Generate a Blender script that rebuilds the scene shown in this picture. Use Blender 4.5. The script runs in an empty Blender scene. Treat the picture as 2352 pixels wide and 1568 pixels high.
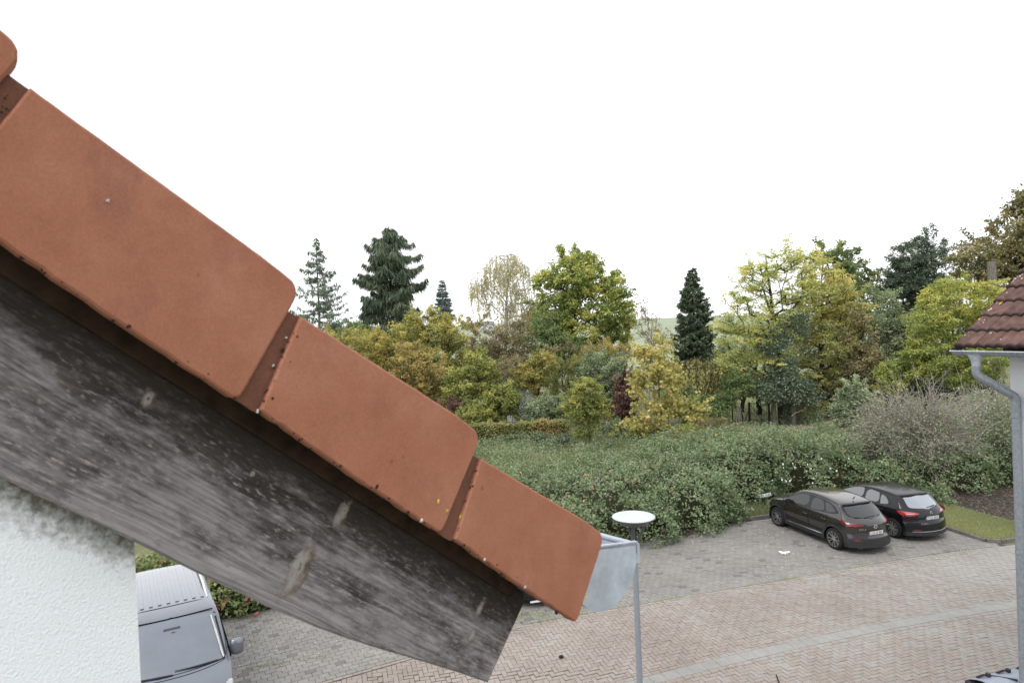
import bpy, bmesh, math, random
import numpy as np
from math import sin, cos, pi, radians, atan, atan2, sqrt
from mathutils import Matrix, Vector

S = bpy.context.scene
COL = S.collection
random.seed(4)

# ------------------------------------------------------------------ camera
F = 1500.0; ROLL = 0.04; PITCH = atan(20 / 1500.0); EYE = 6.8
fw = np.array([0, cos(PITCH), -sin(PITCH)]); up0 = np.array([0, sin(PITCH), cos(PITCH)])
RT = cos(ROLL) * np.array([1., 0, 0]) - sin(ROLL) * up0
UP = sin(ROLL) * np.array([1., 0, 0]) + cos(ROLL) * up0
CAM = np.array([0, 0, EYE])
cd = bpy.data.cameras.new('camera'); cam = bpy.data.objects.new('camera', cd); COL.objects.link(cam)
cd.sensor_width = 36; cd.lens = F / 2352 * 36; cd.clip_start = 0.02; cd.clip_end = 3000
M = Matrix.Identity(4)
for i in range(3):
    M[i][0] = RT[i]; M[i][1] = UP[i]; M[i][2] = -fw[i]; M[i][3] = CAM[i]
cam.matrix_world = M
cd.dof.use_dof = True; cd.dof.focus_distance = 22; cd.dof.aperture_fstop = 12
S.camera = cam

# ------------------------------------------------------------------ sky, sun, exposure
SUN_EL, SUN_AZ = radians(52), radians(215)
w = bpy.data.worlds.new('World'); S.world = w; w.use_nodes = True
nt = w.node_tree; nt.nodes.clear()
sky = nt.nodes.new('ShaderNodeTexSky'); sky.sky_type = 'NISHITA'; sky.sun_disc = False
sky.sun_elevation = SUN_EL; sky.sun_rotation = SUN_AZ; sky.dust_density = 4; sky.air_density = 1.0; sky.ozone_density = 1
hs = nt.nodes.new('ShaderNodeHueSaturation'); hs.inputs['Saturation'].default_value = 0.10
mx = nt.nodes.new('ShaderNodeMix'); mx.data_type = 'RGBA'; mx.inputs[0].default_value = 0.88
mx.inputs[7].default_value = (9.6, 9.75, 10.0, 1)          # the even cloud layer
bg = nt.nodes.new('ShaderNodeBackground'); bg.inputs[1].default_value = 0.115
wo = nt.nodes.new('ShaderNodeOutputWorld')
nt.links.new(sky.outputs[0], hs.inputs['Color']); nt.links.new(hs.outputs[0], mx.inputs[6])
nt.links.new(mx.outputs[2], bg.inputs[0]); nt.links.new(bg.outputs[0], wo.inputs[0])
sl = bpy.data.lights.new('sun', 'SUN'); sl.energy = 0.9; sl.angle = radians(22); sl.color = (1, .96, .9)
so = bpy.data.objects.new('sun', sl); COL.objects.link(so)
sd = Vector((sin(SUN_AZ) * cos(SUN_EL), cos(SUN_AZ) * cos(SUN_EL), sin(SUN_EL)))
so.rotation_euler = sd.to_track_quat('Z', 'Y').to_euler(); so.location = (0, -10, 40)
S.view_settings.view_transform = 'Standard'; S.view_settings.look = 'None'
S.view_settings.exposure = 0.58; S.view_settings.gamma = 1.0; S.view_settings.use_curve_mapping = False
S.cycles.max_bounces = 6; S.cycles.transparent_max_bounces = 8
S.cycles.use_denoising = True

# ------------------------------------------------------------------ geometry helpers
def ray(x, y): return F * fw + (x - 1176) * RT - (y - 784) * UP
def at(x, y, Y):
    d = ray(x, y); return CAM + d * (Y / d[1])
def ground(x, y, z=0.):
    d = ray(x, y); return CAM + d * ((z - EYE) / d[2])
def projs(P):
    q = np.asarray(P) - CAM; ww = q @ fw
    return 1176 + F * (q @ RT) / ww, 784 - F * (q @ UP) / ww, ww

def tag(o, label=None, cat=None, group=None, kind=None):
    if label: o['label'] = label
    if cat: o['category'] = cat
    if group: o['group'] = group
    if kind: o['kind'] = kind
    return o
def empty(name, loc, rz=0., label=None, cat=None, group=None):
    o = bpy.data.objects.new(name, None); o.empty_display_size = .1; COL.objects.link(o)
    o.location = loc; o.rotation_euler = (0, 0, rz)
    return tag(o, label, cat, group)
def wm(o):
    m = o.matrix_basis.copy(); p = o.parent
    while p: m = p.matrix_basis @ m; p = p.parent
    return m
def link(name, me, mat=None, parent=None, Mw=None, local=False):
    """Mw: world matrix of the object (local=True: Mw is relative to the parent)."""
    o = bpy.data.objects.new(name, me); COL.objects.link(o)
    if mat is not None and len(me.materials) == 0:
        me.materials.append(mat)
    if parent: o.parent = parent
    if Mw is None: Mw = Matrix.Identity(4)
    if parent and not local: o.matrix_basis = wm(parent).inverted() @ Mw
    else: o.matrix_basis = Mw
    return o
def mesh(name, V, Fc, smooth=False, attrs=None):
    V = np.asarray(V, dtype=np.float32); me = bpy.data.meshes.new(name)
    if isinstance(Fc, np.ndarray):
        n, k = Fc.shape
        me.vertices.add(len(V)); me.vertices.foreach_set('co', V.ravel())
        me.loops.add(n * k); me.loops.foreach_set('vertex_index', Fc.astype(np.int32).ravel())
        me.polygons.add(n); me.polygons.foreach_set('loop_start', np.arange(0, n * k, k, dtype=np.int32))
        me.update(calc_edges=True)
    else:
        me.from_pydata([tuple(v) for v in V], [], Fc); me.update()
    if attrs:
        for an, av in attrs.items():
            a = me.attributes.new(an, 'FLOAT', 'POINT'); a.data.foreach_set('value', np.asarray(av, dtype=np.float32))
    if smooth:
        me.polygons.foreach_set('use_smooth', np.ones(len(me.polygons), dtype=bool))
    return me
class MB:
    """collects vertices and faces of one mesh"""
    def __init__(s): s.v = []; s.f = []
    def add(s, V, Fc):
        b = len(s.v); s.v += [tuple(v) for v in V]; s.f += [tuple(i + b for i in f) for f in Fc]
    def box(s, c, d, M=None):
        x, y, z = d[0] / 2, d[1] / 2, d[2] / 2
        V = [(a * x, b * y, e * z) for a in (-1, 1) for b in (-1, 1) for e in (-1, 1)]
        if M is not None: V = [tuple(M @ Vector(v)) for v in V]
        V = [(v[0] + c[0], v[1] + c[1], v[2] + c[2]) for v in V]
        s.add(V, [(0, 1, 3, 2), (4, 6, 7, 5), (0, 4, 5, 1), (2, 3, 7, 6), (0, 2, 6, 4), (1, 5, 7, 3)])
    def bar(s, a, b, wx, wz):
        a = Vector(a); b = Vector(b); d = b - a
        q = d.to_track_quat('Y', 'Z').to_matrix()
        s.box((a + b) / 2, (wx, d.length, wz), q)
    def tube(s, pts, rad, n=8, caps=True):
        pts = [Vector(p) for p in pts]
        if not hasattr(rad, '__len__'): rad = [rad] * len(pts)
        base = len(s.v); up = Vector((0, 0, 1))
        for i, p in enumerate(pts):
            t = (pts[min(i + 1, len(pts) - 1)] - pts[max(i - 1, 0)]).normalized()
            r = up if abs(t.dot(up)) < .95 else Vector((1, 0, 0))
            u = t.cross(r).normalized(); vv = u.cross(t)
            for k in range(n):
                a = 2 * pi * k / n
                s.v.append(tuple(p + rad[i] * (u * cos(a) + vv * sin(a))))
        for i in range(len(pts) - 1):
            for k in range(n):
                k2 = (k + 1) % n; a = base + i * n; b = a + n
                s.f.append((a + k, a + k2, b + k2, b + k))
        if caps:
            s.f.append(tuple(base + k for k in range(n))[::-1]); e = base + (len(pts) - 1) * n
            s.f.append(tuple(e + k for k in range(n)))
    def lathe(s, prof, n=24, M=None, c=(0, 0, 0)):
        base = len(s.v)
        for r, z in prof:
            for k in range(n):
                v = Vector((r * cos(2 * pi * k / n), r * sin(2 * pi * k / n), z))
                if M is not None: v = M @ v
                s.v.append((v[0] + c[0], v[1] + c[1], v[2] + c[2]))
        for i in range(len(prof) - 1):
            for k in range(n):
                k2 = (k + 1) % n; a = base + i * n; b = a + n
                s.f.append((a + k, a + k2, b + k2, b + k))
    def prism(s, poly, z0, z1, M=None, bev=0.):
        """extruded polygon (ccw in xy) with an optional chamfer on the z1 side"""
        n = len(poly); P = np.array(poly, float)
        rings = [(P, z0)]
        if bev > 0:
            c = P.mean(0); e = np.roll(P, -1, 0) - P; e /= np.linalg.norm(e, axis=1)[:, None]
            nr = np.stack([-e[:, 1], e[:, 0]], 1); m = nr + np.roll(nr, 1, 0)
            m /= np.maximum((m * np.roll(nr, 1, 0)).sum(1), .4)[:, None]
            rings += [(P, z1 - bev), (P + m * bev, z1)]
        else: rings.append((P, z1))
        V = [(p[0], p[1], z) for R, z in rings for p in R]
        if M is not None: V = [tuple(M @ Vector(v)) for v in V]
        Fc = [tuple(range(n))[::-1]]
        for i in range(len(rings) - 1):
            for k in range(n): Fc.append((i * n + k, i * n + (k + 1) % n, (i + 1) * n + (k + 1) % n, (i + 1) * n + k))
        Fc.append(tuple((len(rings) - 1) * n + k for k in range(n)))
        s.add(V, Fc)
    def build(s, name, mat, parent=None, Mw=None, local=False, smooth=False):
        return link(name, mesh(name, s.v, s.f, smooth), mat, parent, Mw, local)
def shade_auto(o, ang=35):
    me = o.data; me.polygons.foreach_set('use_smooth', np.ones(len(me.polygons), dtype=bool))
    bm = bmesh.new(); bm.from_mesh(me)
    bmesh.ops.remove_doubles(bm, verts=bm.verts, dist=1e-5)
    for e in bm.edges:
        e.smooth = not (len(e.link_faces) == 2 and e.calc_face_angle(0) > radians(ang))
    bm.to_mesh(me); bm.free(); return o

# ------------------------------------------------------------------ materials
def newmat(name):
    m = bpy.data.materials.new(name); m.use_nodes = True; t = m.node_tree; t.nodes.clear()
    return m, t
class NB:
    def __init__(s, t): s.t = t
    def n(s, ty, **kw):
        nd = s.t.nodes.new('ShaderNode' + ty)
        for k, v in kw.items():
            if k.startswith('i_'):
                key = k[2:]; key = int(key) if key.isdigit() else key.replace('_', ' ')
                nd.inputs[key].default_value = v
            else: setattr(nd, k, v)
        return nd
    def l(s, a, b): s.t.links.new(a, b)
    def noise(s, vec, scale, detail=4, rough=.55):
        nd = s.n('TexNoise'); nd.inputs['Scale'].default_value = scale; nd.inputs['Detail'].default_value = detail
        nd.inputs['Roughness'].default_value = rough
        if vec is not None: s.l(vec, nd.inputs['Vector'])
        return nd.outputs[0]
    def ramp(s, fac, stops):
        r = s.n('ValToRGB'); el = r.color_ramp.elements
        while len(el) > 1: el.remove(el[-1])
        for i, (p, c) in enumerate(stops):
            e = el[0] if i == 0 else el.new(p)
            e.position = p; e.color = (c[0], c[1], c[2], 1) if hasattr(c, '__len__') else (c, c, c, 1)
        s.l(fac, r.inputs[0]); return r.outputs[0]
    def mix(s, fac, a, b, mode='MIX'):
        m = s.n('Mix', data_type='RGBA', blend_type=mode)
        for v, i in ((fac, 0), (a, 6), (b, 7)):
            if hasattr(v, 'is_output'): s.l(v, m.inputs[i])
            elif hasattr(v, '__len__'): m.inputs[i].default_value = (v[0], v[1], v[2], 1)
            else: m.inputs[i].default_value = v
        return m.outputs[2]
    def math(s, op, a, b=0.):
        m = s.n('Math', operation=op)
        for v, i in ((a, 0), (b, 1)):
            if hasattr(v, 'is_output'): s.l(v, m.inputs[i])
            else: m.inputs[i].default_value = v
        return m.outputs[0]
    def mapping(s, vec, scale):
        m = s.n('Mapping'); m.inputs['Scale'].default_value = scale; s.l(vec, m.inputs['Vector']); return m.outputs[0]
    def coord(s, which='Object'): return s.n('TexCoord').outputs[which]
    def pos(s): return s.n('NewGeometry').outputs['Position']
    def bump(s, h, strength=.3, dist=.01):
        b = s.n('Bump'); b.inputs['Strength'].default_value = strength; b.inputs['Distance'].default_value = dist
        s.l(h, b.inputs['Height']); return b.outputs[0]
    def out(s, color, rough=.7, spec=.3, metal=0., normal=None, coat=0.):
        p = s.n('BsdfPrincipled')
        for v, k in ((color, 'Base Color'), (rough, 'Roughness'), (metal, 'Metallic')):
            if hasattr(v, 'is_output'): s.l(v, p.inputs[k])
            elif hasattr(v, '__len__'): p.inputs[k].default_value = (v[0], v[1], v[2], 1)
            else: p.inputs[k].default_value = v
        p.inputs['Specular IOR Level'].default_value = spec; p.inputs['Coat Weight'].default_value = coat
        p.inputs['Coat Roughness'].default_value = .04
        if normal is not None: s.l(normal, p.inputs['Normal'])
        o = s.n('OutputMaterial'); s.l(p.outputs[0], o.inputs[0]); return p
def plain(name, c, rough=.5, spec=.4, metal=0., coat=0., nz=.12, scale=6):
    m, t = newmat(name); b = NB(t)
    n = b.noise(b.coord(), scale)
    k = b.ramp(n, [(.3, 1 - nz), (.7, 1 + nz)])
    b.out(b.mix(1., c, k, 'MULTIPLY'), rough, spec, metal, None, coat); return m
LGAIN, LSAT = 2.12, .83
def tone(c):
    l = .3 * c[0] + .55 * c[1] + .15 * c[2]
    return tuple(min(.85, max(.004, (l + (v - l) * LSAT) * LGAIN)) for v in c)
def leafmat(name, stops, trans=.3, rough=.55):
    stops = [(p, tone(c)) for p, c in stops]
    m, t = newmat(name); b = NB(t)
    a = b.n('Attribute', attribute_name='rnd').outputs['Fac']
    col = b.ramp(a, stops)
    p = b.n('BsdfPrincipled'); b.l(col, p.inputs['Base Color']); p.inputs['Roughness'].default_value = rough
    p.inputs['Specular IOR Level'].default_value = .35
    tr = b.n('BsdfTranslucent'); b.l(b.mix(1., col, (1.25, 1.2, .7), 'MULTIPLY'), tr.inputs[0])
    ms = b.n('MixShader'); ms.inputs[0].default_value = trans
    b.l(p.outputs[0], ms.inputs[1]); b.l(tr.outputs[0], ms.inputs[2])
    o = b.n('OutputMaterial'); b.l(ms.outputs[0], o.inputs[0]); return m
def barkmat(name, c1, c2, sc=3.):
    m, t = newmat(name); b = NB(t)
    n = b.noise(b.mapping(b.pos(), (1, 1, .25)), sc * 4, 5, .7)
    col = b.ramp(n, [(.35, c1), (.65, c2)])
    b.out(col, .9, .1, 0, b.bump(n, .5, .02)); return m
MAT = {}
def terracotta(name, c1, c2, c3, speck=.5):
    m, t = newmat(name); b = NB(t)
    P = b.pos(); n1 = b.noise(P, 9, 6, .6); n2 = b.noise(b.mapping(P, (1, 1, 1)), 60, 4, .7); n3 = b.noise(P, 420, 2, .6)
    r = b.n('ObjectInfo').outputs['Random']
    c = b.ramp(n1, [(.3, c1), (.52, c2), (.72, c3)])
    c = b.mix(b.math('MULTIPLY', n2, .35), c, (c1[0] * .62, c1[1] * .6, c1[2] * .62))
    n4 = b.noise(b.mapping(P, (1, 1, .55)), 22, 5, .7)
    c = b.mix(b.ramp(n4, [(.50, 0.), (.68, .45)]), c, (c1[0] * .72, c1[1] * .78, c1[2] * .95))
    c = b.mix(.22, c, b.ramp(n3, [(.35, .25), (.65, 1.)]), 'MULTIPLY')
    c = b.mix(.18, c, b.ramp(r, [(0, .55), (1, 1.1)]), 'MULTIPLY')
    v = b.n('TexVoronoi'); v.inputs['Scale'].default_value = 38; b.l(P, v.inputs['Vector'])
    dots = b.math('MULTIPLY', b.math('LESS_THAN', v.outputs['Distance'], .11), b.math('GREATER_THAN', b.noise(P, 14), .56))
    c = b.mix(b.math('MULTIPLY', dots, speck), c, (c1[0] * .5, c1[1] * .45, c1[2] * .4))
    b.out(c, .85, .2, 0, b.bump(b.math('ADD', n3, n2), .12, .002)); return m
MAT['tile'] = terracotta('terracotta_tile', (.34, .135, .080), (.385, .164, .102), (.42, .193, .130))
MAT['tile_edge'] = terracotta('terracotta_dark', (.13, .058, .04), (.18, .08, .052), (.23, .10, .066))
def rooftile():
    m, t = newmat('old_roof_tile'); b = NB(t)
    P = b.pos(); n = b.noise(P, 7, 6, .65); r = b.n('ObjectInfo').outputs['Random']
    c = b.ramp(n, [(.3, (.085, .052, .046)), (.5, (.145, .083, .072)), (.72, (.24, .148, .13))])
    c = b.mix(.5, c, b.ramp(r, [(0, .45), (1, 1.25)]), 'MULTIPLY')
    c = b.mix(b.math('MULTIPLY', b.noise(P, 60, 4, .8), .4), c, (.09, .06, .05))
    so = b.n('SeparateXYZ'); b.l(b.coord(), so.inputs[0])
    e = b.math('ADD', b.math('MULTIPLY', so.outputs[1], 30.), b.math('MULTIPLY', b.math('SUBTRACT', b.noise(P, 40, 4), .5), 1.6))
    c = b.mix(b.ramp(e, [(.0, .85), (.9, 0.)]), c, (.04, .03, .027))  # shadow at each course painted as a dark band along the lower edge
    b.out(c, .9, .15, 0, b.bump(b.noise(P, 90), .3, .004)); return m
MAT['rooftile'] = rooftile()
def woodmat():
    m, t = newmat('weathered_wood'); b = NB(t)
    O = b.coord()
    wav = b.n('VectorMath', operation='ADD'); b.l(O, wav.inputs[0])
    wn = b.n('Combine' + 'XYZ'); b.l(b.math('MULTIPLY', b.math('SUBTRACT', b.noise(b.mapping(O, (3, 9, 1)), 2., 2), .5), .012), wn.inputs[1]); b.l(wn.outputs[0], wav.inputs[1])
    Q = wav.outputs[0]
    g1 = b.noise(b.mapping(Q, (1.6, 110, 14)), 2.2, 5, .62)          # fine grain lines along the board
    g2 = b.noise(b.mapping(Q, (4, 36, 8)), 2.6, 5, .7)
    blot = b.noise(b.mapping(O, (9, 22, 3)), 3.0, 6, .72)
    big = b.noise(b.mapping(O, (3, 9, 3)), 2.2, 4, .6)
    sx = b.n('SeparateXYZ'); b.l(O, sx.inputs[0])
    ln_ = b.noise(b.mapping(Q, (.35, 150, 1)), 1.3, 3, .6)
    c = b.ramp(b.math('ADD', b.math('MULTIPLY', b.math('ADD', b.math('MULTIPLY', g1, .5), b.math('MULTIPLY', ln_, .5)), .65), b.math('MULTIPLY', g2, .35)), [(.34, (.055, .05, .049)), (.44, (.16, .15, .153)), (.52, (.26, .246, .252)), (.62, (.36, .338, .336)), (.72, (.43, .375, .335))])
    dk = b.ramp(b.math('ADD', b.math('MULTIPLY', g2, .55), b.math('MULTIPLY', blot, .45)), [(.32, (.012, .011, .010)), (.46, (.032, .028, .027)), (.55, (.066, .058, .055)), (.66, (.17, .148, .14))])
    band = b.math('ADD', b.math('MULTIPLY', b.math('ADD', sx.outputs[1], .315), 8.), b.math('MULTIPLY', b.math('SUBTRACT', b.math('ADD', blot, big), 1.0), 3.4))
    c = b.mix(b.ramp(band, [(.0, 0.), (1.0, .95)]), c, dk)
    fl = b.noise(b.mapping(O, (30, 105, 3)), 2.4, 4, .62)
    fm = b.math('MULTIPLY', b.ramp(fl, [(.55, 0.), (.66, 1.)]), b.ramp(big, [(.36, .12), (.60, .85)]))
    c = b.mix(fm, c, (.37, .315, .295))
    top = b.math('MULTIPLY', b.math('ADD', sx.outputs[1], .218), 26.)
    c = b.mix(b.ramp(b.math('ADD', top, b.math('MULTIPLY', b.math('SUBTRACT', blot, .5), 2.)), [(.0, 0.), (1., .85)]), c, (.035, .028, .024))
    c = b.mix(1., c, (.95, .94, .95), 'MULTIPLY')
    crk = b.noise(b.mapping(Q, (1.1, 150, 1)), 1.4, 2, .5)
    c = b.mix(b.ramp(crk, [(.30, .9), (.345, 0.)]), c, (.02, .017, .016))
    for kx, ky, kr, qs in KNOTS:
        cx = b.n('VectorMath', operation='SUBTRACT'); b.l(O, cx.inputs[0]); cx.inputs[1].default_value = (kx, ky, 0)
        mm = b.n('VectorMath', operation='MULTIPLY'); b.l(cx.outputs[0], mm.inputs[0]); mm.inputs[1].default_value = (1.9, qs, 0)
        ln = b.n('VectorMath', operation='LENGTH'); b.l(mm.outputs[0], ln.inputs[0])
        d = b.math('ADD', b.math('DIVIDE', ln.outputs['Value'], kr), b.math('MULTIPLY', b.math('SUBTRACT', b.noise(b.mapping(O, (1, .6, 1)), 60, 6, .75), .5), 2.6))
        sk = b.n('SeparateXYZ'); b.l(cx.outputs[0], sk.inputs[0])
        d2 = b.math('ADD', d, b.math('MULTIPLY', sk.outputs[0], 14.))
        c = b.mix(b.ramp(d, [(.5, .75), (.9, .45), (1.4, 0.)]), c, (.12, .078, .045))
        c = b.mix(b.ramp(d2, [(.2, .85), (.55, .45), (.85, 0.)]), c, (.33, .32, .32))
        c = b.mix(b.ramp(d, [(.05, .9), (.25, 0.)]), c, (.10, .06, .03))
    h = b.math('ADD', g1, b.math('MULTIPLY', g2, .7))
    b.out(c, .9, .12, 0, b.bump(h, .5, .003)); return m
KNOTS = [(.240, -.280, .030, .75), (-.038, -.193, .015, 1.1), (.254, -.194, .017, .8), (.562, -.205, .015, .8), (.571, -.246, .014, 1.2), (.115, -.205, .009, 2.)]
MAT['wood'] = woodmat()
MAT['wood_dark'] = plain('brown_batten_wood', (.034, .021, .014), .9, .1, nz=.45, scale=30)
def plaster(name, c, sc, strength, stain=True):
    m, t = newmat(name); b = NB(t)
    P = b.pos(); n = b.noise(P, sc, 3, .5); n2 = b.noise(P, 2.5, 5)
    cc = b.mix(1., c, b.ramp(n2, [(.3, .93), (.7, 1.03)]), 'MULTIPLY')
    if stain:
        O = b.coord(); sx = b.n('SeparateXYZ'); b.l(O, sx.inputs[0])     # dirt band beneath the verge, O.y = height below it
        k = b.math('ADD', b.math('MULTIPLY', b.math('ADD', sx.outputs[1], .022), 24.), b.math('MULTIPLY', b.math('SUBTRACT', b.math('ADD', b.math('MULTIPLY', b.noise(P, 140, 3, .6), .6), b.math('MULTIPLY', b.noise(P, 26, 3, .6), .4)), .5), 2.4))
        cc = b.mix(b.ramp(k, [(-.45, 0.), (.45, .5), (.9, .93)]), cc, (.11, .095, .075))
    else:
        cc = b.mix(b.ramp(b.noise(P, 45, 3, .8), [(.63, 0.), (.72, .45)]), cc, (.42, .42, .42))
    b.out(cc, .9, .15, 0, b.bump(n, strength, .004)); return m
MAT['plaster'] = plaster('rough_white_render', (.80, .83, .87), 420, .55)
MAT['plaster2'] = plaster('white_render', (.68, .70, .735), 40, .35, False)
def zinc(name, c, rough=.45):
    m, t = newmat(name); b = NB(t); P = b.pos()
    n = b.noise(P, 24, 5, .65); n2 = b.noise(P, 150, 3)
    cc = b.mix(1., c, b.ramp(n, [(.32, .78), (.52, 1.), (.7, 1.18)]), 'MULTIPLY')
    b.out(cc, b.ramp(n2, [(.3, rough - .08), (.7, rough + .1)]), .5, .25); return m
MAT['zinc'] = zinc('galvanised_zinc', (.43, .475, .54))
MAT['zinc_pipe'] = zinc('grey_zinc_pipe', (.25, .275, .31), .5)
def brickmat(name, cols, grey=None):
    m, t = newmat(name); b = NB(t)
    a = b.n('Attribute', attribute_name='rnd').outputs['Fac']; r = b.n('ObjectInfo').outputs['Random']
    P = b.pos(); big = b.noise(P, .55, 3, .5)
    v = b.math('FRACT', b.math('ADD', a, r))
    c = b.ramp(v, cols)
    if grey:
        sx = b.n('SeparateXYZ'); b.l(P, sx.inputs[0])
        k = b.math('ADD', b.math('MULTIPLY', b.math('SUBTRACT', sx.outputs[0], 3.), .085), b.math('MULTIPLY', b.math('SUBTRACT', big, .5), 2.4))
        k = b.math('ADD', k, b.math('MULTIPLY', b.math('SUBTRACT', v, .5), .9))
        c = b.mix(b.ramp(k, [(.05, 0.), (.95, .85)]), c, grey)
    n = b.noise(P, 70, 5, .75); n2 = b.noise(P, 5.5, 5, .65)
    c = b.mix(.42, c, b.ramp(n, [(.3, .5), (.7, 1.2)]), 'MULTIPLY')
    c = b.mix(.5, c, b.ramp(n2, [(.28, .74), (.62, 1.08)]), 'MULTIPLY')
    c = b.mix(.5, c, b.ramp(big, [(.3, .74), (.65, 1.1)]), 'MULTIPLY')
    b.out(c, .88, .2, 0, b.bump(n, .3, .003)); return m
MAT['brick_red'] = brickmat('pink_clinker', [(0, (.305, .262, .232)), (.4, (.325, .28, .247)), (.7, (.33, .286, .26)), (1, (.345, .30, .268))], (.325, .315, .30))
MAT['brick_grey'] = brickmat('grey_concrete_paver', [(0, (.248, .238, .222)), (.3, (.26, .25, .234)), (.95, (.284, .273, .256)), (.96, (.185, .18, .17)), (1, (.185, .18, .17))])
MAT['slab'] = brickmat('pale_concrete_slab', [(0, (.295, .29, .275)), (1, (.32, .315, .30))])
def joint():
    m, t = newmat('joint_dirt'); b = NB(t); P = b.pos()
    c = b.ramp(b.noise(P, 9, 5, .7), [(.35, (.065, .058, .046)), (.60, (.095, .083, .063)), (.70, (.085, .10, .045))])
    b.out(c, .95, .1); return m
MAT['joint'] = joint()
def soil(name, stops, sc=3.):
    m, t = newmat(name); b = NB(t); P = b.pos()
    n = b.math('ADD', b.math('MULTIPLY', b.noise(P, sc, 6, .65), .55), b.math('MULTIPLY', b.noise(P, sc * 9, 4, .7), .45))
    b.out(b.ramp(n, stops), .95, .1, 0, b.bump(n, .6, .05)); return m
MAT['ground'] = soil('meadow_soil', [(.35, (.10, .105, .055)), (.5, (.15, .155, .085)), (.65, (.20, .195, .12))], .6)
MAT['lawn'] = soil('lawn_turf', [(.35, (.15, .17, .085)), (.5, (.21, .235, .115)), (.65, (.28, .285, .16))], 1.2)
MAT['path'] = soil('earth_path', [(.35, (.20, .165, .125)), (.5, (.27, .225, .175)), (.65, (.33, .29, .23))], 1.4)
MAT['litterground'] = soil('leaf_littered_earth', [(.35, (.035, .03, .026)), (.5, (.065, .057, .05)), (.66, (.13, .118, .105))], 4)
def fieldmat():
    m, t = newmat('young_crop'); b = NB(t); P = b.pos()
    n = b.noise(b.mapping(P, (.25, 1, 1)), .05, 5, .6)
    c = b.ramp(n, [(.35, (.24, .275, .19)), (.5, (.27, .305, .215)), (.65, (.30, .33, .245))])
    sx = b.n('SeparateXYZ'); b.l(P, sx.inputs[0])
    c = b.mix(b.ramp(b.math('MULTIPLY', b.math('SUBTRACT', sx.outputs[1], 425.), .1), [(0, 0.), (.05, 1.), (.9, 1.), (1, .3)]), c, (.18, .25, .10))
    b.out(c, .95, .1); return m
MAT['field'] = fieldmat()
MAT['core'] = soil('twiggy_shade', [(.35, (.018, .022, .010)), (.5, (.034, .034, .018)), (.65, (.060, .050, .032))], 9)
MAT['kerb'] = soil('old_kerb_concrete', [(.35, (.10, .10, .09)), (.5, (.17, .165, .15)), (.66, (.23, .22, .20))], 4)

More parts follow.
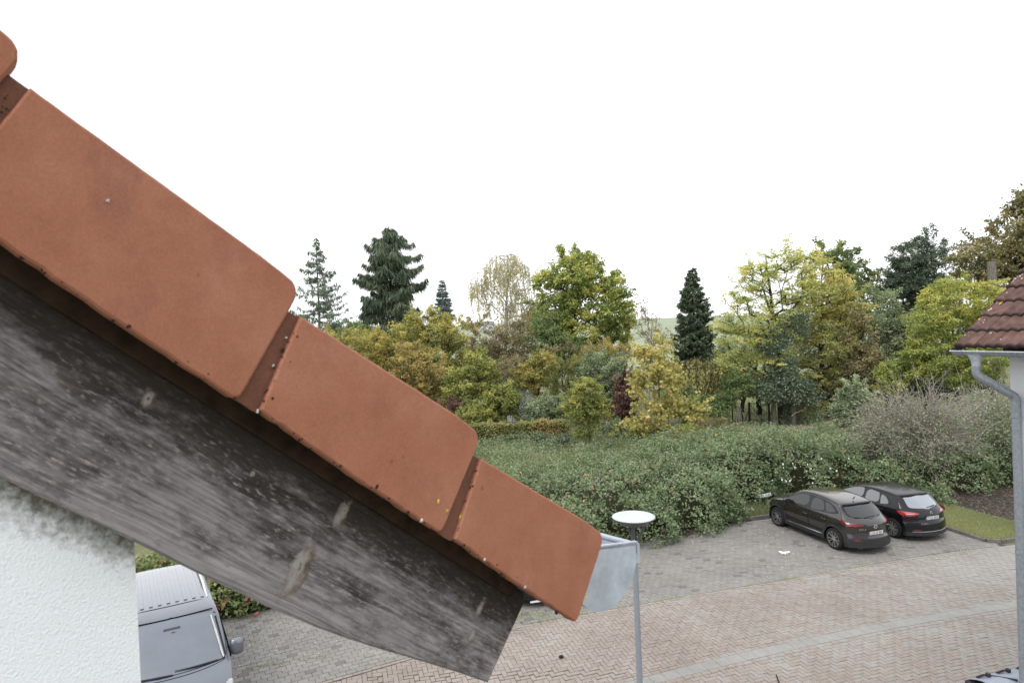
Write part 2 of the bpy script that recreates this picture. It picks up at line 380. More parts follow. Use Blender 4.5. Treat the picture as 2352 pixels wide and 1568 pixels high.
LEAF = {
 'spruce': leafmat('spruce_needles', [(0, (.020, .033, .019)), (.45, (.038, .058, .030)), (.8, (.062, .085, .044)), (1, (.085, .065, .04))], .1),
 'spruce_thin': leafmat('grey_spruce_needles', [(0, (.03, .05, .032)), (.5, (.055, .085, .05)), (1, (.10, .13, .075))], .12),
 'bluespruce': leafmat('blue_needles', [(0, (.035, .055, .05)), (.5, (.07, .10, .095)), (1, (.15, .19, .18))], .1),
 'olive': leafmat('olive_gold_leaves', [(0, (.09, .108, .03)), (.4, (.175, .175, .042)), (.75, (.265, .245, .06)), (1, (.33, .28, .07))], .35),
 'ochre': leafmat('ochre_leaves', [(0, (.095, .085, .03)), (.4, (.18, .145, .042)), (.75, (.26, .20, .06)), (1, (.25, .22, .055))], .35),
 'yellow': leafmat('yellow_leaves', [(0, (.10, .105, .03)), (.4, (.18, .165, .04)), (.75, (.26, .22, .05)), (1, (.34, .28, .09))], .38),
 'maple': leafmat('maple_yellow_leaves', [(0, (.10, .12, .035)), (.3, (.19, .185, .05)), (.65, (.28, .245, .065)), (.9, (.36, .31, .14)), (1, (.23, .14, .065))], .38),
 'yellowgreen': leafmat('yellowgreen_leaves', [(0, (.065, .09, .02)), (.45, (.13, .15, .032)), (.8, (.22, .22, .045)), (1, (.31, .28, .06))], .35),
 'walnut': leafmat('walnut_leaves', [(0, (.055, .085, .018)), (.4, (.12, .155, .03)), (.75, (.22, .235, .045)), (1, (.34, .29, .06))], .33),
 'lime': leafmat('lime_leaves', [(0, (.07, .105, .02)), (.4, (.13, .165, .03)), (.75, (.21, .22, .04)), (1, (.33, .29, .055))], .36),
 'locust': leafmat('locust_leaves', [(0, (.11, .14, .04)), (.4, (.20, .23, .07)), (.75, (.32, .31, .09)), (1, (.44, .36, .09))], .38),
 'locustgold': leafmat('locust_gold_leaves', [(0, (.11, .13, .045)), (.4, (.19, .20, .065)), (.75, (.29, .265, .08)), (1, (.35, .26, .085))], .38),
 'midgreen': leafmat('mid_green_leaves', [(0, (.045, .075, .026)), (.5, (.085, .125, .042)), (.85, (.14, .165, .055)), (1, (.20, .19, .06))], .3),
 'greygreen': leafmat('grey_green_leaves', [(0, (.065, .09, .05)), (.5, (.12, .155, .085)), (.85, (.19, .22, .13)), (1, (.24, .26, .17))], .3),
 'brown': leafmat('brownish_leaves', [(0, (.07, .065, .032)), (.45, (.13, .115, .055)), (.8, (.20, .165, .08)), (1, (.26, .18, .085))], .3),
 'rust': leafmat('dark_red_leaves', [(0, (.04, .022, .022)), (.5, (.085, .042, .038)), (.85, (.15, .085, .06)), (1, (.10, .10, .045))], .3),
 'birch': leafmat('birch_leaves', [(0, (.15, .15, .08)), (.5, (.25, .23, .12)), (1, (.34, .29, .14))], .4),
 'oak': leafmat('oak_autumn_leaves', [(0, (.055, .062, .028)), (.45, (.11, .105, .042)), (.8, (.18, .145, .055)), (1, (.25, .17, .07))], .3),
 'willow': leafmat('willow_leaves', [(0, (.10, .11, .04)), (.5, (.19, .19, .065)), (1, (.30, .265, .10))], .35),
 'yew': leafmat('feathery_green', [(0, (.07, .085, .018)), (.5, (.12, .135, .03)), (1, (.19, .18, .045))], .3),
 'ivy': leafmat('ivy_leaves', [(0, (.03, .05, .028)), (.5, (.06, .085, .05)), (.85, (.11, .14, .09)), (1, (.17, .18, .13))], .15),
 'pine': leafmat('pine_needles', [(0, (.022, .038, .024)), (.5, (.045, .068, .042)), (.85, (.08, .10, .06)), (1, (.14, .12, .07))], .12),
 'hedge': leafmat('hornbeam_leaves', [(0, (.055, .075, .022)), (.4, (.11, .125, .035)), (.7, (.19, .165, .055)), (1, (.24, .14, .055))], .3),
 'bramble': leafmat('bramble_leaves', [(0, (.034, .056, .023)), (.35, (.066, .101, .042)), (.72, (.112, .152, .073)), (.93, (.17, .21, .122)), (.96, (.12, .09, .05)), (.99, (.34, .21, .05)), (1, (.38, .24, .06))], .25),
 'laurel': leafmat('red_green_shrub_leaves', [(0, (.04, .065, .022)), (.5, (.08, .11, .03)), (.85, (.15, .17, .05)), (.95, (.17, .05, .035)), (1, (.2, .06, .045))], .25),
 'grass': leafmat('rough_grass', [(0, (.07, .09, .04)), (.45, (.115, .14, .065)), (.8, (.165, .18, .095)), (1, (.24, .22, .14))], .3),
 'lawn': leafmat('lawn_blades', [(0, (.09, .11, .05)), (.6, (.17, .185, .08)), (1, (.26, .25, .13))], .3),
 'weed': leafmat('weed_leaves', [(0, (.06, .085, .04)), (.5, (.11, .145, .075)), (1, (.19, .215, .13))], .3),
 'litter': leafmat('fallen_leaf_bits', [(0, (.09, .07, .045)), (.45, (.19, .165, .12)), (.8, (.29, .27, .22)), (1, (.36, .35, .32))], .1),
 'dryleaf': leafmat('dry_brown_leaf', [(0, (.02, .015, .011)), (.6, (.05, .036, .025)), (1, (.12, .09, .065))], .1),
}
BARK = {
 'brown': barkmat('brown_bark', (.045, .036, .028), (.12, .10, .08)),
 'grey': barkmat('grey_bark', (.11, .10, .085), (.23, .21, .18)),
 'birch': barkmat('birch_bark', (.20, .19, .18), (.60, .59, .56), 2),
 'twig': barkmat('pale_twigs', (.24, .215, .19), (.48, .43, .385), 2),
 'dark': barkmat('dark_bark', (.02, .017, .014), (.055, .046, .036)),
}

# ================================================================== ground and paving
def sheet(name, poly, z, mat, kind='structure', label=None):
    o = link(name, mesh(name, [(p[0], p[1], z) for p in poly], [tuple(range(len(poly)))]), mat); o['kind'] = kind
    if label: o['label'] = label
    return o
# one ground sheet out to the horizon; the far part rises into the field
ys = np.concatenate([np.linspace(-60, 90, 16), np.linspace(105, 620, 60), np.linspace(700, 2400, 12)])
xs = np.linspace(-1500, 1500, 61)
def ground_z(x, y):
    t = np.clip((y - 95) / 400.0, 0, 1)
    return 12.3 * (t * t * (3 - 2 * t)) + np.clip(t, 0, 1) * 1.2 * np.sin(x * .011 + 1.0) - np.clip((y - 520) / 500, 0, 3) * 6
gx, gy = np.meshgrid(xs, ys); gz = ground_z(gx, gy)
nx, ny = len(xs), len(ys)
idx = np.arange(nx * ny).reshape(ny, nx)
Q = np.stack([idx[:-1, :-1], idx[:-1, 1:], idx[1:, 1:], idx[1:, :-1]], -1).reshape(-1, 4)
V = np.stack([gx, gy, gz], -1).reshape(-1, 3)
far = (V[Q].mean(1)[:, 1] > 97)
o = link('ground', mesh('ground', V - (0, 0, .012), Q[~far]), MAT['ground']); o['kind'] = 'structure'
o['label'] = 'rough grassy meadow soil behind the car park'
fv = V - (0, 0, .012)
o = link('field', mesh('field', fv, Q[far], True), MAT['field']); o['kind'] = 'structure'
o['label'] = 'pale green crop field rising to the horizon'

OS = np.array([0., 15.1])
A1 = radians(14.8); A2 = radians(28.3)
def frame(a): return np.array([cos(a), sin(a)]), np.array([-sin(a), cos(a)])
eA, pA = frame(A1); eB, pB = frame(A2)
def SA(s, t): return OS + s * eA + t * pA
def SBf(s, t): return OS + s * eB + t * pB
HEAD = A1 + pi / 2                                   # heading of a bay

def clip(poly, n, c):
    """keep n.x >= c"""
    out = []
    for i in range(len(poly)):
        a, b = poly[i], poly[(i + 1) % len(poly)]
        da, db = a @ n - c, b @ n - c
        if da >= 0: out.append(a)
        if (da >= 0) != (db >= 0): out.append(a + (b - a) * da / (da - db))
    return out
def area(p):
    p = np.array(p); return .5 * abs(np.sum(p[:, 0] * np.roll(p[:, 1], -1) - p[:, 1] * np.roll(p[:, 0], -1)))

def bay_bend(s_): return np.interp(s_, [0, 4, 6.7, 9.2, 11, 12.8, 14.8, 17], [0, .14, .19, .26, .33, .31, .14, 0])
def band_bend(s_):
    return np.where(s_ < 0, .02 - .009 * 7.8 ** 2 + .1404 * s_, .02 - .009 * (np.minimum(s_, 14) - 7.8) ** 2)
def warp(P):
    '''the courses follow the gentle bend of the road'''
    P = np.array(P); q = P - OS; s_ = q @ eA; t_ = q @ pA
    t0 = np.minimum(0, .24 * s_); k = np.clip((t0 - t_) / (2.66 + t0 * .3), 0, 1); sh = np.where(t_ < 0, bay_bend(s_) * (1 - k) + band_bend(s_) * k, bay_bend(s_) * np.clip(1 - t_ / 5, 0, 1))
    return OS + s_[:, None] * eA + (t_ + sh)[:, None] * pA
class Paving:
    """bricks as polygons; the 300 that show largest become parts, the rest one stuff part"""
    def __init__(s): s.items = []
    def add(s, poly, full=None): s.items.append((np.array(poly), full))
    def build(s, parent, piece, rest_name, mat, top, seed, limit=300, jit=.0022):
        rg = np.random.default_rng(seed); cen = np.array([p.mean(0) for p, f in s.items])
        x, y, d = projs(np.c_[cen, np.full(len(cen), top)])
        vis = (x > 0) & (x < 2310) & (y < 1560) & (d > 0) & ~((x < 1215) & (y < 1700) & (x > 560) & (y < 1400 + (x - 900) * .45)) & ~((x < 545))
        vis &= ~((x < 1400) & (y < 1420 - (1340 - x) * .3)) & ~((x < 1180) & (y < 1545))
        order = np.argsort(np.where(vis, d, 1e6))
        pick = set(order[:limit].tolist())
        shared = {}
        RV, RF, RA = [], [], []
        def poly3(P, z0, bev):
            n = len(P); c = P.mean(0)
            if bev == 0:
                return [(p[0], p[1], z0 - .03) for p in P] + [(p[0], p[1], z0) for p in P], [(k, (k + 1) % n, n + (k + 1) % n, n + k) for k in range(n)] + [tuple(n + k for k in range(n))]
            dv = P - c; l = np.linalg.norm(dv, axis=1)[:, None]; I = P - dv / l * bev * 1.3
            V = [(p[0], p[1], z0 - .03) for p in P] + [(p[0], p[1], z0 - bev) for p in P] + [(p[0], p[1], z0) for p in I]
            Fq = [(k, (k + 1) % n, n + (k + 1) % n, n + k) for k in range(n)] + [(n + k, n + (k + 1) % n, 2 * n + (k + 1) % n, 2 * n + k) for k in range(n)]
            Fq.append(tuple(2 * n + k for k in range(n))); return V, Fq
        for i, (P, full) in enumerate(s.items):
            z = top + rg.normal() * jit
            if i in pick:
                if full is not None:
                    if full not in shared:
                        W, Hh = full; Vv, Fq = poly3(np.array([(-W, -Hh), (W, -Hh), (W, Hh), (-W, Hh)]) / 2., 0, .004)
                        shared[full] = mesh(piece, Vv, Fq); shared[full].materials.append(mat)
                    e = P[1] - P[0]; a = atan2(e[1], e[0]); c = P.mean(0)
                    link(piece, shared[full], None, parent, Matrix.Translation((c[0], c[1], z)) @ Matrix.Rotation(a, 4, 'Z') @ Matrix.Rotation(rg.normal() * .004, 4, 'X'))
                else:
                    c = P.mean(0); Vv, Fq = poly3(P - c, 0, .004)
                    link(piece, mesh(piece, Vv, Fq), mat, parent, Matrix.Translation((c[0], c[1], z)))
            else:
                Vv, Fq = poly3(P, z, .004 if vis[i] and d[i] < 16 else 0); b = len(RV); RV += Vv; RF += [tuple(k + b for k in f) for f in Fq]; RA += [rg.random()] * len(Vv)
        if RV:
            o = link(rest_name, mesh(rest_name, RV, RF, False, {'rnd': RA}), mat, parent); o['kind'] = 'stuff'
def rect(c, e, p, W, Hh): return [c - e * W / 2 - p * Hh / 2, c + e * W / 2 - p * Hh / 2, c + e * W / 2 + p * Hh / 2, c - e * W / 2 + p * Hh / 2]

# --- the road of pink bricks (herringbone), a band of pale slabs through it
road_poly = [SBf(-11, 0), OS, SA(17, 0), SA(17, -10), SA(-11, -13)]
road = sheet('road', road_poly, -.004, MAT['joint'], label='pink herringbone brick road in front of the parking bays')
pv = Paving(); B = .1; G = .009
BAND0, BAND1 = -2.66, -2.97
nAB = pB @ np.array([1, 0]), pB @ np.array([0, 1]); nB = -np.array(nAB); nA = -pA
for iy in range(-92, 2):
    for ix in range(-75, 166):
        k = (ix - iy) % 4
        if k == 0: r = (ix * B, iy * B, 2 * B, B)
        elif k == 2: r = (ix * B, (iy - 1) * B, B, 2 * B)
        else: continue
        s0, t0, W, Hh = r
        if t0 > .1: continue
        if t0 + Hh > 0 and s0 > .1: pass
        tc0, tc1 = t0 + G / 2, t0 + Hh - G / 2
        if tc1 <= BAND0 + .10 and tc0 >= BAND1 - .10: continue
        P = [SA(s0 + G / 2, tc0), SA(s0 + W - G / 2, tc0), SA(s0 + W - G / 2, tc1), SA(s0 + G / 2, tc1)]
        full = (W - G, Hh - G); n0 = area(P)
        P = clip(P, nA, nA @ (OS - pA * .095))
        if len(P) >= 3: P = clip(P, nB, nB @ (OS - pB * .095))
        if len(P) >= 3:                                     # cut against the soldier rows beside the slabs
            c = np.mean(P, 0); tt = (c - OS) @ pA
            if tt > (BAND0 + BAND1) / 2: P = clip(P, pA, pA @ SA(0, BAND0 + .103))
            else: P = clip(P, -pA, -pA @ SA(0, BAND1 - .103))
        if len(P) < 3 or area(P) < .0007: continue
        pv.add(warp(P), full if abs(area(P) - n0) < 1e-6 else None)
for i in range(-35, 82):
    for tc in (BAND0 + .05, BAND1 - .05):
        c = SA(i * .2 + (.1 if tc > BAND1 else 0), tc); pv.add(warp(rect(c, eA, pA, .2 - G, .1 - G)), (.2 - G, .1 - G))
for i in range(-2, 84):
    pv.add(warp(rect(SA(i * .2 + .1, -.048), eA, pA, .2 - G, .09 - G)), None)
for i in range(1, 50):
    pv.add(rect(SBf(-i * .2 + .1, -.048), eB, pB, .2 - G, .09 - G), None)
pv.build(road, 'brick', 'brick_field', MAT['brick_red'], .012, 3)
sp = Paving()
for i in range(-24, 54):
    c = SA(i * .305, (BAND0 + BAND1) / 2); sp.add(warp(rect(c, eA, pA, .30, .30)), (.30, .30))
sp.build(road, 'slab', 'slab_row', MAT['slab'], .014, 4, jit=.001)

# --- the parking bays of grey pavers
bay_poly = [SBf(-11, .0), OS, SA(14.8, 0), SA(14.55, 5.1), SA(-1, 5.1), SBf(-1.2, 5.0), SBf(-11, 4.6)]
bay = sheet('parking_bays', bay_poly, -.003, MAT['joint'], label='grey paved parking bays between the road and the brambles')
pg = Paving(); BW, BH = .205, .155
bis = (pA + pB); bis /= np.linalg.norm(bis); nbis = np.array([bis[1], -bis[0]])
for sec, (e, p, s0, s1, tm) in enumerate(((eA, pA, -1.5, 14.75, 5.0), (eB, pB, -10.5, 1.5, 4.5))):
    r = 0; t = .012
    while t + BH < tm:
        off = (r % 2) * BW / 2
        for i in range(int(s0 / BW) - 1, int(s1 / BW) + 1):
            s = i * BW + off
            if s < s0 or s + BW > s1: continue
            c = OS + e * (s + BW / 2) + p * (t + BH / 2)
            P = rect(c, e, p, BW - .009, BH - .009); n0 = area(P)
            P = clip(P, nbis if sec == 0 else -nbis, (nbis if sec == 0 else -nbis) @ OS)
            if len(P) < 3 or area(P) < .004: continue
            pg.add(warp(P) if sec == 0 else P, (BW - .009, BH - .009) if abs(area(P) - n0) < 1e-6 else None)
        r += 1; t += BH
pg.build(bay, 'paver', 'paver_field', MAT['brick_grey'], .012, 5)

# --- kerbs, the grass verge on the right, the littered bay beyond it
kerb = empty('kerb', (*SA(14.1, 0), 0)); kerb['kind'] = 'structure'; kerb['label'] = 'low mossy concrete kerb round the grass verge and the bay heads'
def kerb_run(a, b):
    a, b = np.array(a), np.array(b); L = np.linalg.norm(b - a); n = max(1, int(round(L / .5))); d = (b - a) / n
    ang = atan2(d[1], d[0])
    for i in range(n):
        m = MB(); l = L / n - .012
        m.prism([(-l / 2, -.05), (l / 2, -.05), (l / 2, .05), (-l / 2, .05)], -.1, .115, None, .015)
        c = a + d * (i + .5)
        m.build('kerb_stone', MAT['kerb'], kerb, Matrix.Translation((c[0], c[1], random.uniform(-.006, .006))) @ Matrix.Rotation(ang, 4, 'Z'))
kp = [np.array([12.7, 24.3]), np.array([13.5, 20.95]), np.array([13.88, 19.38]), np.array([14.25, 19.28]), np.array([18.2, 20.3])]
for a, b in zip(kp, kp[1:]): kerb_run(a, b)
kerb_run(SA(-1.0, 5.15), SA(13.0, 5.15))
verge = sheet('verge', [kp[1], kp[2], kp[3], np.array([16.1, 19.8]), np.array([15.0, 23.9]), np.array([12.7, 24.3])], .085, MAT['lawn'], label='small grass verge inside the kerb')
sheet('littered_bay', [np.array([16.1, 19.83]), np.array([22, 21.4]), np.array([20.8, 26.2]), np.array([14.9, 24.4])], .02, MAT['litterground'], label='dark leaf littered bay beyond the verge')
pp = [ground(1640, 1000), ground(1720, 986), ground(1800, 981), ground(1880, 968), ground(1990, 958), ground(2100, 950), ground(2100, 962), ground(1990, 970), ground(1880, 981), ground(1790, 995), ground(1640, 1012)]
sheet('path', [(p[0], p[1]) for p in pp], .004, MAT['path'], label='bare earth path passing the ivy covered trunk')
gl = [ground(1640, 968), ground(1930, 950), ground(1930, 898), ground(1640, 906)]
sheet('lawn', [(p[0], p[1]) for p in gl], .006, MAT['lawn'], label='bright mown lawn behind the dark garden gate')

# ================================================================== own house: verge tiles, board, wall, gutter
GN = np.array([.668, -.744, 0]); GN /= np.linalg.norm(GN)
GH = np.array([.744, .668, 0]); GH /= np.linalg.norm(GH)
def gable(x, y, dist):
    d = ray(x, y); return CAM + d * (-dist / (d @ GN))
TO = gable(685, 650, .751)
c3 = gable(1390, 1220, .751); c0 = gable(38, 105, .751)
SD = (c3 - c0) / np.linalg.norm(c3 - c0); SQ = np.cross(GN, SD); SQ = SQ if SQ[2] > 0 else -SQ
def MS(depth, s=0., q=0.):
    """local x = down the slope, y = up from it, z = outwards; origin at tile corner"""
    o = TO - GN * depth + SD * s + SQ * q
    zz = np.cross(SD, SQ)
    return Matrix([[SD[i], SQ[i], zz[i], o[i]] for i in range(3)] + [[0, 0, 0, 1]])
sgn = 1.0 if np.cross(SD, SQ) @ GN > 0 else -1.0
KX = gable(308, 1240, .862)[:2]                        # wall corner
house = empty('house', (KX[0], KX[1], 0), 0, 'white rendered house whose gable edge with orange tiles and grey board fills the near corner', 'house')
def PR(poly, z0, z1, name, mat, depth, bev=.003, s=0., q=0.):
    m = MB(); p = poly if sgn > 0 else poly
    a = sum(p[i][0] * p[(i + 1) % len(p)][1] - p[(i + 1) % len(p)][0] * p[i][1] for i in range(len(p)))
    if a < 0: p = p[::-1]
    m.prism(p, z0 * sgn, z1 * sgn, None, bev) if sgn > 0 else m.prism(p, -z0, -z1, None, bev)
    return m.build(name, mat, house, MS(depth, s, q))
def arc(cx, cy, r, a0, a1, n=6): return [(cx + r * cos(radians(a0 + (a1 - a0) * i / n)), cy + r * sin(radians(a0 + (a1 - a0) * i / n))) for i in range(n + 1)]
def tile_outline(k): return [(.026, -.030) if k > -1 else (.035, -.018), (.29, -.0025)] + arc(.332, -.022, .0205, 88, 8, 6) + [(.366, -.140)] + arc(.358, -.144, .008, 0, -80, 3) + [(.20, -.1515), (.051, -.147)]
def lap_outline(k): return step_poly if k > -1 else [(-.006, -.040), (.004, -.021), (.038, -.019), (.060, -.147), (.048, -.151), (.016, -.150)]
step_poly = [(.003, -.050), (.010, -.034), (.029, -.031), (.056, -.147), (.048, -.151), (.022, -.150)]
GA = .343
def wobble(p, rg, a=.0005):
    out = []
    for i in range(len(p)):
        x, y = p[i]; x2, y2 = p[(i + 1) % len(p)]; L = sqrt((x2 - x) ** 2 + (y2 - y) ** 2); n = max(1, int(L / .011))
        for k in range(n):
            t = k / n; out.append((x + (x2 - x) * t + rg.normal() * a * .35, y + (y2 - y) * t + rg.normal() * a * (1.0 if abs(y + (y2 - y) * t) > .1 else .3)))
    return out
for k in range(-4, 2):
    rg = np.random.default_rng(50 + k)
    o = PR(wobble(tile_outline(k), rg), -.022, 0, 'verge_tile', MAT['tile'], 0.0, .0025, GA * k + (.006 if k == -2 else 0), .009 if k == -2 else 0)
    # recessed lap strip where the next tile tucks under, darker than the tile face
    m = MB(); pz = wobble(lap_outline(k), rg, .0008); m.prism(pz, -.022, -.0075, None, .001)
    m.build('lap', MAT['tile_edge'], o, MS(0, GA * k))
    # lichen crumbs and tile wave bump along the lower edge and in the lap
    bm = bmesh.new()
    for i in range(70):
        if rg.random() < .6: x, y = .05 + .3 * rg.random(), -.149 + rg.normal() * .002
        else:
            q = -.145 + .11 * rg.random(); x, y = .030 + (-.031 - q) * .2 + rg.normal() * .004, q
        r = abs(rg.normal()) * .0009 + .0006
        mt = Matrix.Translation((x, y, (-.001 if rg.random() < .5 else -.004))) @ Matrix.Diagonal((r, r * (0.6 + rg.random()), r * .8, 1))
        bmesh.ops.create_icosphere(bm, subdivisions=1, radius=1, matrix=mt)
    me = bpy.data.meshes.new('moss'); bm.to_mesh(me); bm.free()
    mo = link('moss', me, MAT['wood_dark'], o, MS(0, GA * k)); mo['kind'] = 'stuff'
MAT['lichen'] = plain('yellow_lichen', (.50, .40, .06), .9, .1, nz=.4, scale=300)
MAT['lichen_white'] = plain('white_lichen', (.55, .54, .50), .9, .1, nz=.3, scale=300)
def blobs(name, pts, mat, parent):
    bm = bmesh.new(); rg = np.random.default_rng(len(pts))
    for (x, y, z, r) in pts:
        for j in range(4):
            rr = r * (.4 + .5 * rg.random())
            bmesh.ops.create_icosphere(bm, subdivisions=2, radius=1, matrix=Matrix.Translation((x + rg.normal() * r * .5, y + rg.normal() * r * .6, z)) @ Matrix.Diagonal((rr, rr, .0016, 1)))
    me = bpy.data.meshes.new(name); bm.to_mesh(me); bm.free()
    o = link(name, me, mat, parent, MS(0)); o['kind'] = 'stuff'; return o
vt = [o for o in house.children if o.name.startswith('verge_tile')]
blobs('lichen', [(.385, -.075, -.003, .005), (.391, -.112, -.006, .004), (.363, -.135, -.006, .0035), (.335, -.118, .0, .0026), (.355, -.121, .0, .002), (.706, -.105, 0, .002), (-.336, -.030, -.004, .004)], MAT['lichen'], house)
blobs('white_lichen', [(.028, -.06, -.006, .0016), (.036, -.095, -.006, .0016), (.325, -.150, .0, .002), (.46, -.149, 0, .0018), (.56, -.149, 0, .0018), (.05, -.148, -.004, .0018), (-.2, -.06, .0005, .0016)], MAT['lichen_white'], house)
blobs('tile_wave_bump', [(-.297, -.031, -.012, .006), (-.303, -.033, -.012, .006)], MAT['tile_edge'], house)  # small bump added for the wave of the roof tile
# roof body behind the verge, battens, barge board
m = MB(); m.box((-.85, -.075, -3.0 - .035), (3.05, .05, 6.0)); m.build('roof_deck', MAT['tile_edge'], house, MS(0.0))
PR([(-2.4, -.130), (.60, -.130), (.60, -.166), (-2.4, -.166)], -.03, 0, 'batten', MAT['wood_dark'], .052, .002)
BDEP = .072
bp = [(-2.4, -.150), (.618, -.150), (.6275, -.165), (.625, -.2945), (.56, -.300), (.451, -.312), (.40, -.318), (.349, -.323), (.29, -.327), (.229, -.329), (.12, -.3285), (0, -.3265), (-2.4, -.318)]
def deeper(poly, d0, d1):
    out = []
    for (s_, q_) in poly:
        p = MS(d0) @ Vector((s_, q_, 0)); p = np.array(p); p = CAM + (p - CAM) * ((.751 + d1) / (.751 + d0))
        v = MS(d1).inverted() @ Vector(p); out.append((v.x, v.y))
    return out
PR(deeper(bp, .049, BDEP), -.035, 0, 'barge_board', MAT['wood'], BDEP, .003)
# gable wall, corner and the eave wall round it
zc = gable(308, 1240, .862)[2]
K3 = np.array([KX[0], KX[1], 0])
def wallbox(name, a, b, thick, inward, z0, z1a, z1b):
    a, b, inward = np.array(a), np.array(b), np.array(inward)
    V = []
    for p, z in ((a, z1a), (b, z1b)):
        for q in (p, p + inward * thick):
            V += [(q[0], q[1], z0), (q[0], q[1], z)]
    Fc = [(0, 4, 5, 1), (2, 3, 7, 6), (0, 1, 3, 2), (4, 6, 7, 5), (1, 5, 7, 3), (0, 2, 6, 4)]
    return V, Fc
slope_t = 0.795
V, Fc = wallbox('wall', K3 - GH * 5.0, K3, .3, -GN, 0, zc + .045 + 5.0 * slope_t, zc + .045)
# object space: y measured along the board's normal so that the dirt band follows the verge
Mw = MS(.110, 0, -.345)
Vl = [tuple(Mw.inverted() @ Vector(v)) for v in V]
link('wall', mesh('wall', Vl, Fc), MAT['plaster'], house, Mw)
V, Fc = wallbox('eave_wall', K3 - GN * .302 - GH * .302, K3 - GN * 6 - GH * .302, .3, GH, 0, zc, zc)
link('eave_wall', mesh('eave_wall', V, Fc), MAT['plaster'], house)
# gutter at the eave: half round with an end cap and a rolled front bead
gc = .918; gzt = 6.375; gr = .09
gut_o = np.array([0, 0, 0.]) + GH * gc - GN * .79
def gpt(a, l, r=gr): return tuple(gut_o + GH * r * cos(a) - GN * l + np.array([0, 0, gzt + r * sin(a)]))
m = MB(); n = 18
for l0, l1 in ((0, 5.0),):
    V = [gpt(-pi * i / n, l) for l in (l0, l1) for i in range(n + 1)] + [gpt(-pi * i / n, l, gr - .003) for l in (l0, l1) for i in range(n + 1)]
    k = n + 1
    Fc = [(i, i + 1, k + i + 1, k + i) for i in range(n)] + [(2 * k + i, 3 * k + i, 3 * k + i + 1, 2 * k + i + 1) for i in range(n)] + [(i, 2 * k + i, 2 * k + i + 1, i + 1) for i in range(n)]
    m.add(V, Fc)
gut = m.build('gutter', MAT['zinc'], house)
shade_auto(gut, 40)
m = MB(); m.tube([gut_o + GH * (gr + .004) + np.array([0, 0, gzt + .003]) - GN * l for l in (-.002, 5.0)], .006, 10)
b = m.build('rim_bead', MAT['zinc'], gut); shade_auto(b)
m = MB(); cap = [(gr * 1.02 * cos(-pi * i / 24), gr * 1.02 * sin(-pi * i / 24)) for i in range(25)] + [(-gr, .040), (gr, .010)]
CM = Matrix([[GH[i], (0, 0, 1)[i], GN[i], (gut_o + np.array([0, 0, gzt]))[i]] for i in range(3)] + [[0, 0, 0, 1]])
if np.cross(GH, [0, 0, 1]) @ GN < 0: cap2 = cap
m.prism([(x, y) for x, y in cap][::-1], -.002, .004, None, .0)
c = m.build('end_cap', MAT['zinc'], gut, CM)
m = MB(); m.bar((-gr - .004, .040, 0), (gr + .004, .008, 0), .007, .008); m.box((gr + .004, -.012, 0), (.012, .036, .008)); m.build('cap_rim', MAT['zinc'], gut, CM)
m = MB(); m.tube([gpt(-pi * i / 12, .12, gr - .004) for i in range(13)], .004, 6); m.build('seam', MAT['zinc_pipe'], gut)

# ================================================================== neighbouring house on the right
A0 = at(2193, 806, 9.7)                                # far end of its gutter
ea = np.array([sin(A1), -cos(A1), 0]); ei = np.array([cos(A1), sin(A1), 0]); ez = np.array([0, 0, 1.])
nb_corner = A0 + ea * .46 + ei * .46
nh = empty('neighbour_house', (nb_corner[0], nb_corner[1], 0), 0, 'white house with old brown roof tiles, zinc gutter and downpipe at the frame edge', 'house')
gz = A0[2]
def frameM(o, x, y, z): return Matrix([[x[i], y[i], z[i], o[i]] for i in range(3)] + [[0, 0, 0, 1]])
RP = radians(39); rs = ei * cos(RP) + ez * sin(RP); rn = np.cross(ea, rs); rn = rn if rn[2] > 0 else -rn
# walls
m = MB(); b0 = nb_corner.copy(); b0[2] = 0
Lw, Dw = 9.0, 8.0
def q4(m, a, b, z0, za, zb):
    m.add([(a[0], a[1], z0), (b[0], b[1], z0), (b[0], b[1], zb), (a[0], a[1], za)], [(0, 1, 2, 3)])
q4(m, b0, b0 + ea * Lw, 0, gz + .22, gz + .22); q4(m, b0 + ea * Lw, b0 + ea * Lw + ei * Dw, 0, gz + .2, gz + .2)
wl = m.build('wall', MAT['plaster2'], nh)
m = MB(); m.add([tuple(b0), tuple(b0 + ei * Dw), tuple(b0 + ei * Dw + ez * (gz + .22)), tuple(b0 + ei * Dw / 2 + ez * (gz + .22 + Dw / 2 * .86)), tuple(b0 + ez * (gz + .22))], [(4, 3, 2, 1, 0)])
m.build('gable_wall', MAT['plaster2'], nh)
m = MB(); m.box((0, 0, 0), (.14, .10, .12)); 
for i in range(8):
    p = nb_corner + ea * (.28 + .75 * i) - ei * .20; p = np.array([p[0], p[1], gz + .02])
    m2 = MB(); m2.box((0, 0, 0), (.10, .42, .12)); m2.build('rafter_end', MAT['wood_dark'], nh, frameM(p, ea, ei, ez))
m = MB(); m.box((Lw / 2 + .2, .26, 0), (Lw, .5, .03)); m.build('soffit', MAT['wood_dark'], nh, frameM(A0 + ez * .085 + ea * .25 + ei * .02, ea, ei, ez))
